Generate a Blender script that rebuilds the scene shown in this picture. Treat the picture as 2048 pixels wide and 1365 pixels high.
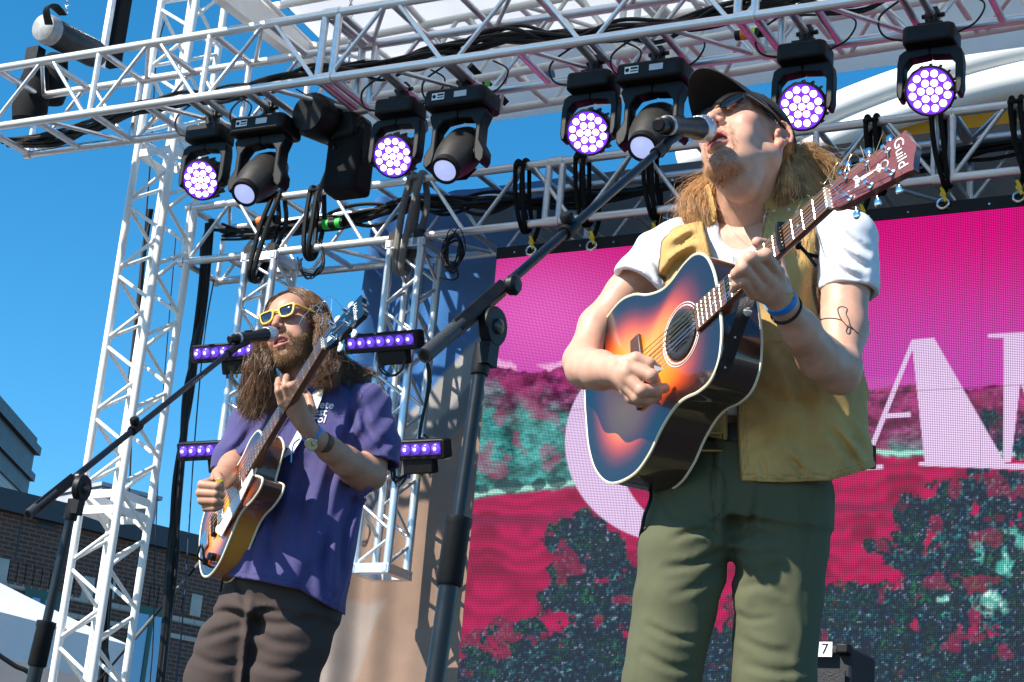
import bpy, math, random
import numpy as np
from mathutils import Matrix, Vector

# ---------------------------------------------------------------- camera, sky, sun, exposure
for o in list(bpy.data.objects):
    bpy.data.objects.remove(o)
scene = bpy.context.scene
COL = scene.collection
W, H, FOC = 2048.0, 1365.0, 3700.0            # photo size and focal length in its pixels
PITCH, ROLL, YAW = math.radians(17.5), math.radians(5.2), math.radians(-29.3)
c_, s_ = math.cos, math.sin
CAM = np.array([0.0, 0.0, 1.40])
FW = np.array([0, c_(PITCH), s_(PITCH)])
_R0 = np.array([1.0, 0, 0]); _U0 = np.array([0, -s_(PITCH), c_(PITCH)])
RT = _R0 * c_(ROLL) + _U0 * s_(ROLL)
UP = -_R0 * s_(ROLL) + _U0 * c_(ROLL)
cam_data = bpy.data.cameras.new('camera')
cam_data.sensor_width = 36.0
cam_data.lens = 36.0 * FOC / W
cam_data.clip_start = 0.05; cam_data.clip_end = 2000
cam = bpy.data.objects.new('camera', cam_data)
COL.objects.link(cam)
cam.matrix_world = Matrix(((RT[0], UP[0], -FW[0], CAM[0]), (RT[1], UP[1], -FW[1], CAM[1]),
                           (RT[2], UP[2], -FW[2], CAM[2]), (0, 0, 0, 1)))
scene.camera = cam

SUN_EL, SUN_AZ = math.radians(41), math.radians(-122)   # azimuth clockwise from +Y (the view direction)
sun_dir = np.array([s_(SUN_AZ) * c_(SUN_EL), c_(SUN_AZ) * c_(SUN_EL), s_(SUN_EL)])   # towards the sun
world = bpy.data.worlds.new('World'); scene.world = world; world.use_nodes = True
nt = world.node_tree; nt.nodes.clear()
sky = nt.nodes.new('ShaderNodeTexSky'); sky.sky_type = 'NISHITA'; sky.sun_disc = False
sky.sun_elevation = SUN_EL; sky.sun_rotation = SUN_AZ
sky.altitude = 1600; sky.air_density = 1.0; sky.dust_density = 0.3; sky.ozone_density = 4.0
hs = nt.nodes.new('ShaderNodeHueSaturation'); hs.inputs['Saturation'].default_value = 1.30; hs.inputs['Hue'].default_value = 0.487
bg = nt.nodes.new('ShaderNodeBackground'); bg.inputs['Strength'].default_value = 0.12
wo = nt.nodes.new('ShaderNodeOutputWorld')
nt.links.new(sky.outputs[0], hs.inputs['Color']); nt.links.new(hs.outputs[0], bg.inputs[0]); nt.links.new(bg.outputs[0], wo.inputs[0])
sun_data = bpy.data.lights.new('sun', 'SUN'); sun_data.energy = 5.0; sun_data.angle = math.radians(0.53)
sun_data.color = (1.0, 0.93, 0.82)
sun = bpy.data.objects.new('sun', sun_data); COL.objects.link(sun)
sun.rotation_euler = Vector(-sun_dir).to_track_quat('-Z', 'Y').to_euler()
sun.location = (-6, -6, 14)
scene.view_settings.view_transform = 'Standard'; scene.view_settings.look = 'None'
scene.view_settings.exposure = 0.85; scene.view_settings.gamma = 1.0
scene.view_settings.use_curve_mapping = False
scene.render.engine = 'CYCLES'
scene.cycles.max_bounces = 8; scene.cycles.diffuse_bounces = 3; scene.cycles.glossy_bounces = 4
scene.cycles.transparent_max_bounces = 12
scene.cycles.use_denoising = True

# ---------------------------------------------------------------- photo pixel -> place
SX = np.array([c_(YAW), s_(YAW), 0]); SY = np.array([-s_(YAW), c_(YAW), 0]); SZ = np.array([0, 0, 1.0])   # the stage's axes
def V(*a): return np.array(a, float)
def nrm(v): v = np.asarray(v, float); return v / (np.linalg.norm(v) + 1e-12)
def ray(x, y): return FW + RT * (x - W / 2) / FOC - UP * (y - H / 2) / FOC
def at(x, y, d): return CAM + ray(x, y) * d
def ws(a, b, z): return SX * a + SY * b + SZ * z
def onY(x, y, b):
    r = ray(x, y); return CAM + r * (b / (r @ SY))
def onZ(x, y, z):
    r = ray(x, y); return CAM + r * ((z - CAM[2]) / r[2])
def pix(p):
    q = np.asarray(p) - CAM; z = q @ FW
    return W / 2 + FOC * (q @ RT) / z, H / 2 - FOC * (q @ UP) / z
def pixn(P):
    q = P - CAM; z = q @ FW
    return W / 2 + FOC * (q @ RT) / z, H / 2 - FOC * (q @ UP) / z

# ---------------------------------------------------------------- materials
def srgb(r, g, b):
    f = lambda c: (c / 255 / 12.92) if c / 255 <= 0.04045 else ((c / 255 + 0.055) / 1.055) ** 2.4
    return (f(r), f(g), f(b))
MATS = {}
def mat(name, col=(.5, .5, .5), rough=.5, metal=0.0, var=0.0, vscale=20.0, bump=0.0, bscale=120.0, coat=0.0,
        emit=None, estr=0.0, attr=None, sheen=0.0, weave=0.0, wscale=900.0, sub=0.0, aniso=None, spec=None, trans=None, vdetail=4.0, crease=0.0, crscale=9.0):
    if name in MATS: return MATS[name]
    m = bpy.data.materials.new(name); m.use_nodes = True
    n = m.node_tree.nodes; l = m.node_tree.links
    b = n['Principled BSDF']
    b.inputs['Base Color'].default_value = (*col, 1); b.inputs['Roughness'].default_value = rough
    b.inputs['Metallic'].default_value = metal
    if coat: b.inputs['Coat Weight'].default_value = coat; b.inputs['Coat Roughness'].default_value = .03
    if sheen: b.inputs['Sheen Weight'].default_value = sheen; b.inputs['Sheen Roughness'].default_value = .4
    if spec is not None: b.inputs['Specular IOR Level'].default_value = spec
    if sub:
        b.inputs['Subsurface Weight'].default_value = sub
        b.inputs['Subsurface Radius'].default_value = (1.0, .35, .2); b.inputs['Subsurface Scale'].default_value = .006
    if emit: b.inputs['Emission Color'].default_value = (*emit, 1); b.inputs['Emission Strength'].default_value = estr
    tc = n.new('ShaderNodeTexCoord')
    csock = None
    if attr:
        a = n.new('ShaderNodeAttribute'); a.attribute_name = attr; csock = a.outputs['Color']
    if var:
        nz = n.new('ShaderNodeTexNoise'); nz.inputs['Scale'].default_value = vscale; nz.inputs['Detail'].default_value = vdetail
        if aniso:
            mp = n.new('ShaderNodeMapping'); mp.inputs['Scale'].default_value = aniso
            l.new(tc.outputs['Object'], mp.inputs[0]); l.new(mp.outputs[0], nz.inputs['Vector'])
        else: l.new(tc.outputs['Object'], nz.inputs['Vector'])
        mr = n.new('ShaderNodeMapRange'); mr.inputs[1].default_value = .3; mr.inputs[2].default_value = .7
        mr.inputs[3].default_value = 1 - var; mr.inputs[4].default_value = 1 + var * .6
        l.new(nz.outputs[0], mr.inputs[0])
        mx = n.new('ShaderNodeMix'); mx.data_type = 'RGBA'; mx.blend_type = 'MULTIPLY'; mx.inputs[0].default_value = 1
        if csock: l.new(csock, mx.inputs[6])
        else: mx.inputs[6].default_value = (*col, 1)
        l.new(mr.outputs[0], mx.inputs[7]); csock = mx.outputs[2]
        mr2 = n.new('ShaderNodeMapRange'); mr2.inputs[3].default_value = max(.03, rough - .12); mr2.inputs[4].default_value = min(1, rough + .12)
        l.new(nz.outputs[0], mr2.inputs[0])
        if not coat: l.new(mr2.outputs[0], b.inputs['Roughness'])
    if csock: l.new(csock, b.inputs['Base Color'])
    hsock = None
    if bump:
        nb = n.new('ShaderNodeTexNoise'); nb.inputs['Scale'].default_value = bscale; nb.inputs['Detail'].default_value = 5
        l.new(tc.outputs['Object'], nb.inputs['Vector'])
        bp = n.new('ShaderNodeBump'); bp.inputs['Strength'].default_value = bump; bp.inputs['Distance'].default_value = .004
        l.new(nb.outputs[0], bp.inputs['Height']); hsock = bp.outputs[0]
    if crease:
        cn = n.new('ShaderNodeTexNoise'); cn.noise_type = 'RIDGED_MULTIFRACTAL'; cn.inputs['Scale'].default_value = crscale; cn.inputs['Detail'].default_value = 3.5; cn.inputs['Distortion'].default_value = .8
        cm = n.new('ShaderNodeMapping'); cm.inputs['Scale'].default_value = (1, 1, .75); cm.inputs['Rotation'].default_value = (.5, .3, .4)
        l.new(tc.outputs['Object'], cm.inputs[0]); l.new(cm.outputs[0], cn.inputs['Vector'])
        b3 = n.new('ShaderNodeBump'); b3.inputs['Strength'].default_value = crease; b3.inputs['Distance'].default_value = .035; b3.invert = True
        l.new(cn.outputs[0], b3.inputs['Height'])
        if hsock: l.new(hsock, b3.inputs['Normal'])
        hsock = b3.outputs[0]
    if weave:
        wv = n.new('ShaderNodeTexVoronoi'); wv.inputs['Scale'].default_value = wscale
        l.new(tc.outputs['Object'], wv.inputs['Vector'])
        b2 = n.new('ShaderNodeBump'); b2.inputs['Strength'].default_value = weave; b2.inputs['Distance'].default_value = .001
        l.new(wv.outputs[0], b2.inputs['Height'])
        if hsock: l.new(hsock, b2.inputs['Normal'])
        hsock = b2.outputs[0]
    if hsock: l.new(hsock, b.inputs['Normal'])
    if trans:
        out = n['Material Output']; tr = n.new('ShaderNodeBsdfTranslucent'); tr.inputs[0].default_value = (*col, 1)
        ms = n.new('ShaderNodeMixShader'); ms.inputs[0].default_value = trans
        l.new(b.outputs[0], ms.inputs[1]); l.new(tr.outputs[0], ms.inputs[2]); l.new(ms.outputs[0], out.inputs[0])
    MATS[name] = m
    return m

# ---------------------------------------------------------------- mesh helpers
def frame_z(d, hint=(0, 0, 1)):
    """3x3 with columns x, y, z and z along d"""
    z = nrm(d); h = np.asarray(hint, float)
    if abs(h @ z) > .98: h = np.array([1.0, 0, 0])
    x = nrm(np.cross(h, z)); y = np.cross(z, x)
    return np.stack([x, y, z], 1)

class MB:
    def __init__(s): s.v = []; s.f = []; s.n = 0; s.c = []
    def add(s, verts, faces, col=None):
        verts = np.asarray(verts, float).reshape(-1, 3)
        s.v.append(verts); s.f += [tuple(i + s.n for i in f) for f in faces]; s.n += len(verts)
        s.c.append(np.tile(np.array(col if col is not None else (1, 1, 1), float), (len(verts), 1)) if (col is None or np.ndim(col) == 1) else np.asarray(col, float))
        return s
    def box(s, c, size, R=None, col=None, taper=1.0):
        x, y, z = np.asarray(size, float) / 2
        v = np.array([[-x, -y, -z], [x, -y, -z], [x, y, -z], [-x, y, -z], [-x * taper, -y * taper, z], [x * taper, -y * taper, z], [x * taper, y * taper, z], [-x * taper, y * taper, z]])
        if R is not None: v = v @ np.asarray(R).T
        return s.add(v + np.asarray(c), [(3, 2, 1, 0), (4, 5, 6, 7), (0, 1, 5, 4), (1, 2, 6, 5), (2, 3, 7, 6), (3, 0, 4, 7)], col)
    def tube(s, pts, r, n=8, caps=True, col=None, closed=False, flat=None):
        pts = np.asarray(pts, float); m = len(pts)
        r = np.full(m, r, float) if np.ndim(r) == 0 else np.asarray(r, float)
        t = np.gradient(pts, axis=0) if not closed else (np.roll(pts, -1, 0) - np.roll(pts, 1, 0))
        t /= np.linalg.norm(t, axis=1)[:, None] + 1e-12
        R = frame_z(t[0]); x = R[:, 0]
        a = np.arange(n) * 2 * np.pi / n; vs = []
        for i in range(m):
            x = nrm(x - t[i] * (x @ t[i])); y = np.cross(t[i], x)
            fl = 1.0 if flat is None else flat
            vs.append(pts[i] + r[i] * (np.cos(a)[:, None] * x + fl * np.sin(a)[:, None] * y))
        fs = []
        for i in range(m if closed else m - 1):
            k = (i + 1) % m
            for j in range(n):
                j2 = (j + 1) % n
                fs.append((i * n + j, i * n + j2, k * n + j2, k * n + j))
        if caps and not closed:
            fs.append(tuple(range(n))[::-1]); fs.append(tuple((m - 1) * n + j for j in range(n)))
        return s.add(np.concatenate(vs), fs, col)
    def cyl(s, p0, p1, r0, r1=None, n=12, col=None):
        return s.tube([p0, p1], [r0, r0 if r1 is None else r1], n, col=col)
    def lathe(s, prof, o=(0, 0, 0), R=None, n=24, col=None, sx=1.0, sy=1.0):
        """prof: (radius, height) pairs along local z"""
        R = np.eye(3) if R is None else np.asarray(R)
        a = np.arange(n) * 2 * np.pi / n; vs = []; fs = []
        for r, z in prof:
            vs.append(np.stack([r * sx * np.cos(a), r * sy * np.sin(a), np.full(n, z)], 1))
        for i in range(len(prof) - 1):
            for j in range(n):
                j2 = (j + 1) % n
                fs.append((i * n + j, i * n + j2, (i + 1) * n + j2, (i + 1) * n + j))
        fs.append(tuple(range(n))[::-1]); fs.append(tuple((len(prof) - 1) * n + j for j in range(n)))
        return s.add(np.concatenate(vs) @ R.T + np.asarray(o), fs, col)
    def prism(s, poly, z0, z1, o=(0, 0, 0), R=None, col=None):
        """extrude a 2-D outline (counter-clockwise) between two heights of a local frame"""
        R = np.eye(3) if R is None else np.asarray(R)
        p = np.asarray(poly, float); m = len(p)
        v = np.concatenate([np.c_[p, np.full(m, z0)], np.c_[p, np.full(m, z1)]])
        fs = [tuple(range(m))[::-1], tuple(range(m, 2 * m))] + [(i, (i + 1) % m, m + (i + 1) % m, m + i) for i in range(m)]
        return s.add(v @ R.T + np.asarray(o), fs, col)
    def grid(s, P, col=None, flip=False):
        P = np.asarray(P, float); a, b = P.shape[:2]
        fs = []
        for i in range(a - 1):
            for j in range(b - 1):
                q = (i * b + j, i * b + j + 1, (i + 1) * b + j + 1, (i + 1) * b + j)
                fs.append(q[::-1] if flip else q)
        return s.add(P.reshape(-1, 3), fs, None if col is None else np.asarray(col).reshape(-1, 3))
    def xf(s, R, o):
        s.v = [v @ np.asarray(R).T + np.asarray(o) for v in s.v]; return s

ROOTM = {}
STAGE_Z = 1.345
def mesh_from(name, V_, F_, colors=None, sharp=40, smooth=True, flip=False):
    me = bpy.data.meshes.new(name)
    me.from_pydata([tuple(v) for v in V_], [], F_)
    if smooth:
        me.polygons.foreach_set('use_smooth', [True] * len(me.polygons))
        if sharp: me.set_sharp_from_angle(angle=math.radians(sharp))
    if colors is not None:
        ca = me.color_attributes.new('Col', 'FLOAT_COLOR', 'POINT')
        ca.data.foreach_set('color', np.c_[colors, np.ones(len(colors))].astype(np.float32).ravel())
    me.update()
    return me
def thing(name, label, cat, loc=(0, 0, 0), R=None, group=None, kind=None):
    o = bpy.data.objects.new(name, None); COL.objects.link(o); o.empty_display_size = .1
    M = Matrix.Identity(4)
    R = np.eye(3) if R is None else np.asarray(R)
    for i in range(3):
        for j in range(3): M[i][j] = float(R[i, j])
        M[i][3] = float(loc[i])
    o.matrix_world = M; ROOTM[o.name] = (R, np.asarray(loc, float))
    o['label'] = label; o['category'] = cat
    if group: o['group'] = group
    return o
def part(name, mb, m, parent=None, local=False, color=False, sharp=40, label=None, smooth=True, bevel=0, kind=None):
    """one mesh object; world coordinates unless local. With a parent it is a part of that thing."""
    if isinstance(mb, MB):
        Vt = np.concatenate(mb.v); Ft = mb.f; Ct = np.concatenate(mb.c) if color else None
    else:
        Vt, Ft = mb[0], mb[1]; Ct = mb[2] if len(mb) > 2 else None
    if parent is not None and not local:
        R, o = ROOTM[parent.name]; Vt = (Vt - o) @ R
    me = mesh_from(name, Vt, Ft, Ct, sharp, smooth); me.materials.append(m)
    ob = bpy.data.objects.new(name, me); COL.objects.link(ob)
    if parent is not None:
        ob.parent = parent; ROOTM[ob.name] = ROOTM[parent.name]
    if label: ob['label'] = label
    if kind: ob['kind'] = kind
    if bevel:
        bv = ob.modifiers.new('bevel', 'BEVEL'); bv.width = bevel; bv.segments = 2; bv.limit_method = 'ANGLE'; bv.angle_limit = math.radians(35)
    return ob
def tag(o, label, cat, group=None):
    o['label'] = label; o['category'] = cat
    if group: o['group'] = group
    return o
def struct(name, mb, m, **k):
    o = part(name, mb, m, **k); o['kind'] = 'structure'; return o
def inst(name, me, parent, M=None):
    """a part that shares mesh data with its look-alikes"""
    o = bpy.data.objects.new(name, me); COL.objects.link(o); o.parent = parent
    if M is not None: o.matrix_local = M
    ROOTM[o.name] = ROOTM[parent.name]
    return o
def mat4(R, o):
    M = Matrix.Identity(4)
    for i in range(3):
        for j in range(3): M[i][j] = float(R[i][j])
        M[i][3] = float(o[i])
    return M
def copy_tree(o, parent=None):
    q = o.copy(); COL.objects.link(q); q.parent = parent
    if o.name in ROOTM: ROOTM[q.name] = ROOTM[o.name]
    for ch in list(o.children): copy_tree(ch, q)
    return q
def catmull(pts, n=8, closed=False):
    p = np.asarray(pts, float); m = len(p); out = []
    for i in range(m if closed else m - 1):
        if closed: a, b, c, d = p[(i - 1) % m], p[i], p[(i + 1) % m], p[(i + 2) % m]
        else: a, b, c, d = p[max(i - 1, 0)], p[i], p[i + 1], p[min(i + 2, m - 1)]
        for t in np.arange(n) / n:
            out.append(.5 * ((2 * b) + (-a + c) * t + (2 * a - 5 * b + 4 * c - d) * t * t + (-a + 3 * b - 3 * c + d) * t ** 3))
    if not closed: out.append(p[-1])
    return np.array(out)
def sstep(a, b, x): t = np.clip((x - a) / (b - a + 1e-12), 0, 1); return t * t * (3 - 2 * t)
def text_mesh(name, body, size, m, o, R, parent=None, extrude=.0006, font_shear=0.0, align='CENTER', world=True):
    cu = bpy.data.curves.new(name, 'FONT'); cu.body = body; cu.size = size; cu.extrude = extrude; cu.shear = font_shear
    cu.align_x = align; cu.align_y = 'CENTER'; cu.resolution_u = 3
    ob = bpy.data.objects.new(name, cu); COL.objects.link(ob)
    dg = bpy.context.evaluated_depsgraph_get(); me = bpy.data.meshes.new_from_object(ob.evaluated_get(dg))
    bpy.data.objects.remove(ob); bpy.data.curves.remove(cu)
    v = np.empty(len(me.vertices) * 3); me.vertices.foreach_get('co', v); v = v.reshape(-1, 3) @ np.asarray(R).T + np.asarray(o)
    fs = [tuple(p.vertices) for p in me.polygons]; bpy.data.meshes.remove(me)
    return part(name, (v, fs), m, parent, sharp=30)

# value noise, vectorised
def _hash(ix, iy, iz, seed):
    h = (ix * 374761393 + iy * 668265263 + iz * 2147483647 + seed * 974711) & 0xffffffff
    h = ((h ^ (h >> 13)) * 1274126177) & 0xffffffff
    return ((h ^ (h >> 16)) & 0xffff) / 65535.0
def vnoise(P, seed=0):
    P = np.asarray(P, float); i = np.floor(P).astype(np.int64); f = P - i; f = f * f * (3 - 2 * f)
    r = 0
    for dx in (0, 1):
        for dy in (0, 1):
            for dz in (0, 1):
                w = (f[..., 0] if dx else 1 - f[..., 0]) * (f[..., 1] if dy else 1 - f[..., 1]) * (f[..., 2] if dz else 1 - f[..., 2])
                r = r + w * _hash(i[..., 0] + dx, i[..., 1] + dy, i[..., 2] + dz, seed)
    return r * 2 - 1
def fbm(P, oct=3, seed=0):
    P = np.asarray(P, float); a = 1.0; r = 0
    for k in range(oct): r = r + a * vnoise(P * 2 ** k, seed + k); a *= .5
    return r

# ---------------------------------------------------------------- distance fields -> one continuous surface
class Field:
    """signed distances on a grid, joined smoothly, meshed with surface nets"""
    def __init__(s, lo, hi, h):
        s.lo = np.asarray(lo, float); s.h = h
        s.n = np.ceil((np.asarray(hi) - s.lo) / h).astype(int) + 1
        s.d = np.full(s.n, .5, np.float32)
    def _sub(s, lo, hi):
        a = np.clip(np.floor((lo - s.lo) / s.h).astype(int), 0, s.n); b = np.clip(np.ceil((hi - s.lo) / s.h).astype(int) + 1, 0, s.n)
        if np.any(b <= a): return None, None
        sl = tuple(slice(a[i], b[i]) for i in range(3))
        ax = [s.lo[i] + np.arange(a[i], b[i]) * s.h for i in range(3)]
        return sl, np.stack(np.meshgrid(*ax, indexing='ij'), -1)
    def op(s, fn, lo, hi, k=.01, mode='add'):
        m = k + 3 * s.h
        sl, P = s._sub(np.asarray(lo) - m, np.asarray(hi) + m)
        if sl is None: return s
        e = fn(P).astype(np.float32); d = s.d[sl]
        if mode == 'add':
            q = np.clip(.5 + .5 * (d - e) / k, 0, 1); s.d[sl] = d * (1 - q) + e * q - k * q * (1 - q)
        elif mode == 'cut':
            e = -e; q = np.clip(.5 - .5 * (d - e) / k, 0, 1); s.d[sl] = d * (1 - q) + e * q + k * q * (1 - q)
        elif mode == 'and':
            q = np.clip(.5 - .5 * (d - e) / k, 0, 1); s.d[sl] = d * (1 - q) + e * q + k * q * (1 - q)
        return s
    def cone(s, a, b, ra, rb, k=.01, mode='add', flat=None):
        """round cone from a to b; flat=(axis, factor) squeezes the section along a direction"""
        a = np.asarray(a, float); b = np.asarray(b, float); rm = max(ra, rb)
        def fn(P):
            ba = b - a; l2 = ba @ ba; pa = P - a
            if flat is not None:
                ax = nrm(np.asarray(flat[0], float)); pa = pa + (pa @ ax)[..., None] * ax * (1 / flat[1] - 1)
            h = np.clip(pa @ ba / (l2 + 1e-12), 0, 1)
            d = np.linalg.norm(pa - h[..., None] * ba, axis=-1) - (ra + (rb - ra) * h)
            return d * (flat[1] if flat is not None else 1)
        return s.op(fn, np.minimum(a, b) - rm, np.maximum(a, b) + rm, k, mode)
    def chain(s, pts, rs, k=.01, mode='add', flat=None):
        for i in range(len(pts) - 1): s.cone(pts[i], pts[i + 1], rs[i], rs[i + 1], k, mode, flat)
        return s
    def ball(s, c, r, k=.01, mode='add'): return s.cone(c, np.asarray(c) + 1e-5, r, r, k, mode)
    def ell(s, c, r, R=None, k=.01, mode='add'):
        c = np.asarray(c, float); r = np.asarray(r, float); R = np.eye(3) if R is None else np.asarray(R)
        def fn(P):
            q = (P - c) @ R; k0 = np.linalg.norm(q / r, axis=-1); k1 = np.linalg.norm(q / (r * r), axis=-1) + 1e-9
            return k0 * (k0 - 1) / k1
        ex = np.sqrt(((R * r) ** 2).sum(1))
        return s.op(fn, c - ex, c + ex, k, mode)
    def rbox(s, c, hs, R=None, r=.005, k=.01, mode='add'):
        c = np.asarray(c, float); hs = np.asarray(hs, float); R = np.eye(3) if R is None else np.asarray(R)
        def fn(P):
            q = np.abs((P - c) @ R) - (hs - r)
            return np.linalg.norm(np.maximum(q, 0), axis=-1) + np.minimum(q.max(-1), 0) - r
        ex = np.abs(R) @ hs
        return s.op(fn, c - ex, c + ex, k, mode)
    def half(s, p, n, k=.004):
        """keep only the side the normal points away from"""
        p = np.asarray(p, float); n = nrm(n)
        lo = s.lo; hi = s.lo + s.n * s.h
        return s.op(lambda P: (P - p) @ n, lo, hi, k, 'and')
    def warp(s, fn):
        ax = [s.lo[i] + np.arange(s.n[i]) * s.h for i in range(3)]
        P = np.stack(np.meshgrid(*ax, indexing='ij'), -1)
        near = np.abs(s.d) < .03
        s.d[near] += fn(P[near]).astype(np.float32)
        return s
    def mesh(s, smooth=1):
        d = s.d; d = np.pad(d, 1, constant_values=.5); lo = s.lo - s.h
        ins = d < 0
        cnt = np.zeros(np.array(d.shape) - 1, np.int8)
        for dx in (0, 1):
            for dy in (0, 1):
                for dz in (0, 1):
                    cnt += ins[dx:d.shape[0] - 1 + dx, dy:d.shape[1] - 1 + dy, dz:d.shape[2] - 1 + dz]
        act = np.argwhere((cnt > 0) & (cnt < 8))
        if not len(act): return np.zeros((0, 3)), []
        idx = np.full(cnt.shape, -1, np.int64); idx[tuple(act.T)] = np.arange(len(act))
        acc = np.zeros((len(act), 3)); num = np.zeros(len(act))
        cs = [(0, 0, 0), (1, 0, 0), (0, 1, 0), (1, 1, 0), (0, 0, 1), (1, 0, 1), (0, 1, 1), (1, 1, 1)]
        for i in range(8):
            for ax in range(3):
                a = np.array(cs[i])
                if a[ax]: continue
                b = a.copy(); b[ax] = 1
                da = d[tuple((act + a).T)]; db = d[tuple((act + b).T)]
                m = (da < 0) != (db < 0)
                t = da[m] / (da[m] - db[m])
                acc[m] += a + np.outer(t, b - a); num[m] += 1
        Vt = (act + acc / num[:, None]) * s.h + lo
        F = []
        for ax in range(3):
            u, v = (ax + 1) % 3, (ax + 2) % 3
            sl0 = [slice(1, -1)] * 3; sl0[ax] = slice(0, -1); sl1 = list(sl0); sl1[ax] = slice(1, None)
            A = ins[tuple(sl0)]; B = ins[tuple(sl1)]
            e = np.argwhere(A != B); 
            if not len(e): continue
            flip = A[tuple(e.T)]
            off = np.ones(3, int); off[ax] = 0
            e = e + off
            du = np.zeros(3, int); du[u] = 1; dv = np.zeros(3, int); dv[v] = 1
            q = np.stack([idx[tuple((e - du - dv).T)], idx[tuple((e - dv).T)], idx[tuple(e.T)], idx[tuple((e - du).T)]], 1)
            q[~flip] = q[~flip][:, ::-1]
            F.append(q)
        F = np.concatenate(F); F = F[(F >= 0).all(1)]
        for _ in range(smooth):
            acc = np.zeros_like(Vt); num = np.zeros(len(Vt))
            for a, b in ((0, 1), (1, 2), (2, 3), (3, 0)):
                np.add.at(acc, F[:, a], Vt[F[:, b]]); np.add.at(num, F[:, a], 1)
                np.add.at(acc, F[:, b], Vt[F[:, a]]); np.add.at(num, F[:, b], 1)
            Vt = .4 * Vt + .6 * acc / np.maximum(num, 1)[:, None]
        return Vt, F
def vnormals(Vt, F):
    F = np.asarray(F); n = np.cross(Vt[F[:, 2]] - Vt[F[:, 0]], Vt[F[:, 3]] - Vt[F[:, 1]])
    N = np.zeros_like(Vt)
    for i in range(4): np.add.at(N, F[:, i], n)
    return N / (np.linalg.norm(N, axis=1)[:, None] + 1e-12)
def smesh(Vt, F, col=None):
    return (Vt, [tuple(int(x) for x in f) for f in F]) if col is None else (Vt, [tuple(int(x) for x in f) for f in F], col)
# ---------------------------------------------------------------- the setting
M_alu = mat('aluminium', (.74, .74, .75), .34, .75, var=.14, vscale=9, bump=.05, bscale=60)
M_white = mat('white_painted_steel', (.80, .79, .76), .45, 0, var=.10, vscale=7, bump=.05)
M_black = mat('black_plastic', (.006, .006, .007), .48, 0, spec=.25, var=.25, vscale=30, bump=.05, bscale=300)
M_blackm = mat('black_metal', (.006, .006, .007), .40, .1, spec=.35, var=.3, vscale=40, bump=.04, bscale=200)
M_cable = mat('black_rubber_cable', (.006, .006, .0065), .5, 0, spec=.3)
M_greycable = mat('grey_sling', (.16, .155, .15), .85, 0, var=.2, vscale=60, weave=.4, wscale=700)
M_steel = mat('bright_steel', (.7, .7, .7), .22, 1.0, var=.1, vscale=30)

g = MB().box((0, 0, -.5), (1200, 1200, 1.0))
struct('ground', g, mat('asphalt', (.055, .054, .052), .9, var=.3, vscale=2, bump=.4, bscale=60))

def sbox(mb, x0, x1, y0, y1, z0, z1): return mb.box(ws((x0 + x1) / 2, (y0 + y1) / 2, (z0 + z1) / 2), (x1 - x0, y1 - y0, z1 - z0), np.stack([SX, SY, SZ], 1))
deck = thing('stage_deck', 'black plywood stage deck on steel legs under the two musicians', 'stage', ws(-3, 6, 0))
deck['kind'] = 'structure'
part('deck_top', sbox(MB(), -9.4, 4.5, 2.1, 11.0, STAGE_Z - .06, STAGE_Z), mat('stage_floor', (.03, .03, .032), .6, var=.3, vscale=3, bump=.1), deck)
part('skirt', sbox(MB(), -9.4, 4.5, 2.2, 2.22, .003, STAGE_Z - .062), mat('black_cloth', (.012, .012, .012), .95, var=.2), deck)
for a in np.linspace(-9.2, 4.3, 6):
    for b in (2.4, 5.0, 8.0, 10.8):
        part('leg', MB().cyl(ws(a, b, 0), ws(a, b, STAGE_Z - .061), .03, n=8), M_alu, deck)

# ---- brick hotel beyond the stage, its parapet falling away to the right
pB = at(0, 978, 30.0); qB = onZ(430, 1082, pB[2])
BX = nrm((qB - pB) * V(1, 1, 0)); BY = V(-BX[1], BX[0], 0)
if BY @ V(0, 1, 0) < 0: BY = -BY
RB = np.stack([BX, BY, SZ], 1)
def bl(x, y, z): return pB * V(1, 1, 0) + BX * x + BY * y + SZ * z
ZT = pB[2]
def brick_mat(name, c1, c2, mortar, scale=1.0):
    m = bpy.data.materials.new(name); m.use_nodes = True; n = m.node_tree.nodes; l = m.node_tree.links; b = n['Principled BSDF']
    tc = n.new('ShaderNodeTexCoord'); sp = n.new('ShaderNodeSeparateXYZ'); cb = n.new('ShaderNodeCombineXYZ'); ad = n.new('ShaderNodeMath')
    l.new(tc.outputs['Object'], sp.inputs[0]); l.new(sp.outputs[0], ad.inputs[0]); l.new(sp.outputs[1], ad.inputs[1])
    l.new(ad.outputs[0], cb.inputs[0]); l.new(sp.outputs[2], cb.inputs[1])
    br = n.new('ShaderNodeTexBrick'); br.inputs['Scale'].default_value = 1.0
    br.inputs['Brick Width'].default_value = .30 * scale; br.inputs['Row Height'].default_value = .10 * scale; br.inputs['Mortar Size'].default_value = .010
    br.inputs['Color1'].default_value = (*c1, 1); br.inputs['Color2'].default_value = (*c2, 1); br.inputs['Mortar'].default_value = (*mortar, 1)
    l.new(cb.outputs[0], br.inputs['Vector']); l.new(br.outputs[0], b.inputs['Base Color'])
    bp = n.new('ShaderNodeBump'); bp.inputs['Strength'].default_value = .6; bp.inputs['Distance'].default_value = .01; bp.invert = True
    l.new(br.outputs['Fac'], bp.inputs['Height']); l.new(bp.outputs[0], b.inputs['Normal']); b.inputs['Roughness'].default_value = .9
    return m
M_brick = brick_mat('red_brown_brick', (.14, .062, .045), (.09, .045, .036), (.20, .14, .11), .72)
M_stone = mat('pale_stone', (.50, .47, .42), .85, var=.15, vscale=4, bump=.2)
M_brickband = brick_mat('cream_brick', (.50, .45, .38), (.42, .38, .32), (.30, .27, .24))
M_teal = mat('green_window_paint', (.015, .10, .085), .4, var=.1)
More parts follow.
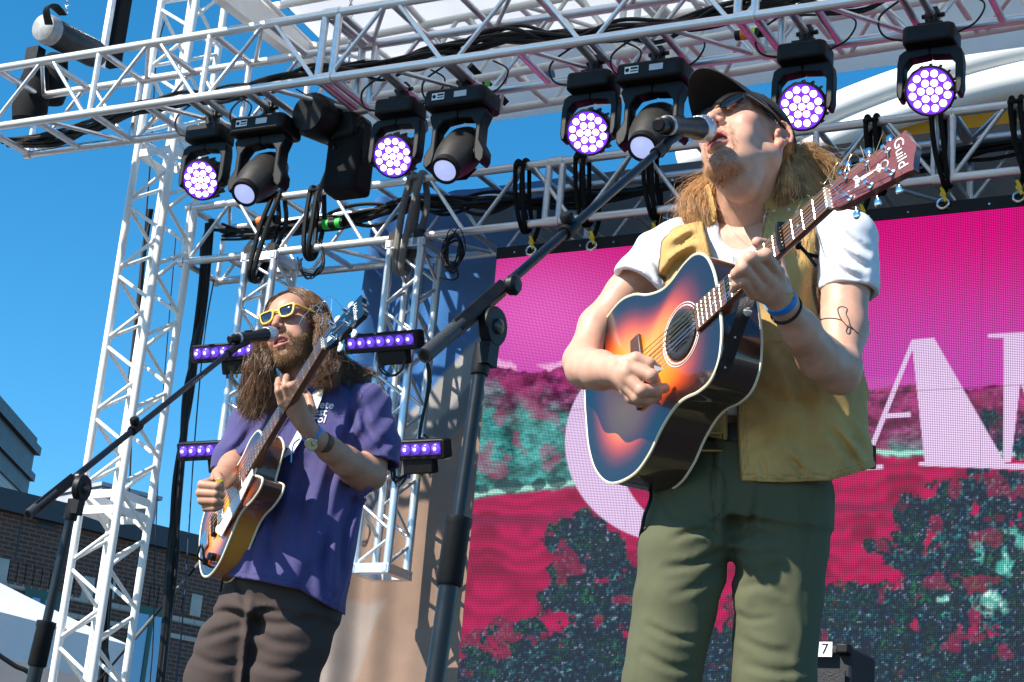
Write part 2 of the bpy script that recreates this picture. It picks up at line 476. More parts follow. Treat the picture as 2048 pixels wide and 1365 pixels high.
M_coping = mat('dark_coping', (.035, .04, .055), .5, var=.2, vscale=3)
M_glass = mat('window_glass', (.10, .28, .50), .04, .0, var=.06, vscale=.6, spec=1.0, coat=1.0)
hotel = thing('brick_building', 'red brown brick building with dark parapet coping and green window frames', 'building', bl(4, 0, 0), RB)
sh = lambda mb, x0, x1, y0, y1, z0, z1: mb.box(bl((x0 + x1) / 2, (y0 + y1) / 2, (z0 + z1) / 2), (x1 - x0, y1 - y0, z1 - z0), RB)
part('wall', sh(MB(), -9, 30, 0, 12, 0.002, ZT - .35), M_brick, hotel)
part('coping', sh(MB(), -9.15, 30.15, -.16, 12.1, ZT - .35, ZT), M_coping, hotel)
WZ = ZT - 2.05
def px2b(x, y):       # photo pixel on the facade -> facade x, z
    r = ray(x, y); t = -((CAM - pB * V(1, 1, 0)) @ BY) / (r @ BY); q = CAM + r * t
    return (q - pB * V(1, 1, 0)) @ BX, q[2]
for (xa, ya, xb, yb) in ((50, 1175, 105, 1290), (262, 1207, 322, 1365)):
    x0, z1 = px2b(xa, ya); x1, z0 = px2b(xb, yb); z0 = min(z0, z1 - 2.0)
    w = part('window', sh(MB(), x0, x1, -.03, -.012, z0, z1), M_teal, hotel)
    part('glass', sh(MB(), x0 + .14, x1 - .14, -.055, -.031, z0 + .12, z1 - .14), M_glass, w)
    part('mullion', sh(MB(), (x0 + x1) / 2 - .04, (x0 + x1) / 2 + .04, -.075, -.056, z0 + .12, z1 - .14), M_teal, w)
    part('sill', sh(MB(), x0 - .1, x1 + .1, -.12, -.001, z0 - .16, z0 - .002), M_stone, w)
    for k in range(9):
        u = x0 - .35 + (x1 - x0 + .7) * (k + .5) / 9; hw = (x1 - x0 + .7) / 18 - .012
        part('lintel_brick', sh(MB(), u - hw, u + hw, -.028, -.001, z1 + .004, z1 + .38), M_brick, w)
    for u in (x0 - .58, x1 + .36):
        part('corner_stone', sh(MB(), u, u + .22, -.03, -.001, z1 + .004, z1 + .38), M_stone, w)
for (ya, yb) in ((1226, 1238), (1262, 1272)):
    xx, za = px2b(320, ya); xx, zb = px2b(320, yb)
    part('string_course', sh(MB(), -9.02, 30.02, -.022, -.001, zb, za), M_brickband, hotel)
for (xa, ya, xb, yb) in ((76, 1038, 112, 1056), (296, 1082, 326, 1100)):
    x0, z1 = px2b(xa, ya); x1, z0 = px2b(xb, yb)
    vt = part('vent', sh(MB(), x0, x1, -.02, -.001, z0 - .05, z1), M_coping, hotel)
    for k in range(5): part('louvre', sh(MB(), x0 + .03, x1 - .03, -.045, -.0205, z0 + (z1 - z0) * k / 5, z0 + (z1 - z0) * (k + .5) / 5), M_coping, vt)
for u in (px2b(33, 1100)[0], px2b(196, 1150)[0]):
    part('expansion_joint', sh(MB(), u - .012, u + .012, -.006, -.001, .5, ZT - .36), M_coping, hotel)
# roof-top air handler
x0, z1 = px2b(268, 985); x1, z0 = px2b(366, 1050)
x0 *= 1.12; x1 *= 1.12
ahu = thing('air_handler', 'grey louvred air handling unit on the brick building roof', 'air conditioner', bl((x0 + x1) / 2, 2.2, ZT - .35), RB)
M_ahu = mat('grey_enamel', (.36, .37, .40), .5, var=.1, vscale=3)
part('casing', sh(MB(), x0, x1, 1.6, 3.2, ZT - .349, z1 + .35), M_ahu, ahu, bevel=.03)
for k in range(9):
    z = ZT + .05 + (z1 + .25 - ZT - .05) * k / 9
    part('slat', sh(MB(), x0 + .12, x1 - .12, 1.56, 1.599, z, z + (z1 - ZT) / 18), M_ahu, ahu)
part('cap', sh(MB(), x0 - .05, x1 + .05, 1.55, 3.25, z1 + .351, z1 + .42), M_ahu, ahu)
# small gatehouse with a corniced parapet at the very left
pT = at(-66, 985, 40.0)
tower2 = thing('corniced_building', 'pale building corner with dark stepped cornice against the sky', 'building', (pT[0] - 2, pT[1] + 1, 0))
tb = lambda mb, d, z0, z1: mb.box((pT[0] - 2, pT[1] + 2, (z0 + z1) / 2), (4.4 + d, 4 + d, z1 - z0))
zc = at(-10, 880, 40.0)[2]
part('wall', tb(MB(), 0, 0.002, zc - .3), brick_mat('white_brick', (.62, .60, .58), (.55, .54, .53), (.4, .4, .4)), tower2)
for d, z0, z1 in ((.12, zc - .3, zc + .1), (.3, zc + .1, zc + .28), (.12, zc + .28, zc + .75), (.36, zc + .75, zc + .95), (.14, zc + .95, zc + 1.15)):
    part('cornice', tb(MB(), d, z0, z1), M_coping, tower2)

# ---- white pop-up canopy behind the tower
M_canvas = mat('white_canvas', (.86, .85, .87), .6, var=.05, vscale=1.5, bump=.5, bscale=3, trans=.15)
ce = at(262, 1292, 15.5); zE = ce[2]; 
c0 = ce; c1 = onZ(-230, 1400, zE); c2 = c1 + (c1 - c0) * 0 + V(.6, 5.0, 0); 
ax1 = nrm((at(-140, 1262, 13.6) - c0) * V(1, 1, 0)); ax2 = V(-ax1[1], ax1[0], 0)
if ax2[1] < 0: ax2 = -ax2
CW = 4.6
tent = thing('canopy_tent', 'white pop-up canopy tent with peaked roof below the brick building', 'tent', c0 * V(1, 1, 0) + (ax1 + ax2) * CW / 2)
cor = [c0, c0 + ax1 * CW, c0 + (ax1 + ax2) * CW, c0 + ax2 * CW]; peak = c0 + (ax1 + ax2) * CW / 2 + SZ * 1.35
rng = np.random.default_rng(5)
for i in range(4):
    A, B = cor[i], cor[(i + 1) % 4]; N = 14; P = np.zeros((N + 1, N + 1, 3))
    for a in range(N + 1):
        for b in range(N + 1):
            u = b / N; t = a / N; e = A * (1 - u) + B * u
            q = e * (1 - t) + peak * t
            q = q - SZ * (.20 * math.sin(math.pi * t) * (.5 + .5 * math.sin(math.pi * u)))
            P[a, b] = q
    part('roof_panel', MB().grid(P), M_canvas, tent, sharp=None)
    n_ = nrm(np.cross(B - A, SZ)); P = np.zeros((7, 31, 3))
    for a in range(7):
        for b in range(31):
            P[a, b] = A + (B - A) * b / 30 - SZ * (.34 * a / 6) + n_ * (.035 * math.sin(b * 1.3 + i) * a / 6 + .012 * math.sin(b * 3.1 + a))
    part('valance', MB().grid(P), M_canvas, tent, sharp=None)
for q in cor: part('leg', MB().cyl(q * V(1, 1, 0), q, .022, n=8), M_alu, tent)

# ---- printed backdrop cloth hung behind the rear truss
YB = 9.42
xl = (onY(716, 700, YB)) @ SX
def cloth():
    nx, nz = 330, 150; x = np.linspace(xl, xl + 5.6, nx); z = np.linspace(STAGE_Z + .002, 5.86, nz)
    Xg, Zg = np.meshgrid(x, z, indexing='ij')
    fold = .004 * np.sin(Xg * 3.1 + .4 * np.sin(Zg)) + .006 * fbm(np.stack([Xg * 1.2, Zg * .8, Zg * 0], -1), 3, 3)
    near = np.exp(-((Xg - xl) / .5) ** 2)
    fold = fold + near * .05 * np.sin(Xg * 22 + .6 * np.sin(Zg * 1.7))
    P = SX * Xg[..., None] + SY * (YB + fold)[..., None] + SZ * Zg[..., None]
    u, v = pixn(P)          # the printed mountain picture and other patches, drawn on the cloth itself
    col = np.zeros(P.shape); 
    blue = np.array(srgb(38, 96, 158)); grey = np.array(srgb(150, 146, 142)); brown = np.array(srgb(134, 108, 90)); dgrey = np.array(srgb(96, 96, 100))
    wob = 8 * fbm(np.stack([Xg * 3, Zg * 3, Zg * 0], -1), 2, 9)
    dl = (v - 850) + (u - 800) * 1.05 + wob      # diagonal ridge running up to the right
    col[:] = blue
    k = sstep(-12, 0, dl)[..., None]; col = col * (1 - k) + grey * k
    k = sstep(60, 72, dl)[..., None]; col = col * (1 - k) + dgrey * k
    k = sstep(118, 130, dl + wob)[..., None]; col = col * (1 - k) + brown * k
    k = (sstep(-10, 10, u - 1130 - (400 - v) * .8) * sstep(520, 470, v))[..., None]; col = col * (1 - k) + dgrey * .8 * k
    k = (sstep(-10, 10, u - 1265 - (480 - v) * .9) * sstep(520, 470, v))[..., None]; col = col * (1 - k) + brown * .8 * k
    hexa = (np.maximum(np.abs(u - 985) / 45, np.abs(v - 425 + (u - 985) * .1) / 28) < 1)[..., None]; col = np.where(hexa, dgrey * .6, col)  # dark grey patch near the top of the cloth
    k = .5 * (sstep(1200, 1208, v + wob) * sstep(6, -6, (u - 760) + (v - 1240) * .4 + wob))[..., None] ; col = col * (1 - k) + grey * .9 * k
    col = col * (1 + .10 * fbm(np.stack([Xg * 7, Zg * 7, Zg * 0], -1), 3, 4)[..., None])
    return part('backdrop', MB().grid(P, col), mat('printed_cloth', (.5, .5, .5), .9, attr='Col', var=.06, vscale=40, weave=.5, wscale=260, trans=.12), color=True, sharp=None)
tag(cloth(), 'blue and brown printed backdrop cloth hanging behind the rear truss', 'backdrop')

# ---- LED wall
SCX0, SCY, SCZ1 = -5.165, 8.93, 5.15
def screen_pic(u, v):
    P3 = np.stack([u / 30, v / 30, u * 0], -1)
    n1 = fbm(P3, 4, 1); n2 = fbm(P3 * 3, 3, 2); n3 = fbm(P3 * .4, 3, 6)
    S = lambda r, g, b: np.array(srgb(r, g, b))
    t = sstep(430, 760, v)[..., None]
    col = S(192, 10, 112) * (1 - t) + S(180, 66, 160) * t
    k = (np.exp(-((u - 1080) / 170) ** 2 - ((v - 640) / 110) ** 2) * .8)[..., None]; col = col * (1 - k) + S(215, 95, 182) * k
    ridge = np.where(u < 1500, 735 + 10 * np.sin(u / 40) - 14 * np.exp(-((u - 1180) / 60) ** 2), 775 + 6 * np.sin(u / 33)) + 3 * n2
    k = (sstep(14, 4, np.abs(v - ridge + 3)) * sstep(.1, .6, n1 + .3) * (u < 1300))[..., None] * .6; col = col * (1 - k) + S(235, 190, 225) * k
    m = sstep(-2, 3, v - ridge)[..., None]
    mt = sstep(760, 860, v + 30 * n1 - (u - 1100) * .12)[..., None]
    hill = S(118, 40, 88) * (1 - mt) + S(52, 120, 118) * mt
    hill = hill * (1 + .45 * np.clip(fbm(np.stack([u / 9, v / 5, u * 0], -1), 3, 17), -1, 1)[..., None]) * (1 + .55 * np.clip(n1 + .6 * np.sin((v * 1.2 + u * .5) / 9 + 3 * n3), -1, 1)[..., None])
    pk = sstep(.15, .6, fbm(P3 * .9 + 7, 3, 8))[..., None] * .55; hill = hill * (1 - pk) + S(150, 50, 100) * pk
    col = col * (1 - m) + hill * m
    ln = 990 - (u - 950) * .12 + 3 * n1
    ln = np.where(u > 1600, 905 + 3 * n1, ln)
    k = (sstep(7, 2, np.abs(v - ln)))[..., None]; col = col * (1 - k) + S(150, 205, 190) * k
    fl = sstep(4, 12, v - ln)[..., None]
    field = S(160, 6, 74) * (1 + .16 * np.sin(v / 6 + n3 * 4)[..., None]) * (1 - .35 * sstep(.1, .8, n3)[..., None])
    st = (sstep(1000, 1015, v) * sstep(1075, 1030, v) * sstep(0, .5, np.sin(v / 9 + u / 200 + n1)))[..., None] * .5
    field = field * (1 - st) + S(92, 30, 70) * st
    col = col * (1 - fl) + field * fl
    def blobs(cs):
        d = np.full(u.shape, 9.0)
        for cx, cy, rx, ry in cs: d = np.minimum(d, np.sqrt(((u - cx) / rx) ** 2 + ((v - cy) / ry) ** 2))
        return sstep(1.10, .93, d + .30 * n1 + .22 * n2)[..., None]
    n5 = fbm(np.stack([u / 5, v / 5, u * 0], -1), 2, 15)
    leaf = S(12, 30, 50) * (1 + .4 * n1[..., None]) + np.clip(n5 + .2 * n2, 0, 1)[..., None] ** 1.5 * S(24, 84, 112) * .6 + np.clip(n5 * n1, 0, 1)[..., None] * S(40, 140, 100) * .5 + np.clip(n5 - .8, 0, 1)[..., None] * S(200, 170, 190)
    k = blobs([(1055 - 35, 972, 22, 14), (1080, 968, 14, 12), (1110, 965, 18, 12), (960, 978, 20, 10)]); col = col * (1 - k * .8) + S(20, 50, 60) * k * .8
    k = blobs([(1170, 1060, 46, 36), (1120, 1090, 34, 34), (1190, 1130, 84, 80), (1160, 1200, 72, 60), (1225, 1200, 60, 60), (1190, 1260, 70, 60),
               (950, 1290, 30, 32), (1010, 1262, 34, 26), (1060, 1290, 62, 44), (980, 1350, 90, 40), (1110, 1350, 120, 60), (1220, 1330, 110, 70), (1350, 1330, 140, 80), (1290, 1220, 60, 60)])
    holes = sstep(.45, .6, fbm(P3 * .8 + 3, 3, 11))[..., None]; k = k * (1 - .45 * holes)
    col = col * (1 - k) + leaf * k
    k = blobs([(1990, 985, 110, 50), (1900, 1010, 60, 50), (1830, 1050, 40, 60), (1960, 1090, 140, 90), (1850, 1140, 50, 50), (1800, 1115, 40, 26), (1760, 1095, 34, 16), (1900, 1200, 110, 80), (2030, 1200, 100, 120),
               (1980, 870, 34, 46), (2040, 880, 20, 50), (1680, 1190, 60, 24), (1760, 1210, 90, 40), (1500, 1200, 40, 40), (1700, 1300, 120, 100), (1860, 1330, 160, 110), (2030, 1340, 140, 110), (1470, 1330, 60, 110)])
    k = k * (1 - .4 * holes); col = col * (1 - k) + leaf * k
    k = blobs([(2010, 1100, 60, 46), (2040, 1140, 60, 60), (1975, 1135, 40, 30), (1880, 1200, 26, 36), (1985, 1190, 50, 50)]) * sstep(-.2, .5, n1)[..., None]
    col = col * (1 - k) + (S(70, 160, 150) + np.clip(n2, 0, 1)[..., None] * .6) * k
    k = sstep(1300, 1350, v + 26 * n1 + 12 * n2)[..., None]; col = col * (1 - k) + leaf * k
    k = blobs([(2190, 1000, 90, 70), (2260, 1120, 120, 120), (2420, 1180, 120, 110), (2600, 1080, 110, 120), (2330, 1290, 260, 90)]); col = col * (1 - k) + leaf * k
    # lettering: a large C, then A and M
    lav = S(205, 178, 214); L = np.zeros(u.shape)
    eo = np.sqrt(((u - 1345) / 215) ** 2 + ((v - 885) / 200) ** 2); ei = np.sqrt(((u - 1385) / 150) ** 2 + ((v - 890) / 172) ** 2)
    L = np.maximum(L, sstep(1.005, .995, eo) * sstep(.99, 1.005, ei) * (1 - (u > 1470) * (np.abs(v - 880) < 90)))
    def quad(pts):
        a = np.asarray(pts, float); q = np.full(u.shape, -1e9)
        for i in range(len(a)):
            p0, p1 = a[i], a[(i + 1) % len(a)]; e = p1 - p0; nn = np.array([e[1], -e[0]]) / np.hypot(*e)
            q = np.maximum(q, (u - p0[0]) * nn[0] + (v - p0[1]) * nn[1])
        return sstep(1.0, -1.0, q)
    for Q in ([(1823, 680), (1868, 676), (2012, 930), (1850, 930)], [(1823, 680), (1833, 679), (1745, 905), (1734, 905)], [(1772, 828), (1820, 824), (1822, 834), (1770, 837)],
              [(1720, 932), (1766, 929), (1766, 938), (1720, 941)], [(1838, 924), (2052, 928), (2052, 940), (1838, 932)],
              [(1976, 669), (2060, 664), (2060, 674), (1976, 676)], [(2007, 672), (2052, 670), (2022, 925), (2007, 925)], [(2007, 672), (2060, 670), (2120, 930), (2100, 930)]):
        Q = Q if sum((Q[i][0] * Q[(i + 1) % 4][1] - Q[(i + 1) % 4][0] * Q[i][1]) for i in range(4)) > 0 else Q[::-1]
        L = np.maximum(L, quad(Q))
    tri = quad([(1795, 778), (1824, 822), (1778, 826)][::-1]) if False else 0
    kk = L[..., None]; col = col * (1 - kk) + lav * kk
    return np.clip(col, 0, 1)
wall = thing('led_wall', 'large pink LED video wall showing a mountain landscape and lettering', 'led screen', ws(-3.0, SCY, STAGE_Z))
def led_mat():
    m = bpy.data.materials.new('led_pixels'); m.use_nodes = True; n = m.node_tree.nodes; l = m.node_tree.links; b = n['Principled BSDF']
    b.inputs['Base Color'].default_value = (.004, .004, .004, 1); b.inputs['Roughness'].default_value = .8; b.inputs['Specular IOR Level'].default_value = .12
    a = n.new('ShaderNodeAttribute'); a.attribute_name = 'Col'
    tc = n.new('ShaderNodeTexCoord'); sp = n.new('ShaderNodeSeparateXYZ'); l.new(tc.outputs['Object'], sp.inputs[0])
    ds = []
    for k in (0, 2):
        mu = n.new('ShaderNodeMath'); mu.operation = 'MULTIPLY'; mu.inputs[1].default_value = 1 / .0091; l.new(sp.outputs[k], mu.inputs[0])
        fr = n.new('ShaderNodeMath'); fr.operation = 'FRACT'; l.new(mu.outputs[0], fr.inputs[0])
        su = n.new('ShaderNodeMath'); su.operation = 'SUBTRACT'; su.inputs[1].default_value = .5; l.new(fr.outputs[0], su.inputs[0])
        ab = n.new('ShaderNodeMath'); ab.operation = 'ABSOLUTE'; l.new(su.outputs[0], ab.inputs[0]); ds.append(ab)
    mxn = n.new('ShaderNodeMath'); mxn.operation = 'MAXIMUM'; l.new(ds[0].outputs[0], mxn.inputs[0]); l.new(ds[1].outputs[0], mxn.inputs[1])
    mr = n.new('ShaderNodeMapRange'); mr.inputs[1].default_value = .40; mr.inputs[2].default_value = .36; mr.inputs[3].default_value = .05; mr.inputs[4].default_value = 1.08
    l.new(mxn.outputs[0], mr.inputs[0]); l.new(a.outputs[0], b.inputs['Emission Color']); l.new(mr.outputs[0], b.inputs['Emission Strength'])
    return m
M_led = led_mat()
PW = .96; PH = .96; nxp, nzp = 5, 4
RS = np.stack([SX, SY, SZ], 1)
for i in range(nxp):
    for j in range(nzp):
        x0 = SCX0 + i * PW; z1 = SCZ1 - j * PH
        n_ = 150
        xs = np.linspace(x0 + .0008, x0 + PW - .0008, n_); zs = np.linspace(max(z1 - PH, STAGE_Z) + .0008, z1 - .0008, n_)
        Xg, Zg = np.meshgrid(xs, zs, indexing='ij')
        P = SX * Xg[..., None] + SY * SCY + SZ * Zg[..., None]
        u, v = pixn(P)
        Rw, ow = ROOTM[wall.name]
        pan = bpy.data.objects.new('panel', mesh_from('panel', *[np.concatenate(q.v) if k == 0 else q.f for k, q in enumerate([MB().grid(np.stack([Xg, Zg * 0, Zg], -1))] * 2)], colors=screen_pic(u, v).reshape(-1, 3), smooth=False))
        pan.data.materials.append(M_led); COL.objects.link(pan); pan.parent = wall
        pan.matrix_local = mat4(RS, SY * SCY - ow); ROOTM[pan.name] = ROOTM[wall.name]
bk = lambda mb, x0, x1, y0, y1, z0, z1: sbox(mb, x0, x1, y0, y1, z0, z1)
part('cabinet', bk(MB(), SCX0, SCX0 + nxp * PW, SCY + .004, SCY + .09, STAGE_Z, SCZ1), M_black, wall)
hdr = part('header_bar', bk(MB(), SCX0 - .002, SCX0 + nxp * PW, SCY - .006, SCY + .07, SCZ1 + .001, SCZ1 + .07), M_black, wall)
for k in range(22): part('bolt', MB().cyl(ws(SCX0 + .12 + k * .215, SCY - .0062, SCZ1 + .03), ws(SCX0 + .12 + k * .215, SCY - .009, SCZ1 + .03), .006, n=6), M_steel, hdr)
# ---------------------------------------------------------------- trusses
def unit_cyl(name, r, n=12):
    mb = MB().cyl((0, 0, 0), (0, 0, 1), r, n=n)
    me = mesh_from(name, np.concatenate(mb.v), mb.f, None, 50); return me
CYL = {}
def bar(name, a, b, r, parent, m):
    key = (round(r, 4), m.name)
    if key not in CYL:
        CYL[key] = unit_cyl('bar', r); CYL[key].materials.append(m)
    R0, o0 = ROOTM[parent.name]
    a = (np.asarray(a) - o0) @ R0; b = (np.asarray(b) - o0) @ R0
    d = b - a; L = np.linalg.norm(d); R = frame_z(d)
    M = mat4(np.stack([R[:, 0], R[:, 1], R[:, 2] * L], 1), a)
    return inst(name, CYL[key], parent, M)
def box_truss(name, label, o, ex, ey, ez, length, S, bays, m=None, rc=.0254, rb=.0127, rd=.019, verticals=(), joints=(), depth_struts=True, cat='truss', group=None, plates=True, ez_base=None):
    """square truss: ex along it, ey across (back), ez the other side; origin is one edge of the section"""
    m = m or M_alu
    t = thing(name, label, cat, o, np.stack([ex, ey, ez], 1), group)
    p = lambda a, b, c: o + ex * a + ey * b * S + ez * c * S
    for b in (0, 1):
        for c in (0, 1): bar('chord', p(0, b, c), p(length, b, c), rc, t, m)
    bl_ = length / bays
    for k in range(bays):
        a0, am, a1 = k * bl_, (k + .5) * bl_, (k + 1) * bl_
        e = .05 * bl_
        for b in (0, 1):
            bar('diagonal', p(a0 + e, b, 0), p(am - e, b, 1), rb, t, m); bar('diagonal', p(am + e, b, 1), p(a1 - e, b, 0), rb, t, m)
            if k in verticals: bar('upright', p(a0, b, 0), p(a0, b, 1), rd, t, m)
        if depth_struts:
            for c in (0, 1):
                bar('cross_strut', p(a0 + e * .2, 0, c), p(a0 + e * .2, 1, c), rd, t, m); bar('cross_strut', p(am, 0, c), p(am, 1, c), rd, t, m)
            bar('diagonal', p(a0 + e, 1, 1), p(am - e, 0, 1), rb, t, m); bar('diagonal', p(am + e, 0, 0), p(a1 - e, 1, 0), rb, t, m)
        else:
            for c in (0, 1):
                bar('diagonal', p(a0 + e, c, 0) * 0 + p(a0 + e, 0, c), p(am - e, 1, c), rb, t, m); bar('diagonal', p(am + e, 1, c), p(a1 - e, 0, c), rb, t, m)
    for a in joints:
        for da in (-.045, .045):
            for b in (0, 1): bar('upright', p(a + da, b, 0), p(a + da, b, 1), rd * 1.15, t, m)
            for c in (0, 1): bar('cross_strut', p(a + da, 0, c), p(a + da, 1, c), rd * 1.15, t, m)
        for b in (0, 1):
            for c in (0, 1): bar('coupler', p(a - .05, b, c), p(a + .05, b, c), rc * 1.28, t, m)
    if plates:
        for a in (0, length):
            for b in (0, 1): bar('upright', p(a, b, 0), p(a, b, 1), rd, t, m)
            for c in (0, 1): bar('cross_strut', p(a, 0, c), p(a, 1, c), rd, t, m)
            for b in (0, 1):
                for c in (0, 1): bar('coupler', p(a - .02, b, c), p(a + .02, b, c), rc * 1.3, t, m)
    return t
# lighting truss high over the stage
A0 = at(0, 253, 11.2); A_dir = nrm(onZ(1380, 51, A0[2]) - A0); A_bk = V(-A_dir[1], A_dir[0], 0); SA = .40
A_org = A0 - A_dir * .12
box_truss('lighting_truss', 'long silver lighting truss crossing high above the stage with moving lights under it', A_org, A_dir, A_bk, SZ, 2.44 * 3.3, SA, 10, verticals=(1, 2), joints=(2.44, 4.88, 7.32))
def A_at(px_):            # distance along the lighting truss for a photo column on its lower front tube
    lo, hi = 0, 8.5
    for _ in range(40):
        md = (lo + hi) / 2
        if pix(A_org + A_dir * md)[0] < px_: lo = md
        else: hi = md
    return lo
# rear truss carrying the LED wall
B0 = at(365, 525, 12.1); SB = .38
B_len = 2.44 * 2.65
box_truss('screen_truss', 'silver box truss above the pink video wall', B0, SX, SY, SZ, B_len, SB, 9, joints=(2.44 * 1.06 + .12, 5.02), verticals=(6,))
# upright tower at the left
T0 = at(277, 290, 12.2); T0 = T0 * V(1, 1, 0) + SZ * STAGE_Z
tw = box_truss('truss_tower', 'white upright truss tower at the left of the stage', T0 + SZ * .02, SZ, SX, SY, 6.7, .30, 14, m=M_white, rc=.0254, rb=.0125, rd=.018, depth_struts=False)
part('base_plate', MB().box(T0 + SX * .15 + SY * .15 + SZ * .01, (.6, .6, .018), RS), M_white, tw)
for zz in (3.62, 6.02):
    for s0 in (0, .30):
        for dz in (0, .10):
            part('collar_plate', MB().box(T0 * V(1, 1, 0) + SX * .15 + SY * s0 + SZ * (zz + dz), (.30, .012, .05), RS), M_white, tw)
            part('collar_plate', MB().box(T0 * V(1, 1, 0) + SX * s0 + SY * .15 + SZ * (zz + dz), (.012, .30, .05), RS), M_white, tw)
# two drop towers under the rear truss
def drop(pxl, pyl, zbot, label):
    o = onY(pxl, pyl, B0 @ SY - .02); zt = o[2]
    t = box_truss('drop_truss', label, V(o[0], o[1], zbot), SZ, SX, SY, zt - zbot, .22, 5, rc=.0254, rb=.011, rd=.016, depth_struts=False, group='short trusses hung under the screen truss')
    c = o + SX * .11 + SY * .11
    for zz in (zt, zbot):
        for s0 in (0, .22):
            part('end_plate', MB().box(o * V(1, 1, 0) + SX * .11 + SY * s0 + SZ * zz, (.27, .05, .055), RS), M_alu, t)
            part('end_plate', MB().box(o * V(1, 1, 0) + SX * s0 + SY * .11 + SZ * zz, (.05, .168, .055), RS), M_alu, t)
    for s0 in (.02, .2):
        part('clamp', MB().box(o + SX * s0 + SY * .02 + SZ * .03, (.06, .09, .10), RS), M_blackm, t)
    return o, t
H2, t2 = drop(782, 492, 3.29, 'hanging aluminium drop truss beside the video wall edge with light bars')
H1, t1 = drop(493, 518, 3.75, 'hanging aluminium drop truss behind the bassist next to the white tower')

# second roof truss, roof purlins and the white roof skin
zA2 = 6.02
q1 = onZ(974, 226, zA2); dA2 = nrm(onZ(2048, 50, zA2) - q1)
A2o = q1 - dA2 * 1.05
box_truss('roof_truss', 'white rear roof truss behind the lighting truss with blue castors', A2o, dA2, V(dA2[1], -dA2[0], 0), SZ, 2.44 * 2.4, .42, 8, m=M_white, rc=.024, rb=.013, rd=.017, joints=(2.2, 4.64))
roof = thing('stage_roof', 'white fabric stage roof on white tube rafters above the trusses', 'roof', ws(-4, 7.5, zA2 + .5))
RX0 = (A2o @ SX) - .05; RYb = (A2o @ SY) + .05
M_roof = mat('white_roof_skin', (.84, .84, .85), .55, var=.04, vscale=1.2, bump=.3, bscale=2.5, trans=.5)
def roofpt(x, y): return ws(x, y, zA2 + .50 + .10 * (RYb - y))
N = 30; P = np.zeros((N, 12, 3))
for a in range(N):
    for b in range(12):
        x = RX0 + 7.5 * a / (N - 1); y = RYb - 2.35 * b / 11
        P[a, b] = roofpt(x, y) - SZ * .04 * abs(math.sin(a * 1.0))
part('skin', MB().grid(P), M_roof, roof, sharp=None)
P = np.zeros((N, 3, 3))
for a in range(N):
    for b in range(3): P[a, b] = roofpt(RX0 + 7.5 * a / (N - 1), RYb) + SY * .03 - SZ * (.50 * b / 2)
part('valance', MB().grid(P), M_roof, roof, sharp=None)
for k in range(4):
    y = RYb - .1 - 2.2 * k / 3; bar('purlin', roofpt(RX0 - .1, y) - SZ * .06, roofpt(RX0 + 7.5, y) - SZ * .06, .024, roof, M_white)
for k in range(10):
    x = RX0 + .02 + 7.4 * k / 9; bar('rafter', roofpt(x, RYb) - SZ * .11, roofpt(x, RYb - 2.35) - SZ * .11, .02, roof, M_white)
part('gable_beam', MB().box((roofpt(RX0, RYb) + roofpt(RX0, RYb - 2.35)) / 2 - SZ * .25, (.07, 2.4, .16), RS), M_white, roof)
# castors under the roof truss
def castor(p, lab):
    t = thing('castor', lab, 'castor', p, RS, 'blue castors on the roof truss')
    part('fork', MB().box(p + SZ * .03, (.03, .012, .07), RS).box(p + SZ * .065, (.06, .06, .012), RS), M_steel, t)
    part('wheel', MB().cyl(p - SX * .02, p + SX * .02, .048, n=18), mat('blue_rubber', (.03, .10, .20), .5, var=.1), t)
for (x, y, lab) in ((1097, 152, 'blue rubber castor on the roof truss left of the wash light above the boom stand'), (843, 252, 'blue rubber castor under the roof truss behind the spot light by the hoist'), (583, 4, 'blue rubber castor at the white roof corner above the lighting truss')):
    castor(onY(x, y, A2o @ SY - .12 if x > 700 else A2o @ SY - .4), lab)
# white arch and orange awning of the marquee further back
M_arch = mat('white_vinyl', (.80, .79, .76), .5, var=.05, vscale=1)
dm = 15.0
marq = thing('marquee', 'white arched marquee beam with an orange awning behind the video wall', 'marquee', at(1900, 400, dm) * V(1, 1, 0))
def arch_pts(off):
    return catmull([at(x, y + off, dm + e) for x, y, e in ((1360, 330, .5), (1560, 268, .3), (1700, 205, .15), (1850, 152, 0), (2048, 100, -.2), (2300, 60, -.5))], 8)
part('beam', MB().tube(arch_pts(0), .13, 14), M_arch, marq)
part('lower_beam', MB().tube(arch_pts(56), np.linspace(.10, .17, len(arch_pts(0))), 14), M_arch, marq)
ap = arch_pts(58); nA = len(ap); P = np.zeros((nA, 6, 3))
for a in range(nA):
    for b in range(6): P[a, b] = ap[a] + V(0, .12, -.1) + V(.10, .25, -.34) * b
part('awning', MB().grid(P), mat('orange_canvas', (.72, .30, .025), .7, var=.06, vscale=2, trans=.3), marq, sharp=None)
for a in (10, nA - 1):
    part('post', MB().cyl(ap[a] + V(0, .3, -.2), ap[a] * V(1, 1, 0) + V(0, .3, 0), .06, n=10), M_arch, marq)

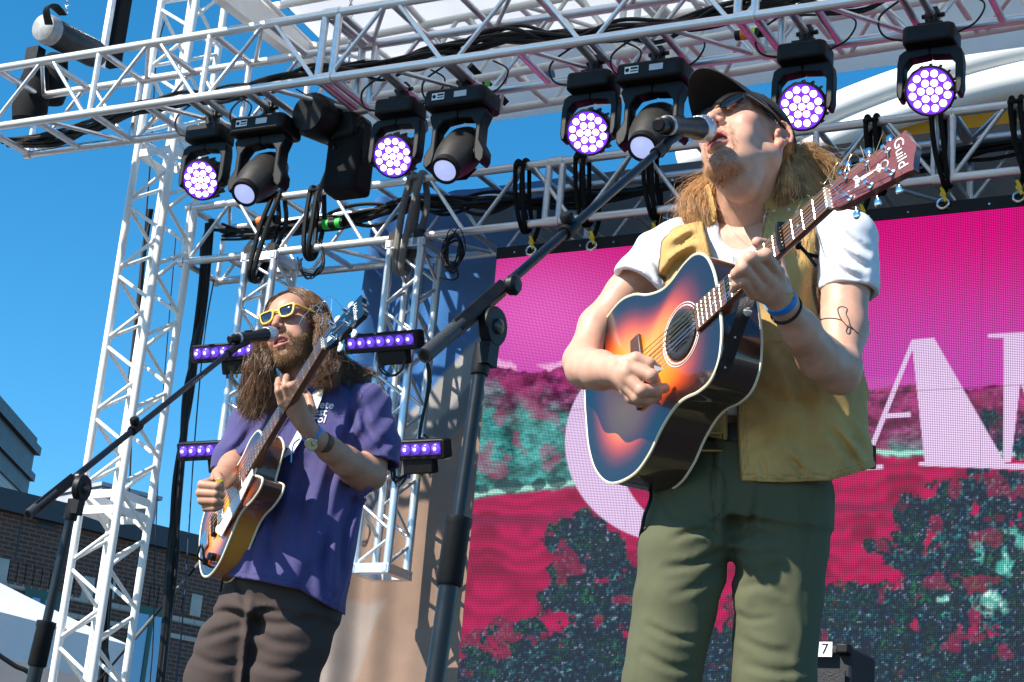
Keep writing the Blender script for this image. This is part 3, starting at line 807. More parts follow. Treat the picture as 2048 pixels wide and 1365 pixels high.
# ---------------------------------------------------------------- moving-head lights
M_ledon = mat('lit_led', (.9, .9, 1), .3, emit=(.80, .74, 1.0), estr=2.6)
M_violet = mat('violet_lens', (.05, .01, .2), .2, emit=(.18, .03, .85), estr=.75, coat=.5)
M_lensb = mat('blue_white_lens', (.5, .55, .8), .08, emit=(.5, .56, 1.0), estr=.42, coat=1.0)
M_sticker = mat('white_sticker', (.8, .8, .8), .6)
def clampset(t, hd):
    part('clamp', MB().cyl((0, 0, -.035), (0, 0, .045), .034, n=12).box((0, 0, .02), (.06, .05, .07)).cyl((-.05, 0, .02), (.06, 0, .02), .012, n=8).box((0, 0, -.05), (.12, .09, .03)), M_blackm, t, local=True, sharp=35)
def make_wash(M0):
    t = thing('wash_light', 'x', 'stage light', (0, 0, 0))
    clampset(t, 0)
    b = MB().prism([(-.125, -.07), (-.105, -.095), (.105, -.095), (.125, -.07), (.125, .07), (.105, .095), (-.105, .095), (-.125, .07)], -.155, -.065)
    part('base', b, M_black, t, local=True, bevel=.012)
    yk = MB()
    for s in (-1, 1):
        o = [(s * .150, -.185), (s * .158, -.24), (s * .158, -.38), (s * .148, -.42), (s * .128, -.42), (s * .122, -.38), (s * .122, -.25), (s * .095, -.215), (0, -.205), (0, -.165), (s * .12, -.165)]
        o = o if s < 0 else o[::-1]
        yk.prism([(x, z) for x, z in o], -.036, .036, R=np.array([[1, 0, 0], [0, 0, -1], [0, 1, 0]]))
    part('yoke', yk, M_black, t, local=True, bevel=.008)
    # head: faces local direction M0 (3x3, z = beam)
    hc = V(0, 0, -.375); Rh = M0
    hd = part('head', MB().lathe([(.05, -.13), (.085, -.125), (.105, -.09), (.117, -.02), (.121, .035), (.118, .048), (.112, .05), (.110, .038)], hc, Rh, 32), M_black, t, local=True, sharp=30)
    for k in range(16):
        a = k * math.tau / 16; d = Rh @ V(math.cos(a), math.sin(a), 0)
        part('fin', MB().box(hc + d * .112 + Rh @ V(0, 0, -.045), (.010, .022, .07), np.stack([np.cross(d, Rh[:, 2]), d, Rh[:, 2]], 1)), M_black, hd, local=True)
    part('lens_plate', MB().lathe([(.109, .030), (.109, .040)], hc, Rh, 32), M_violet, hd, local=True)
    me = None
    spots = [(0, 0)] + [(.042 * math.cos(a), .042 * math.sin(a)) for a in np.arange(6) * math.tau / 6] + [(.084 * math.cos(a + .26), .084 * math.sin(a + .26)) for a in np.arange(12) * math.tau / 12]
    for x, y in spots:
        q = MB().lathe([(.0172, 0), (.0172, .004), (.012, .008), (.004, .009)], hc + Rh @ V(x, y, .0405), Rh, 14)
        part('led', q, M_ledon, hd, local=True)
    part('hub', MB().cyl((-.13, 0, -.375), (.13, 0, -.375), .03, n=14), M_black, t, local=True)
    return t
def make_spot(M0):
    t = thing('spot_light', 'x', 'stage light', (0, 0, 0))
    clampset(t, 0)
    b = MB().prism([(-.185, -.09), (-.165, -.115), (.165, -.115), (.185, -.09), (.185, .09), (.165, .115), (-.165, .115), (-.185, .09)], -.165, -.065)
    bs = part('base', b, M_black, t, local=True, bevel=.014)
    part('display', MB().box((.045, -.1165, -.112), (.075, .002, .034)), mat('grey_display', (.55, .55, .58), .3), bs, local=True)
    part('sticker', MB().box((-.09, -.1165, -.112), (.075, .002, .04)), M_sticker, bs, local=True)
    part('sticker_print', MB().cyl((-.113, -.1178, -.112), (-.113, -.1188, -.112), .011, n=14).box((-.075, -.1178, -.104), (.038, .002, .010)).box((-.075, -.1178, -.120), (.038, .002, .006)), M_black, bs, local=True)
    yk = MB()
    for s in (-1, 1):
        o = [(s * .175, -.195), (s * .150, -.26), (s * .150, -.36), (s * .185, -.42), (s * .185, -.47), (s * .165, -.50), (s * .130, -.47), (s * .118, -.42), (s * .118, -.27), (s * .085, -.225), (0, -.215), (0, -.165), (s * .16, -.165)]
        o = o if s < 0 else o[::-1]
        yk.prism(o, -.045, .045, R=np.array([[1, 0, 0], [0, 0, -1], [0, 1, 0]]))
    part('yoke', yk, M_black, t, local=True, bevel=.009)
    hc = V(0, 0, -.42); Rh = M0
    hd = part('head', MB().lathe([(.06, -.20), (.095, -.19), (.118, -.13), (.122, -.03), (.115, .04), (.095, .12), (.078, .165), (.074, .19), (.066, .19), (.064, .172)], hc, Rh, 28, sx=1.0, sy=.92), mat('dark_grey_shell', (.016, .015, .014), .5, var=.2, vscale=40), t, local=True, sharp=35)
    part('lens', MB().lathe([(.0665, .184), (.05, .192), (.02, .196), (.003, .197)], hc, Rh, 24), M_lensb, hd, local=True)
    part('lens_ring', MB().lathe([(.079, .150), (.081, .168), (.078, .192), (.068, .193), (.067, .186)], hc, Rh, 28), M_black, hd, local=True)
    part('top_panel', MB().prism([(-.055, -.06), (.055, -.06), (.045, .07), (-.03, .07)], .0, .006, hc + Rh @ V(0, -.112, -.01), Rh @ np.array([[1, 0, 0], [0, 0, -1], [0, 1, 0]])), M_black, hd, local=True)
    part('vent', MB().box(hc + Rh @ V(.01, -.121, .02), (.05, .006, .016), Rh), M_black, hd, local=True)
    part('hub', MB().cyl((-.15, 0, -.42), (.15, 0, -.42), .035, n=14), M_black, t, local=True)
    return t
RA = np.stack([A_dir, A_bk, SZ], 1)
def beam(dirw):     # beam direction given in world -> local frame of a hung fixture
    z = nrm(dirw) @ RA; x = nrm(np.cross(V(0, 0, 1), z)) if abs(z[2]) < .98 else V(1, 0, 0)
    return np.stack([x, np.cross(z, x), z], 1)
to_cam = lambda l, u: nrm(-FW * 1.0 + RT * l + UP * u)
wash = make_wash(beam(to_cam(-.33, -.22))); spot = make_spot(beam(to_cam(-.42, -.62)))
LIGHTS = [('w', 376, 'round violet LED wash light hung beside the white tower'), ('s', 489, 'black spot light with tapered snout between the white tower and the black chain hoist'),
          ('w', 761, 'round violet LED wash light right of the black chain hoist'), ('s', 887, 'black spot light with tapered snout next to the wash light by the chain hoist'),
          ('w', 1152, 'round violet LED wash light above the boom microphone stand'), ('s', 1279, 'black spot light with tapered snout directly above the silver grille microphone'),
          ('w', 1581, 'round violet LED wash light above the black cap'), ('w', 1838, 'round violet LED wash light in front of the white marquee arch')]
first = {'w': True, 's': True}
for kd, px_, lab in LIGHTS:
    src = wash if kd == 'w' else spot
    o = src if first[kd] else copy_tree(src)
    first[kd] = False
    p = A_org + A_dir * A_at(px_) + A_bk * SA * .62 - SZ * .02
    o.matrix_world = mat4(RA, p)
    o['label'] = lab; o['group'] = 'wash lights under the lighting truss' if kd == 'w' else 'spot lights under the lighting truss'
# cross pipes the fixtures hang from
for kd, px_, lab in LIGHTS:
    a = A_org + A_dir * A_at(px_)
    t_ = bpy.data.objects['lighting_truss']; bar('hanging_pipe', a + SZ * -.001, a + A_bk * SA, .021, t_, M_alu)

# ---------------------------------------------------------------- LED bars on the drop trusses
M_vlens = mat('violet_bar_lens', (.10, .05, .4), .12, emit=(.16, .06, .8), estr=.55, coat=1.0)
def make_bar(p, label, ex):
    """light bar: p its left end (lens side), ex along it"""
    fz = nrm(-SY * .93 - SZ * .35); ey = nrm(np.cross(fz, ex)); R = np.stack([ex, ey, fz], 1)
    t = thing('led_bar', label, 'light bar', p, R, 'LED bars on the drop trusses')
    L = .47
    part('housing', MB().prism([(-.02, -.05), (.0, -.058), (L, -.058), (L + .02, -.05), (L + .02, .05), (L, .058), (0, .058), (-.02, .05)], -.09, -.004), M_black, t, local=True, bevel=.008)
    for k in range(7):
        c = V(.036 + k * .0665, .004, 0)
        ln = part('lens', MB().lathe([(.030, -.006), (.030, .002), (.024, .010), (.012, .0145), (.003, .016)], c, None, 18), M_vlens, t, local=True)
        part('bulb', MB().lathe([(.010, .0), (.010, .0165), (.004, .019)], c, None, 10), mat('led_core', (.9, .85, 1), .3, emit=(.9, .6, 1), estr=1.2), ln, local=True)
    part('face', MB().box((L / 2, .004, -.0025), (L - .01, .07, .003)), mat('violet_reflector', (.05, .02, .2), .25, emit=(.12, .02, .5), estr=.12), t, local=True)
    part('driver_box', MB().box((L * .62, -.095 if ey[2] > 0 else .095, -.055), (.20, .09, .07)), M_black, t, local=True, bevel=.01)
    part('bracket', MB().box((L * .62, 0, -.13), (.06, .05, .09)), M_blackm, t, local=True)
    for k, cc in ((.45, (.02, .08, .5)), (.6, (.6, .5, .05)), (.75, (.3, .3, .3))):
        part('plug', MB().cyl((L * k, -.135, -.05), (L * k, -.165, -.05), .009, n=8), mat('plug%d' % int(k * 100), cc, .4), t, local=True)
    return t
yb = B0 @ SY - .20
make_bar(onY(693, 690, yb), 'violet LED bar mounted on the drop truss right of the bass headstock', SX)
make_bar(onY(386, 710, yb), 'violet LED bar behind the bassist microphone', SX)
make_bar(onY(358, 905, yb), 'violet LED bar low behind the bassist strumming arm', SX)
make_bar(onY(742, 905, yb), 'black LED bar end showing behind the bassist elbow', SX)
# ---------------------------------------------------------------- people: shared builders
def PX(x, y, d): return at(x, y, d)
def limb(F, pts, k=.012, flat=None, mode='add'):
    """chain of (pixel x, pixel y, distance, radius in pixels)"""
    q = [at(x, y, d) for x, y, d, r in pts]; r = [r * d / FOC for x, y, d, r in pts]
    F.chain(q, r, k, mode, flat); return F
def bounds(pts, pad=.03):
    q = np.array([at(*p[:3]) for p in pts]); r = max(p[3] * p[2] / FOC for p in pts) + pad
    return q.min(0) - r, q.max(0) + r
M_skin = lambda nm, c: mat(nm, c, .48, attr='Col', var=.10, vscale=45, bump=.12, bscale=420, sub=.12, spec=.4)

def head_mesh(neck_local, mouth=.0, h=.0019, face=1.0, jaw_drop=0.0):
    """local frame: x to the person's right, y forward, z up; origin between the ears"""
    F = Field((-.115, -.135, -.26), (.115, .150, .145), h)
    z = -jaw_drop
    F.ell((0, -.014, .040), (.074, .097, .088), k=.001)
    F.ell((0, .030, .055), (.063, .060, .052), k=.02)
    F.ell((0, .022, -.020), (.063, .066, .075), k=.02)
    for s in (-1, 1):
        F.cone((s * .051, .000, -.055), (s * .018, .074, -.103 + z), .019, .017, k=.022)
        F.ball((s * .043, .058, -.010), .025, k=.022)
        F.ball((s * .036, .058, -.048 + z * .4), .023, k=.022)
    F.ell((0, .035, -.075 + z * .6), (.047, .055, .036), k=.02)
    F.ell((0, .077, -.101 + z), (.021, .017, .019), k=.016)
    F.ell((0, .072, -.046 + z * .3), (.034, .026, .040), k=.018)
    for s in (-1, 1):
        F.chain([V(s * .006, .0885, .037), V(s * .030, .0845, .042), V(s * .050, .066, .037)], [.009, .0095, .009], k=.012)
        F.ell((s * .031, .095, .021), (.017, .013, .0115), k=.010, mode='cut')
        F.ball((s * .031, .0735, .020), .0135, k=.003)
        F.ell((s * .031, .0765, .027), (.016, .0115, .007), k=.003)
    F.chain([V(0, .086, .030), V(0, .100, .004), V(0, .1135, -.017)], [.0088, .0096, .0118], k=.012)
    for s in (-1, 1):
        F.ell((s * .0125, .1015, -.0235), (.0082, .0105, .0080), k=.006)
        F.cone((s * .0068, .1085, -.036), (s * .0062, .100, -.019), .0040, .0030, k=.002, mode='cut')
    # mouth
    up, lo = -.0545, -.0745 + z * .75
    if mouth > 0:
        zc = (up + lo) / 2 - .001
        F.ell((0, .090, zc), (.0235, .034, max(.005, (up - lo) / 2 - .002 + mouth)), k=.004, mode='cut')
    xs = np.linspace(-1, 1, 9)
    ul = [V(x * .0265, .1015 - .0165 * x * x, up - .002 + .004 * (1 - abs(x)) - .003 * np.exp(-(x / .2) ** 2) - (abs(x) ** 3) * (up - lo) * .42) for x in xs]
    ll = [V(x * .0255, .0985 - .0150 * x * x, lo + (abs(x) ** 3) * (up - lo) * .46) for x in xs]
    F.chain(ul, [.0022 + .0032 * (1 - abs(x) ** 2) for x in xs], k=.003)
    F.chain(ll, [.0024 + .0042 * (1 - abs(x) ** 2) for x in xs], k=.003)
    for s in (-1, 1):     # ears
        Re = np.array([[math.cos(.35), s * math.sin(.35), 0], [-s * math.sin(.35), math.cos(.35), 0], [0, 0, 1]]).T
        c = V(s * .0775, -.014, .002)
        F.ell(c, (.0075, .0185, .0300), Re, k=.005)
        F.ell(c + V(s * .008, .002, -.002), (.0075, .0095, .0150), Re, k=.003, mode='cut')
        rim = [c + Re @ V(s * .004, .019 * math.cos(a) - .002, .0315 * math.sin(a) + .001) for a in np.radians(np.arange(-30, 230, 26))]
        F.chain(rim, [.0042] * len(rim), k=.003)
        F.ball(c + V(0, .004, -.029), .0078, k=.006)
        F.ball(c + V(s * .004, .0145, -.004), .0045, k=.004)
    nb, nr = neck_local
    nb = np.asarray(nb, float)
    F.cone((0, -.018, -.045), nb, .053, nr, k=.030)
    for s in (-1, 1): F.cone((s * .056, -.018, -.045), nb + V(s * .030, .040, 0), .012, .012, k=.030)
    F.ball((0, .010, -.115), .040, k=.03)
    th = V(0, .02, -.10) * .35 + (nb + V(0, .052, 0)) * .65; F.ball(th, .013, k=.018)
    Vt, Fc = F.mesh(1)
    return Vt, Fc
def head_colors(Vt, skin, lip=(.42, .13, .11), beard=None, stub=.0, jaw_drop=0.0, rosy=.12):
    x, y, z = Vt.T; col = np.tile(np.array(skin), (len(Vt), 1))
    n = fbm(Vt * 60, 3, 5)
    red = np.clip(np.exp(-((np.abs(x) - .045) / .022) ** 2 - ((z + .012) / .03) ** 2) + np.exp(-(x / .014) ** 2 - ((z + .018) / .016) ** 2) * (y > .09), 0, 1)
    ear = (np.abs(x) > .074) & (z > -.05)
    col *= (1 + rosy * red[:, None] * np.array([.5, -1.6, -1.3]))
    col[ear] *= np.array([1.05, .78, .74])
    up, lo = -.0545, -.0745 - jaw_drop * .75; zc = (up + lo) / 2
    e = np.sqrt((x / .0285) ** 2 + ((z - zc) / ((up - lo) / 2 + .0065)) ** 2)
    lipm = sstep(1.05, .88, e) * (y > .072); col = col * (1 - lipm[:, None]) + np.array(lip) * lipm[:, None]
    ins = (np.sqrt((x / .021) ** 2 + ((z - zc) / ((up - lo) / 2)) ** 2) < 1) & (y < .0905) & (y > .03) & (np.abs(z - zc) < .03) & (np.abs(x) < .024)
    if jaw_drop > 0: col[ins] = np.array((.10, .012, .012))
    if beard is not None:
        b = beard_mask(Vt, jaw_drop) * (1 - lipm) * stub
        col = col * (1 - b[:, None]) + np.array(beard) * b[:, None]
    return col * (1 + .05 * n[:, None])
def beard_mask(Vt, jd=0.0, full=False):
    x, y, z = Vt.T
    mou = np.exp(-((np.abs(x) - .012) / .020) ** 4) * np.exp(-((z + .043) / .0085) ** 4) * (y > .07)
    chin = sstep(.034, .020, np.abs(x)) * sstep(-.082 - jd, -.092 - jd, z) * sstep(.030, .05, y)
    lipz = np.sqrt((x / .030) ** 2 + ((z + .0645 + jd * .375) / (.0165 + jd * .375)) ** 2); nolip = sstep(.92, 1.06, lipz)
    gt = np.exp(-((np.abs(x) - .031) / .006) ** 4) * sstep(-.044, -.05, z) * sstep(.03, .05, y)
    m = np.maximum(np.maximum(mou, chin), gt * .8)
    if full:
        line = -.030 - .25 * np.clip(y - .0, 0, 1) + 0 * x
        cheek = sstep(0, -.012, z - (-.022 - .030 * sstep(.02, .09, y))) * sstep(-.01, .012, y + .25 * (z + .06)) * sstep(-.150, -.125, z)
        m = np.maximum(m, cheek)
    return np.clip(m * np.where(y > .06, nolip, 1), 0, 1)
def fuzz(Vt, Fc, mask, n, length, rad, dirfn, seed=0, seg=3, curl=.3):
    """short hairs rooted on a surface, as thin tapered blades"""
    rng = np.random.default_rng(seed); N = vnormals(Vt, Fc)
    p = mask / mask.sum(); idx = rng.choice(len(Vt), n, p=p)
    root = Vt[idx] + rng.normal(size=(n, 3)) * .0009
    d = N[idx] * .75 + dirfn(Vt[idx]) + rng.normal(size=(n, 3)) * .28; d /= np.linalg.norm(d, axis=1)[:, None]
    L = length * (0.5 + rng.random(n) * .8)
    bend = dirfn(Vt[idx]) * .6 + rng.normal(size=(n, 3)) * curl
    pts = [root - N[idx] * .001]
    for k in range(1, seg + 1):
        t = k / seg; pts.append(root + (d * t + bend * t * t * .6) * L[:, None])
    return strands_mesh(np.stack(pts, 1), rad * (0.7 + .6 * rng.random(n)))
def strands_mesh(Pn, rad, taper=.25, sides=3):
    """Pn: n x m x 3 polylines -> one mesh of thin tapered three-sided tubes"""
    n, m, _ = Pn.shape
    T = np.gradient(Pn, axis=1); T /= np.linalg.norm(T, axis=2)[..., None] + 1e-12
    ref = np.tile(np.array([.31, .52, .80]), (n, m, 1)); X = np.cross(T, ref); X /= np.linalg.norm(X, axis=2)[..., None] + 1e-9; Y = np.cross(T, X)
    tt = np.linspace(0, 1, m); prof = (1 - (1 - taper) * tt ** 2) * np.minimum(1, .6 + tt * 3)
    r = np.asarray(rad).reshape(-1, 1) * prof
    a = np.arange(sides) * math.tau / sides
    Vt = Pn[:, :, None, :] + r[..., None, None] * (np.cos(a)[None, None, :, None] * X[:, :, None, :] + np.sin(a)[None, None, :, None] * Y[:, :, None, :])
    i, j, k = np.meshgrid(np.arange(n), np.arange(m - 1), np.arange(sides), indexing='ij')
    b = (i * m + j) * sides; b2 = (i * m + j + 1) * sides; k2 = (k + 1) % sides
    Fq = np.stack([b + k, b + k2, b2 + k2, b2 + k], -1).reshape(-1, 4)
    return Vt.reshape(-1, 3), Fq
def hair_strands(guides, n, rad, seed=0, m=16, spread=.006, curl=.004, cfreq=3.0, flyaway=.05):
    """strands blended between neighbouring guide curves (each a list of points)"""
    rng = np.random.default_rng(seed)
    G = np.stack([catmull(g, 8)[np.linspace(0, 8 * (len(g) - 1), m).round().astype(int)] for g in guides])
    ng = len(G); u = rng.random(n) * (ng - 1); i = np.minimum(u.astype(int), ng - 2); f = (u - i)[:, None, None]
    S = G[i] * (1 - f) + G[i + 1] * f
    t = np.linspace(0, 1, m)[None, :, None]
    clump = (rng.random(n) * 26).astype(int); co = rng.normal(size=(26, 3)) * spread; cp = rng.random((26, 3)) * math.tau
    S = S + (co[clump][:, None, :] * .8 + rng.normal(size=(n, 1, 3)) * spread * .6) * (.35 + .65 * t)
    ph = cp[clump][:, None, :] + rng.normal(size=(n, 1, 3)) * .25
    S = S + curl * np.sin(t * math.tau * cfreq * .5 + ph) * (.12 + .88 * t ** 1.3)
    fl = rng.random(n) < flyaway
    S[fl] += rng.normal(size=(fl.sum(), 1, 3)) * .03 * t ** 1.5
    L = .75 + .35 * rng.random(n)                # uneven ends
    idx = t[0, :, 0][None, :] * L[:, None] * (m - 1); idx = np.clip(idx, 0, m - 1.001); a = idx.astype(int); fr = (idx - a)[..., None]
    S = np.take_along_axis(S, a[..., None], 1) * (1 - fr) + np.take_along_axis(S, a[..., None] + 1, 1) * fr
    return strands_mesh(S, rad * (.6 + .8 * rng.random(n)))
def join_mesh(*ms):
    V_, F_, C_ = [], [], []; n = 0
    for mm in ms:
        V_.append(mm[0]); F_.append(np.asarray(mm[1]) + n); n += len(mm[0])
        if len(mm) > 2: C_.append(mm[2])
    return (np.concatenate(V_), np.concatenate(F_)) + ((np.concatenate(C_),) if C_ else ())
def to_part(name, mm, m, parent, sharp=None, **k):
    return part(name, (mm[0], np.asarray(mm[1]).tolist()) + tuple(mm[2:]), m, parent, sharp=sharp, **k)
def tint(Vt, c, amt=.06, sc=30, seed=2): return np.tile(np.array(c), (len(Vt), 1)) * (1 + amt * fbm(Vt * sc, 3, seed)[:, None])
class Loft:
    """torso-like solid: elliptical sections along a spine; T = [right, front, up] axes"""
    def __init__(s, secs, T, n=2.4):
        s.T = T; s.n = n
        s.o = np.array([q[0] for q in secs]); s.a = np.array([q[1] for q in secs]); s.b = np.array([q[2] for q in secs])
        s.h = s.o @ T[:, 2]
        k = np.argsort(s.h); s.o, s.a, s.b, s.h = s.o[k], s.a[k], s.b[k], s.h[k]
    def dist(s, P, grow=0.0):
        hz = P @ s.T[:, 2]; q = P @ s.T[:, :2]; oc = s.o @ s.T[:, :2]
        cx = np.interp(hz, s.h, oc[:, 0]); cy = np.interp(hz, s.h, oc[:, 1]); a = np.interp(hz, s.h, s.a) + grow; b = np.interp(hz, s.h, s.b) + grow
        r = (np.abs((q[..., 0] - cx) / a) ** s.n + np.abs((q[..., 1] - cy) / b) ** s.n + 1e-12) ** (1 / s.n)
        d = (r - 1) * np.minimum(a, b) * .9
        return np.maximum(d, np.maximum(s.h[0] - grow - hz, hz - s.h[-1] - grow))
    def box(s, g=.0):
        e = max(s.a.max(), s.b.max()) + g; return s.o.min(0) - e, s.o.max(0) + e
    def local(s, P):
        """(angle-free) local right / front / up coordinates relative to the spine"""
        hz = P @ s.T[:, 2]; q = P @ s.T[:, :2]; oc = s.o @ s.T[:, :2]
        return q[..., 0] - np.interp(hz, s.h, oc[:, 0]), q[..., 1] - np.interp(hz, s.h, oc[:, 1]), hz
def creases(u, v, lines, px_m):
    """valleys with raised lips along lines given in picture columns and rows; returns a distance offset"""
    out = np.zeros(u.shape)
    for pts, amp, w in lines:
        d = np.full(u.shape, 1e9); pts = catmull(np.array(pts, float), 4)
        n = len(pts) - 1; tt = np.zeros(u.shape)
        for i in range(n):
            a, b = pts[i], pts[i + 1]; ba = b - a; h = np.clip(((u - a[0]) * ba[0] + (v - a[1]) * ba[1]) / (ba @ ba + 1e-9), 0, 1)
            dd = np.hypot(u - a[0] - h * ba[0], v - a[1] - h * ba[1]); k = dd < d; d = np.where(k, dd, d); tt = np.where(k, (i + h) / n, tt)
        fade = np.sin(np.clip(tt, .04, .96) * math.pi) ** .5
        out += amp * fade * (np.exp(-(d / w) ** 2) - .75 * np.exp(-((d - 2.1 * w) / (1.1 * w)) ** 2))
    return out
def hand(F, wrist, palm, fingers, k=.0035):
    """wrist (x,y,d,r), palm = list of (x,y,d,r) knuckles, fingers = list of joint chains"""
    w = at(*wrist[:3]); rw = wrist[3] * wrist[2] / FOC
    for q in palm:
        F.cone(w, at(*q[:3]), rw * .72, q[3] * q[2] / FOC, k=.010)
    for fg in fingers: limb(F, fg, k=k)
    return F
def solve_neck(b, db, n_, L, a_deg):
    B = at(*b, db); ds = np.linspace(db - .9, db, 4000); e = [abs(np.linalg.norm(at(*n_, d) - B) - L) for d in ds]
    N_ = at(*n_, ds[int(np.argmin(e))]); t = nrm(N_ - B); v = -FW; e1 = nrm(v - t * (v @ t)); e2 = np.cross(t, e1); a = math.radians(a_deg)
    n = e1 * math.cos(a) + e2 * math.sin(a)
    return B, t, np.cross(n, t), n        # saddle, neck direction, lateral, normal
# ---------------------------------------------------------------- lead singer
HD = 3.93
RL = np.array([[0.711, -0.699, 0.069], [-0.655, -0.625, 0.424], [0.254, 0.347, 0.903]])
RL = np.stack([-RL[:, 0], RL[:, 1], RL[:, 2]], 1)          # x = person's right
HC = at(1492, 296, HD); HS = 1.05                           # head centre and size
lead = thing('person', 'singer in black cap and tan canvas vest strumming a sunburst guitar at a microphone', 'person', (HC[0] + .03, HC[1] - .02, STAGE_Z))
def hl(*p): return HC + RL @ (np.array(p, float) * HS)      # head frame -> place
NB = at(1496, 452, 3.97)                                    # pit of the neck, inside
nb_l = (NB - HC) @ RL / HS
SKIN_L = (.60, .33, .23)
hv, hf = head_mesh((nb_l, .060), mouth=.004, h=.0019, jaw_drop=.020)
hcol = head_colors(hv, SKIN_L, beard=(.40, .21, .11), stub=.22, jaw_drop=.020)
hw = hv * HS @ RL.T + HC
# arms
def arm_L():
    pts = [(1690, 478, 3.86, 58), (1690, 560, 3.83, 50), (1686, 660, 3.76, 47), (1676, 748, 3.68, 40), (1640, 715, 3.62, 43), (1600, 660, 3.55, 37), (1563, 604, 3.49, 29)]
    lo, hi = bounds(pts + [(1500, 480, 3.38, 20), (1480, 560, 3.38, 20)]); F = Field(lo, hi, .0021)
    limb(F, pts[:4], k=.02); limb(F, [(1682, 735, 3.675, 42)] + pts[4:], k=.02)
    limb(F, [(1684, 762, 3.68, 22), (1660, 752, 3.66, 26)], k=.02)
    palm = [(1555, 545, 3.44, 15), (1538, 560, 3.43, 15), (1520, 575, 3.43, 15), (1508, 588, 3.44, 13)]
    limb(F, [(1563, 604, 3.49, 28), (1546, 578, 3.46, 27)], k=.015)
    fg = [[(1552, 545, 3.44, 14), (1531, 511, 3.395, 14.5), (1512, 516, 3.39, 12), (1502, 530, 3.42, 10.5)],
          [(1536, 560, 3.43, 14.5), (1501, 517, 3.385, 14.5), (1484, 528, 3.39, 12), (1478, 542, 3.42, 10.5)],
          [(1519, 575, 3.43, 14), (1486, 537, 3.385, 14), (1472, 548, 3.40, 11), (1468, 560, 3.43, 10)],
          [(1507, 588, 3.44, 12.5), (1487, 562, 3.40, 12), (1474, 568, 3.41, 10), (1468, 578, 3.44, 9)],
          [(1566, 575, 3.50, 17), (1556, 530, 3.53, 14), (1538, 492, 3.53, 12.5), (1514, 485, 3.50, 11)]]
    hand(F, (1563, 600, 3.485, 27), palm, fg)
    return F.mesh(1)
def arm_R():
    pts = [(1320, 520, 4.06, 52), (1252, 586, 4.05, 38), (1194, 652, 4.02, 34.5), (1164, 722, 3.96, 35), (1172, 736, 3.86, 38), (1200, 741, 3.77, 36), (1236, 742, 3.69, 29)]
    lo, hi = bounds(pts + [(1340, 790, 3.62, 20)]); F = Field(lo, hi, .0021)
    limb(F, pts[:4], k=.02); limb(F, [(1166, 724, 3.95, 36)] + pts[4:], k=.025)
    palm = [(1256, 733, 3.645, 15), (1254, 748, 3.64, 15), (1252, 765, 3.645, 15), (1252, 780, 3.655, 13)]
    fg = [[(1256, 734, 3.645, 15), (1303, 752, 3.625, 14), (1310, 762, 3.65, 11), (1296, 768, 3.67, 10)],
          [(1254, 755, 3.64, 14.5), (1283, 781, 3.62, 13.5), (1312, 781, 3.635, 12), (1330, 776, 3.655, 10)],
          [(1252, 770, 3.645, 13.5), (1274, 795, 3.63, 12.5), (1298, 799, 3.645, 11), (1315, 794, 3.66, 9.5)],
          [(1252, 783, 3.655, 12), (1262, 797, 3.65, 11), (1282, 806, 3.66, 9.5), (1296, 804, 3.67, 8.5)],
          [(1246, 728, 3.66, 17), (1272, 719, 3.65, 15), (1298, 728, 3.645, 13), (1313, 737, 3.65, 10.5)]]
    limb(F, [(1236, 742, 3.69, 28), (1250, 752, 3.655, 24)], k=.015)
    hand(F, (1238, 743, 3.685, 27), palm, fg)
    return F.mesh(1)
aL = arm_L(); aR = arm_R()
# torso inside the clothes
SR, SL = at(1325, 512, 4.03), at(1690, 472, 3.88); PEL = at(1478, 935, 3.88)
Rt = nrm(SR - SL); Ut = nrm((SR + SL) / 2 - PEL); Rt = nrm(Rt - Ut * (Rt @ Ut)); Ft = np.cross(Ut, Rt)
TL = np.stack([Rt, Ft, Ut], 1)                                  # right, front, up
assert Ft @ FW < 0
m_ = lambda r, d=3.95: r * d / FOC
def sec(x, y, d, a, b): return (at(x, y, d), m_(a, d), m_(b, d))
torso = Loft([sec(1484, 985, 3.87, 158, 100), sec(1486, 900, 3.88, 150, 96), sec(1490, 780, 3.91, 150, 98), sec(1498, 640, 3.95, 172, 108), sec(1504, 540, 3.97, 188, 104), sec(1504, 480, 3.97, 165, 84), sec(1498, 445, 3.98, 90, 62)], TL)
def core():
    lo, hi = torso.box(.05); lo[2] = STAGE_Z; F = Field(lo - .1, hi + .06, .0085)
    F.op(lambda P: torso.dist(P, -.012), lo, hi, .01)
    limb(F, [(1400, 1010, 3.86, 78), (1350, 1200, 3.79, 66), (1322, 1400, 3.73, 54), (1300, 1600, 3.67, 48), (1288, 1800, 3.6, 34)], k=.03)
    limb(F, [(1556, 1010, 3.84, 84), (1555, 1200, 3.78, 70), (1546, 1400, 3.72, 56), (1540, 1600, 3.66, 50), (1536, 1800, 3.6, 34)], k=.03)
    F.chain([SR, SL], [.045, .045], k=.03)
    return F.mesh(1)
cr = core()
body = join_mesh((hw, hf, hcol), (*aL, tint(aL[0], SKIN_L, .05)), (*aR, tint(aR[0], SKIN_L, .05)), (*cr, tint(cr[0], SKIN_L)))
to_part('body', body, M_skin('light_skin', SKIN_L), lead)
# teeth
to_part('teeth', (lambda F: (lambda v, f: (v * HS @ RL.T + HC, f))(*F.mesh(1)))(Field((-.03, .06, -.08), (.03, .10, -.05), .0016).chain([V(-.017, .074, -.060), V(-.009, .082, -.0595), V(0, .0845, -.0595), V(.009, .082, -.0595), V(.017, .074, -.060)], [.0042] * 5, .003)), mat('teeth', (.75, .70, .60), .3), lead)
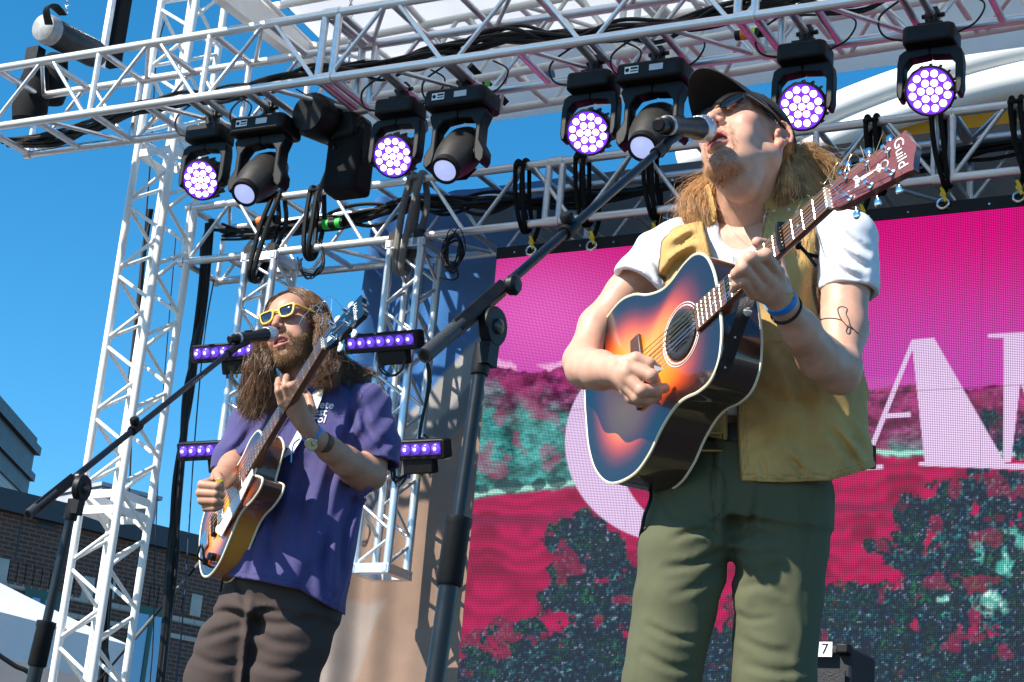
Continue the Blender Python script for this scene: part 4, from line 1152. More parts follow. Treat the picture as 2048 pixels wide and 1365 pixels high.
# beard: goatee and moustache
fz = fuzz(hv, hf, beard_mask(hv, .020) * (hv[:, 1] > .02) + 1e-9, 1900, .0046, .00026, lambda p: np.stack([p[:, 0] * 3, np.full(len(p), .12), np.full(len(p), -.8)], 1), seed=3)
to_part('beard', (fz[0] * HS @ RL.T + HC, fz[1]), mat('ginger_hair', (.50, .27, .11), .45, var=.3, vscale=90), lead)
# hair
M_blond = mat('blond_hair', (.62, .34, .14), .36, var=.45, vscale=55, spec=.6)
gR = [[hl(-.070, -.060, .02), at(1585, 300, 4.00), at(1630, 322, 4.02), at(1652, 368, 4.02), at(1640, 420, 4.0)],
      [hl(-.074, -.045, .01), at(1580, 318, 3.97), at(1614, 350, 3.98), at(1622, 398, 3.98), at(1600, 432, 3.97)],
      [hl(-.078, -.035, -.005), at(1570, 318, 3.93), at(1592, 362, 3.93), at(1596, 405, 3.93), at(1575, 428, 3.92)],
      [hl(-.078, -.030, -.02), at(1562, 325, 3.90), at(1570, 365, 3.89), at(1560, 400, 3.89), at(1540, 398, 3.90)],
      [hl(-.070, -.040, -.03), at(1556, 335, 3.92), at(1552, 372, 3.92), at(1538, 405, 3.93), at(1528, 415, 3.95)],
      [hl(-.060, -.070, -.01), at(1566, 330, 4.02), at(1590, 372, 4.05), at(1600, 425, 4.05), at(1580, 450, 4.04)],
      [hl(-.050, -.080, -.02), at(1556, 330, 4.06), at(1575, 372, 4.10), at(1575, 425, 4.10), at(1550, 455, 4.08)]]
gL = [[hl(.050, -.085, -.02), at(1448, 352, 4.06), at(1405, 372, 4.04), at(1384, 412, 4.02), at(1396, 462, 4.0)],
      [hl(.056, -.080, -.02), at(1442, 352, 4.03), at(1396, 370, 4.01), at(1372, 402, 3.99), at(1376, 448, 3.97)],
      [hl(.060, -.070, -.03), at(1440, 356, 4.0), at(1410, 378, 3.98), at(1396, 410, 3.96), at(1402, 440, 3.94)],
      [hl(.056, -.060, -.04), at(1444, 362, 3.98), at(1424, 390, 3.96), at(1416, 425, 3.94), at(1420, 448, 3.93)],
      [hl(.050, -.070, -.04), at(1450, 366, 4.02), at(1436, 398, 4.04), at(1430, 432, 4.04), at(1436, 460, 4.03)]]
gB = [[hl(x, -.10, -.02), hl(x * 1.2, -.125, -.09), hl(x * 1.3, -.13, -.17), hl(x * 1.2, -.12, -.22)] for x in (-.06, -.03, 0, .03, .06)]
hr = join_mesh(hair_strands(gR, 5200, .00055, 1, 22, .0085, .0095, 4.2, .12), hair_strands(gL, 3200, .00055, 2, 20, .007, .0080, 4.0, .10), hair_strands(gB, 700, .0009, 3, 10, .01, .005))
wisp = [[at(1575, 300, 3.98), at(1625, 300, 3.99), at(1655, 320, 4.0), at(1662, 352, 4.0)], [at(1580, 310, 3.98), at(1632, 330, 3.99), at(1660, 372, 4.0), at(1655, 400, 4.0)], [at(1565, 292, 3.98), at(1612, 284, 3.99), at(1650, 300, 4.0), at(1672, 318, 4.0)]]
hr = join_mesh(hr, hair_strands(wisp, 650, .00045, 7, 16, .008, .006, 3.5, .4))
to_part('hair', hr, M_blond, lead)
# cap
def cap():
    F = Field((-.10, -.13, -.03), (.10, .115, .155), .003)
    F.ell((0, -.016, .043), (.0825, .106, .097), k=.001)
    F.ell((0, -.016, .040), (.0775, .101, .092), k=.002, mode='cut')
    F.half((0, .0, .050), nrm(V(0, .34, -1)), k=.003)
    v, f = F.mesh(1); return v * HS @ RL.T + HC, f
cp = cap()
M_cap = mat('black_cotton', (.010, .010, .011), .85, var=.3, vscale=80, weave=.4, wscale=500)
capo = to_part('cap', cp, M_cap, lead, sharp=50)
def brim():
    n, mth = 25, 9; P = np.zeros((n, mth, 3))
    for i in range(n):
        u = -1 + 2 * i / (n - 1); ph = u * math.radians(72)
        x0, y0 = .074 * math.sin(ph), -.016 + .094 * math.cos(ph); z0 = .047 + .34 * (y0) + .010
        for j in range(mth):
            t = j / (mth - 1); L = .100 * max(0.0, math.cos(u * math.pi / 2)) ** .55
            P[i, j] = (x0 * (1 + .10 * t * abs(u)), y0 + L * t - .002, z0 - .016 * t - .020 * u * u * (.5 + t) + .010 * math.sin(t * math.pi))
    top = P + V(0, 0, .0035); mb = MB()
    mb.grid(P @ (RL.T * HS) + HC); mb.grid(top @ (RL.T * HS) + HC, flip=True)
    edge = lambda Q: Q @ (RL.T * HS) + HC
    mb.grid(np.stack([edge(P[:, -1]), edge(top[:, -1])], 1)); 
    return mb
part('brim', brim(), M_cap, lead, sharp=None)
part('button', MB().lathe([(.008, 0), (.006, .004), (.001, .005)], hl(0, -.016, .1395), RL, 10), M_cap, lead)
for a in (60, 120, 180, 240, 300, 0):                      # panel seams
    pts = [hl(.0832 * math.cos(b) * math.sin(math.radians(a)), -.016 + .1068 * math.cos(b) * math.cos(math.radians(a)), .043 + .0978 * math.sin(b)) for b in np.linspace(.42, 1.5, 12)]
    part('seam', MB().tube(pts, .0009, 5), M_cap, lead)
# sunglasses
def shades(root, f2w, Rw, sc, shape, fr_m, ln_m, frame_w, wrap, zc, yc, xc, temple_z, temple_end, thick=.004, tw=.006):
    for s in (-1, 1):
        o = np.array([(x * (s), z) for x, z in shape]);  o = o if s > 0 else o[::-1]
        c2 = o.mean(0); inner = c2 + (o - c2) * frame_w
        def place(q, dy):
            x = q[:, 0] + s * xc; return np.stack([x, yc - wrap * x * x * 60 * .01 * 10 + dy, q[:, 1] + zc], 1)
        mO0, mI0, mO1, mI1 = place(o, thick / 2), place(inner, thick / 2), place(o, -thick / 2), place(inner, -thick / 2)
        n = len(o); mb = MB(); vs = np.concatenate([mO0, mI0, mO1, mI1]); fs = []
        for i in range(n):
            j = (i + 1) % n
            fs += [(i, j, n + j, n + i), (2 * n + j, 2 * n + i, 3 * n + i, 3 * n + j), (i, 2 * n + i, 2 * n + j, j), (n + j, 3 * n + j, 3 * n + i, n + i)]
        mb.add(f2w(vs), fs); part('rim', mb, fr_m, root, sharp=40)
        ctr = place(np.array([inner.mean(0)]), thick * .55)
        lv = np.concatenate([place(inner * 1.0 + (inner - c2) * .01, thick * .05), place(c2 + (inner - c2) * .55, thick * .38), ctr])
        fl = [(i, (i + 1) % n, n + (i + 1) % n, n + i) for i in range(n)] + [(n + i, n + (i + 1) % n, 2 * n) for i in range(n)]
        part('lens', MB().add(f2w(lv), fl), ln_m, root, sharp=None)
        ox = np.abs(o[:, 0]).max() + xc
        e0 = place(np.array([[s * (ox - xc) - s * .002, temple_z]]), 0)[0]
        pts = np.array([e0, e0 + V(s * .006, -.012, .0), V(s * .0815, .03, temple_z + zc - .003), V(s * .0835, temple_end, temple_z + zc - .010)])
        part('temple', MB().tube(f2w(catmull(pts, 6)), tw * sc, 8, flat=.45), fr_m, root, sharp=40)
    part('bridge', MB().tube(f2w(np.array([V(-xc * .36, yc - .001, zc + .006), V(0, yc + .003, zc + .008), V(xc * .36, yc - .001, zc + .006)])), .0034 * sc, 8), fr_m, root)
gl = thing('sunglasses', 'narrow black sunglasses with blue reflecting lenses under the black cap', 'sunglasses', hl(0, .09, .02))
shp = [(.028 * math.cos(a) * (1 + .08 * math.cos(a)), .0155 * math.sin(a) + .003 * math.cos(a)) for a in np.arange(28) * math.tau / 28]
shades(gl, lambda q: np.asarray(q) * HS @ RL.T + HC, RL, HS, shp, mat('gloss_black', (.008, .008, .009), .12, coat=1.0), mat('blue_mirror_lens', (.006, .012, .024), .05, 0, spec=.6, coat=.35), .90, .35, .0225, .1035, .034, .005, -.015, thick=.005, tw=.0055)
# ---- singer's clothes
def pxfn(P): return pixn(P)
M_tee = mat('white_cotton', (.80, .80, .82), .85, attr='Col', weave=.15, wscale=900, bump=.10, bscale=40, trans=.12, crease=.35, crscale=8)
def tee():
    lo, hi = torso.box(.12); lo[2] = at(1480, 860, 3.9)[2]; F = Field(lo, hi, .0042)
    F.op(lambda P: torso.dist(P, .004), lo, hi, .01)
    sl = [(1690, 482, 3.86, 64), (1694, 545, 3.835, 58), (1695, 640, 3.79, 57)]; sr = [(1326, 520, 4.03, 62), (1285, 570, 4.005, 54), (1235, 632, 3.97, 54)]
    limb(F, sl, k=.03); limb(F, sr, k=.03)
    limb(F, [(1500, 470, 3.97, 60), (1640, 462, 3.90, 56)], k=.03); limb(F, [(1500, 470, 3.98, 60), (1370, 490, 4.03, 54)], k=.03)
    # folds
    def fold(P):
        n = fbm(P * V(9, 9, 5), 3, 21); r = np.sin((P @ nrm(SX + SZ * .7)) * 70 + 5 * n) * .0016
        return .0045 * n + r
    def sw(P):
        u, v = pixn(P); return fold(P) + creases(u, v, [([(1662, 480), (1690, 510), (1728, 535)], .007, 7), ([(1655, 515), (1685, 545), (1725, 560)], .007, 7), ([(1668, 450), (1700, 480), (1735, 505)], .006, 7), ([(1275, 520), (1300, 545), (1316, 585)], .006, 6), ([(1300, 512), (1318, 540), (1326, 580)], .005, 6), ([(1470, 540), (1490, 500), (1510, 470)], .004, 8)], 0)
    F.warp(sw)
    # open sleeves
    eL = at(1695, 592, 3.82); dL = nrm(at(*sl[2][:3]) - at(*sl[1][:3])); F.op(lambda P: -np.maximum(-((P - eL) @ dL), np.linalg.norm(P - eL, axis=-1) - .16), eL - .16, eL + .16, .003, 'and')
    eR = at(1281, 576, 4.0); dR = nrm(at(*sr[2][:3]) - at(*sr[1][:3])); F.op(lambda P: -np.maximum(-((P - eR) @ dR), np.linalg.norm(P - eR, axis=-1) - .22), eR - .22, eR + .22, .003, 'and')
    limb(F, [(1692, 545, 3.835, 53.5), (1695, 650, 3.79, 54)], k=.002, mode='cut'); limb(F, [(1288, 566, 4.01, 50), (1228, 640, 3.975, 51)], k=.002, mode='cut')
    # neck opening
    F.cone(NB + Ft * .012 - Ut * .012, NB + Ut * .10 + Ft * .02, .066, .085, .006, 'cut')
    F.ball(at(1478, 452, 3.88), .050, .02, 'cut')
    return F.mesh(1)
tv, tf = tee(); to_part('t_shirt', (tv, tf, tint(tv, (.80, .80, .83), .02)), M_tee, lead)
# canvas vest
vest = Loft([sec(1540, 985, 3.87, 212, 146), sec(1534, 900, 3.89, 208, 144), sec(1526, 780, 3.92, 203, 142), sec(1516, 650, 3.96, 200, 144), sec(1510, 560, 3.97, 196, 138), sec(1506, 500, 3.97, 182, 122), sec(1504, 462, 3.97, 140, 98), sec(1500, 438, 3.98, 90, 72)], TL, 2.3)
_v = [400, 430, 470, 520, 560, 640, 780, 860, 960, 1000]
_l = [1400, 1405, 1412, 1426, 1440, 1450, 1455, 1456, 1456, 1456]; _r = [1536, 1530, 1522, 1510, 1500, 1484, 1472, 1474, 1480, 1482]
armL = [(1688, 478, 3.86, 61), (1700, 560, 3.80, 63), (1712, 640, 3.70, 66)]; armR = [(1330, 515, 4.03, 57), (1285, 575, 4.0, 60), (1245, 640, 3.96, 64)]
VCR = [([(1330, 560), (1360, 520), (1400, 505)], .008, 8), ([(1340, 590), (1385, 560), (1430, 550)], .007, 8), ([(1345, 500), (1370, 480), (1395, 470)], .006, 7), ([(1560, 700), (1600, 760), (1620, 850)], .006, 12), ([(1500, 760), (1560, 800), (1640, 810)], .005, 12), ([(1660, 860), (1690, 890), (1720, 940)], .008, 9), ([(1690, 850), (1715, 880), (1735, 920)], .007, 8), ([(1500, 900), (1540, 870), (1600, 880)], .005, 12), ([(1600, 500), (1620, 560), (1615, 640)], .006, 9), ([(1580, 920), (1600, 940), (1605, 960)], .006, 7), ([(1520, 915), (1528, 940), (1530, 962)], .006, 6)]
def vest_fold(P):
    n = fbm(P * V(7, 7, 4), 3, 33); u, v = pixn(P)
    w = np.sin((P @ nrm(RT * .8 + UP * .6)) * 42 + 4 * n) * sstep(760, 900, v) * .0035
    puck = .005 * np.sin((u - 1480) / 17 + 2 * n) * np.exp(-((v - 955) / 26) ** 2)
    shl = .006 * np.sin((P @ nrm(RT * .9 - UP * .5)) * 55 + 3 * n) * sstep(640, 520, v)
    rd = 1 - np.abs(fbm(P * V(8, 8, 5) + 9, 3, 37)); return .004 * n + w + puck + shl + creases(u, v, VCR, 0) - .009 * np.clip(rd - .6, 0, 1)
def vest_mesh():
    lo, hi = vest.box(.06); lo[2] = at(1500, 1010, 3.8)[2]; F = Field(lo, hi, .0042)
    F.op(lambda P: vest.dist(P, .002), lo, hi, .01)
    limb(F, [(1500, 462, 3.97, 64), (1668, 455, 3.90, 56)], k=.03); limb(F, [(1500, 468, 3.98, 60), (1356, 508, 4.03, 50)], k=.03)
    F.warp(vest_fold)
    inner = F.d + .009; F.d = np.maximum(F.d, -inner)
    def opening(P):
        u, v = pixn(P); a = np.interp(v, _v, _l); b = np.interp(v, _v, _r); _, fr, _ = vest.local(P)
        d = np.maximum(a - u, u - b) * 3.95 / FOC
        return np.maximum(d, -fr)
    F.op(opening, lo, hi, .004, 'cut')
    limb(F, armL, k=.004, mode='cut'); limb(F, armR, k=.004, mode='cut')
    F.cone(NB + Ft * .010 - Ut * .015, NB + Ut * .12 + Ft * .02, .070, .085, .006, 'cut')
    def hem(P):
        u, v = pixn(P); return (v - np.interp(u, [1300, 1380, 1462, 1474, 1560, 1660, 1760], [845, 866, 884, 962, 966, 962, 932])) * 3.9 / FOC
    F.op(hem, lo, hi, .003, 'and')
    return F.mesh(1)
vv, vf = vest_mesh()
TAN = np.array(srgb(188, 152, 92)); TRIM = np.array(srgb(84, 62, 40))
def dcone(P, pts):
    d = np.full(len(P), 9.0)
    for (x0, y0, d0, r0), (x1, y1, d1, r1) in zip(pts[:-1], pts[1:]):
        a, b = at(x0, y0, d0), at(x1, y1, d1); ba = b - a; hh = np.clip((P - a) @ ba / (ba @ ba), 0, 1)
        d = np.minimum(d, np.linalg.norm(P - a - hh[:, None] * ba, axis=1) - (r0 * d0 + (r1 * d1 - r0 * d0) * hh) / FOC)
    return d
vc = tint(vv, TAN, .08, 14, 5)
wear = sstep(.25, .8, fbm(vv * 6, 3, 8)); vc *= (1 + .22 * wear[:, None])
k = sstep(.016, .012, np.minimum(dcone(vv, armL), dcone(vv, armR)))[:, None]; vc = vc * (1 - k) + TRIM * k * (1 + .3 * np.sin(vv @ UP * 900)[:, None])
u_, v_ = pixn(vv); _, fr_, _ = vest.local(vv)
ed = np.minimum(np.abs(u_ - np.interp(v_, _v, _l)), np.abs(u_ - np.interp(v_, _v, _r))); k = (sstep(7, 4, ed) * (fr_ > .02))[:, None]; vc = vc * (1 - .55 * k)
for off in (11, 17):        # rows of stitching
    k = (sstep(1.6, .6, np.abs(ed - off)) * (fr_ > .02))[:, None]; vc = vc * (1 - .28 * k)
hv_ = np.interp(u_, [1300, 1380, 1462, 1474, 1560, 1660, 1760], [845, 866, 884, 962, 966, 962, 932]) - v_
for off in (7, 14): k = sstep(1.6, .5, np.abs(hv_ - off))[:, None]; vc = vc * (1 - .35 * k)
yk = np.abs(v_ - (688 - (u_ - 1530) * .12)); k = (sstep(1.8, .6, yk) * (u_ > 1510) * (u_ < 1640))[:, None]; vc = vc * (1 - .3 * k)
M_vest = mat('tan_canvas', tuple(TAN), .92, attr='Col', var=.07, vscale=60, weave=.5, wscale=620, bump=.15, bscale=110, crease=.30, crscale=7)
to_part('vest', (vv, vf, vc), M_vest, lead)
# welt pocket, collar, side tab
pp = [at(x, y, d) for x, y, d in ((1612, 748, 3.775), (1640, 790, 3.765), (1668, 832, 3.765), (1692, 858, 3.775))]
part('pocket_welt', MB().tube(catmull(pp, 5), .006, 6, flat=.5), mat('dark_brown_trim', tuple(TRIM), .9, var=.2), lead)
def collar():
    lo = NB - .16; hi = NB + .16; F = Field(lo, hi, .0032)
    ax = nrm(Ut * .92 - Ft * .25)
    a, b = NB + Ut * -.030 + Ft * .004, NB + ax * .060
    F.cone(a, b, .090, .108, .004); F.cone(a - ax * .05, b + ax * .05, .0815, .108, .003, 'cut')
    F.half(b, ax, .003); F.half(a, -ax, .003)
    def opening(P):
        u, v = pixn(P); return np.maximum(np.maximum(np.interp(v, [370, 420, 480], [1418, 1432, 1446]) - u, u - np.interp(v, [370, 420, 480], [1534, 1518, 1504])) * .00106, -((P - NB) @ Ft))
    F.op(opening, lo, hi, .004, 'cut')
    F.warp(lambda P: .004 * fbm(P * 14, 2, 4))
    return F.mesh(1)
cv, cf = collar(); to_part('collar', (cv, cf, tint(cv, TAN, .1, 20)), M_vest, lead)
tabp = at(1738, 915, 3.86)
part('side_tab', MB().box(tabp, (.030, .012, .050), np.stack([RT, -FW, UP], 1)), mat('dark_brown_trim', tuple(TRIM), .9), lead, bevel=.004)
# trousers
OLV = np.array(srgb(82, 84, 60))
pants = Loft([sec(1480, 1040, 3.85, 172, 112), sec(1482, 985, 3.86, 172, 110), sec(1484, 920, 3.875, 162, 104), sec(1486, 868, 3.885, 154, 100)], TL, 2.2)
legR = [(1398, 1010, 3.86, 92), (1366, 1110, 3.82, 90), (1352, 1200, 3.79, 84), (1320, 1365, 3.74, 77), (1306, 1560, 3.68, 74), (1296, 1760, 3.62, 66)]
legL = [(1562, 1000, 3.84, 95), (1560, 1090, 3.81, 94), (1556, 1200, 3.78, 86), (1548, 1365, 3.72, 79), (1544, 1560, 3.66, 73), (1540, 1760, 3.60, 66)]
PCR = [([(1452, 1088), (1505, 1066), (1565, 1080)], .007, 7), ([(1456, 1100), (1505, 1112), (1560, 1108)], .006, 8), ([(1446, 1078), (1400, 1062), (1345, 1078)], .007, 8), ([(1444, 1102), (1392, 1128), (1330, 1136)], .007, 9), ([(1440, 1130), (1400, 1170), (1345, 1190)], .005, 9),
       ([(1425, 905), (1426, 1000), (1444, 1058)], .004, 5), ([(1295, 1250), (1345, 1275), (1395, 1280)], .006, 8), ([(1285, 1305), (1340, 1335), (1385, 1338)], .006, 9), ([(1478, 1275), (1530, 1300), (1575, 1305)], .005, 9), ([(1495, 1330), (1555, 1345), (1612, 1340)], .006, 9), ([(1520, 968), (1512, 1020), (1502, 1058), (1512, 1100)], .006, 8),  # last valley here stands in for the strap's wavy cast shadow, put into the shape
       ([(1470, 1180), (1520, 1170), (1570, 1190)], .004, 9), ([(1600, 990), (1615, 1060), (1612, 1150)], .005, 9), ([(1330, 1000), (1345, 1030), (1390, 1040)], .005, 8), ([(1470, 1225), (1500, 1240), (1545, 1236)], .004, 7)]
def trousers():
    lo, hi = pants.box(.1); b2 = bounds(legR + legL, .04); lo = np.minimum(lo, b2[0]); hi = np.maximum(hi, b2[1]); hi[2] = at(1480, 850, 3.9)[2]
    F = Field(lo, hi, .0052)
    F.op(lambda P: pants.dist(P, 0), *pants.box(.02), .01)
    limb(F, legR[:2], k=.03); limb(F, legL[:2], k=.03); limb(F, legR[1:], k=.010); limb(F, legL[1:], k=.010)
    def fold(P):
        u, v = pixn(P); n = fbm(P * V(6, 6, 4), 3, 41)
        a = np.sin((v - 1090 - (u - 1450) * .35) / 15 + 3 * n) * np.exp(-((np.hypot(u - 1450, v - 1110)) / 95) ** 2) * .006
        b = np.sin((v - 1300 + (u - 1440) * .28) / 19 + 2.5 * n) * .0035 * sstep(1130, 1240, v)
        c = -.010 * np.exp(-((u - 1440 - (v - 960) * .02) / 9) ** 2) * sstep(1110, 1060, v)
        rd = 1 - np.abs(fbm(P * V(9, 9, 5) + 2, 3, 77)); a = a + creases(u, v, [(q, .72 * am_, .8 * w_) for q, am_, w_ in PCR], 0) * (((P - PEL) @ Ft) > -.02); return .004 * n + a - .007 * np.clip(rd - .62, 0, 1) + b * .15 + c
    F.warp(fold)
    return F.mesh(1)
pv, pf = trousers()
pc = tint(pv, OLV, .07, 12, 6); u_, v_ = pixn(pv)
for cu in (np.abs(u_ - (1425 + 3 * np.sin(v_ / 20))) + 9 * (v_ > 1060) + 99 * (v_ < 905), np.abs(np.hypot(u_ - 1418, (v_ - 985) * .6) - 34) + 99 * (u_ < 1420)):
    k = (sstep(2.2, .7, cu) * (((pv - PEL) @ Ft) > 0))[:, None]; pc = pc * (1 - .45 * k)
to_part('trousers', (pv, pf, pc), mat('olive_twill', tuple(OLV), .9, attr='Col', weave=.35, wscale=900, bump=.12, bscale=60, crease=.16, crscale=7), lead)
ba = np.arange(60) * math.tau / 60
bel = lambda g, z: np.stack([at(1486, 868, 3.885) + TL[:, 0] * ((m_(154) + g) * np.sign(math.cos(a)) * abs(math.cos(a)) ** (2 / 2.2)) + TL[:, 1] * ((m_(100) + g) * np.sign(math.sin(a)) * abs(math.sin(a)) ** (2 / 2.2)) + Ut * z for a in np.append(ba, ba[0])])
bt = part('belt', MB().grid(np.stack([bel(.002, -.030), bel(.007, -.029), bel(.007, .007), bel(.002, .008)], 0)), mat('black_leather', (.012, .011, .010), .45, var=.2), lead, sharp=60)
bq = at(1424, 884, 3.768)
part('buckle', MB().tube(np.array([bq + RT * x + UP * y for x, y in ((-.022, -.018), (.022, -.018), (.022, .018), (-.022, .018))]), .0028, 6, closed=True), mat('brass', (.6, .42, .12), .3, 1.0), lead)
for nm, lg in (('shoe', legR), ('shoe', legL)):
    a = at(*lg[-1][:3]); a = V(a[0], a[1], STAGE_Z); F = Field(a + V(-.16, -.28, -.01), a + V(.16, .16, .16), .005)
    fdir = nrm(Ft * V(1, 1, 0)); F.chain([a + V(0, 0, .055) - fdir * .05, a + V(0, 0, .048) + fdir * .08, a + V(0, 0, .038) + fdir * .16], [.05, .045, .038], .02); F.half(a + V(0, 0, .003), V(0, 0, -1), .004)
    F.cone(a + V(0, 0, .05), a + V(0, 0, .13), .048, .044, .02)
    to_part('shoe', F.mesh(1), mat('brown_leather', (.10, .05, .025), .5, var=.2), lead)
# wrist bands and tattoo
def band(c, ax, r, w, th, name, m, flat=.8, fl_ax=None):
    R = frame_z(ax, fl_ax if fl_ax is not None else UP)
    return MB().lathe([(r, -w / 2), (r + th, -w / 2 * .9), (r + th, w / 2 * .9), (r, w / 2)], c, R, 36, sx=1, sy=flat)
wa = at(1560, 601, 3.485); wd = nrm(at(1600, 660, 3.55) - at(1563, 604, 3.49))
wb = part('wristband', band(wa + wd * .002, wd, .0295, .015, .002, 'wristband', None, 1.0), mat('blue_woven_band', (.01, .20, .62), .6, var=.1), lead)
part('clasp', MB().box(wa - FW * .029 + RT * .012 + UP * .006, (.022, .004, .006), np.stack([nrm(RT + UP * .45), -FW, nrm(UP - RT * .45)], 1)), mat('yellow_print', (.55, .42, .03), .6), wb)
part('hair_tie', band(wa + wd * .030, nrm(wd + RT * .1), .0315, .004, .002, 'hair_tie', None, 1.0), mat('black_elastic', (.01, .01, .01), .7), lead)
M_ink = mat('tattoo_ink', (.03, .03, .035), .7)
from mathutils.bvhtree import BVHTree
bvh = BVHTree.FromPolygons([Vector(v) for v in aL[0]], [tuple(int(i) for i in f) for f in aL[1]])
def on_arm(x, y):
    r = ray(x, y); h_ = bvh.ray_cast(Vector(CAM), Vector(nrm(r)))
    return (np.array(h_[0]) + np.array(h_[1]) * .0006) if h_[0] is not None else None
for line in ([(1640, 640), (1655, 637), (1672, 638), (1684, 642), (1693, 652), (1704, 658)], [(1684, 642), (1678, 630), (1676, 618), (1684, 614), (1694, 618), (1692, 628), (1697, 640), (1700, 655), (1698, 668), (1692, 664), (1696, 652)], [(1698, 650), (1708, 660), (1716, 668)]):
    q = [on_arm(x, y) for x, y in catmull(np.array(line, float), 5)]; q = [p for p in q if p is not None]
    if len(q) > 3: part('tattoo', MB().tube(q, .0011, 5), M_ink, lead)
# ---------------------------------------------------------------- acoustic guitar
GB, Gt, Gl, Gn = solve_neck((1281, 745), 3.80, (1658, 400), .648, -52)
RG = np.stack([Gt, Gl, Gn], 1)
def gp(s, l, h): return GB + Gt * s + Gl * l + Gn * h
guitar = thing('acoustic_guitar', 'sunburst acoustic guitar with cream binding held by the singer', 'guitar', gp(0, 0, -.05), RG)
half = catmull([(-.222, 0), (-.219, .065), (-.197, .132), (-.145, .186), (-.062, .207), (.0, .192), (.05, .161), (.10, .141), (.14, .139), (.19, .150), (.232, .147), (.266, .119), (.285, .066), (.289, .0)], 6)
outline = np.concatenate([half, (half * V(1, -1))[::-1][1:-1]]); outline = outline[::-1]      # counter-clockwise seen from the front
def depth_at(s): return -.118 + .020 * (s + .22) / .5
def burst_top(bld, out, c, cols, hfun, rings=26, hole=None):
    n = len(out); vs = []; cs = []; fs = []
    for j in range(1, rings + 1):
        q = c + (out - c) * (j / rings); vs.append(np.c_[q, np.full(n, 0.0)]); t = j / rings
        cs.append(np.tile(np.array([np.interp(t, cols[0], [k[i] for k in cols[1]]) for i in range(3)]), (n, 1)))
    vs.append(np.array([[c[0], c[1], 0]])); cs.append(np.array([cols[1][0]]))
    for j in range(rings - 1):
        for i in range(n): k = (i + 1) % n; fs.append((j * n + i, (j + 1) * n + i, (j + 1) * n + k, j * n + k))
    for i in range(n): fs.append((rings * n, i, (i + 1) % n))
    return np.concatenate(vs), fs, np.concatenate(cs)
def side_strip(out, h0, h1, flare=0):
    n = len(out); v = np.concatenate([np.c_[out, [h0(s) for s, l in out]], np.c_[out, [h1(s) for s, l in out]]])
    return v, [(i, n + i, n + (i + 1) % n, (i + 1) % n) for i in range(n)]
M_burst = mat('sunburst_lacquer', (.7, .3, .02), .35, attr='Col', var=.06, vscale=30, aniso=(2, 40, 2), coat=1.0)
M_mahog = mat('dark_mahogany_lacquer', (.035, .012, .007), .30, var=.25, vscale=14, aniso=(2, 20, 20), coat=1.0)
M_cream = mat('cream_binding', (.78, .70, .50), .35, coat=.4)
M_rose = mat('rosewood', (.085, .035, .020), .45, var=.35, vscale=30, aniso=(1.5, 40, 40))
cols = ([0, .30, .50, .64, .76, .86, 1], [(.86, .36, .025), (.84, .32, .02), (.72, .18, .012), (.42, .045, .006), (.12, .012, .004), (.015, .004, .003), (.004, .003, .004)])
tv_, tf_, tc_ = burst_top(None, outline, np.array((-.035, 0)), cols, None)
part('soundboard', (tv_ @ RG.T + GB, tf_, tc_), M_burst, guitar, sharp=None)
sv, sf = side_strip(outline, lambda s: 0.0, depth_at); part('sides', (sv @ RG.T + GB, sf), M_mahog, guitar, sharp=60)
bo = np.c_[outline, [depth_at(s) for s, l in outline]]
bv = np.concatenate([bo, [[-.03, 0, -.124]]]); part('back', (bv @ RG.T + GB, [(len(bo), (i + 1) % len(bo), i) for i in range(len(bo))]), M_mahog, guitar, sharp=None)
part('binding', MB().tube(np.c_[outline * 1.001, np.full(len(outline), -.002)] @ RG.T + GB, .0034, 6, closed=True), M_cream, guitar)
part('back_binding', MB().tube((bo + V(0, 0, .002)) @ RG.T + GB, .0030, 6, closed=True), M_cream, guitar)
HOLE = .157
part('rosette', MB().tube([gp(HOLE + .0665 * math.cos(a), .0665 * math.sin(a), .0006) for a in np.arange(60) * math.tau / 60], .0011, 5, closed=True).tube([gp(HOLE + .0605 * math.cos(a), .0605 * math.sin(a), .0006) for a in np.arange(60) * math.tau / 60], .0016, 5, closed=True), mat('white_inlay', (.8, .78, .7), .4), guitar)
sh_ = part('soundhole_cover', MB().lathe([(.0535, .0004), (.0535, .004), (.050, .0065), (.040, .0065), (.037, .0045), (.002, .0045)], gp(HOLE, 0, 0), RG, 40), mat('black_rubber', (.014, .015, .017), .55, var=.2), guitar)
for k in range(-4, 5):
    w = math.sqrt(max(0, .0365 ** 2 - (k * .0075) ** 2)); part('rib', MB().tube([gp(HOLE - w + 2 * w * t, k * .0075 + .004 * math.sin(t * 3.1), .0052) for t in np.linspace(0, 1, 7)], .0008, 5), MATS['black_rubber'], sh_)
bpoly = [(-.018, -.082), (.018, -.082), (.018, .082), (-.018, .082)]
br_ = part('bridge', MB().prism([(-.016, -.084), (.016, -.084), (.018, -.05), (.018, .05), (.016, .084), (-.016, .084), (-.022, .03), (-.022, -.03)], .0005, .0085, GB, RG), M_rose, guitar, bevel=.002)
part('saddle', MB().box(gp(.002, 0, .0095), (.003, .074, .006), RG), M_cream, br_)
lat6 = [.027, .0162, .0054, -.0054, -.0162, -.027]; latn = [.018, .0108, .0036, -.0036, -.0108, -.018]
for l in lat6: part('bridge_pin', MB().lathe([(.0025, 0), (.0032, .003), (.001, .005)], gp(-.011, l, .0085), RG, 8), M_cream, br_)
fw_ = lambda s: .0285 + (.0215 - .0285) * (s - .215) / (.648 - .215)
nk = thing and part('fretboard', MB().prism([(.215, -.0285), (.648, -.0215), (.648, .0215), (.215, .0285)], .0005, .0068, GB, RG), mat('pale_rosewood', (.16, .075, .045), .5, var=.35, vscale=25, aniso=(1, 60, 60)), guitar, bevel=.001)
M_fret = mat('nickel_silver', (.85, .83, .80), .22, 1.0)
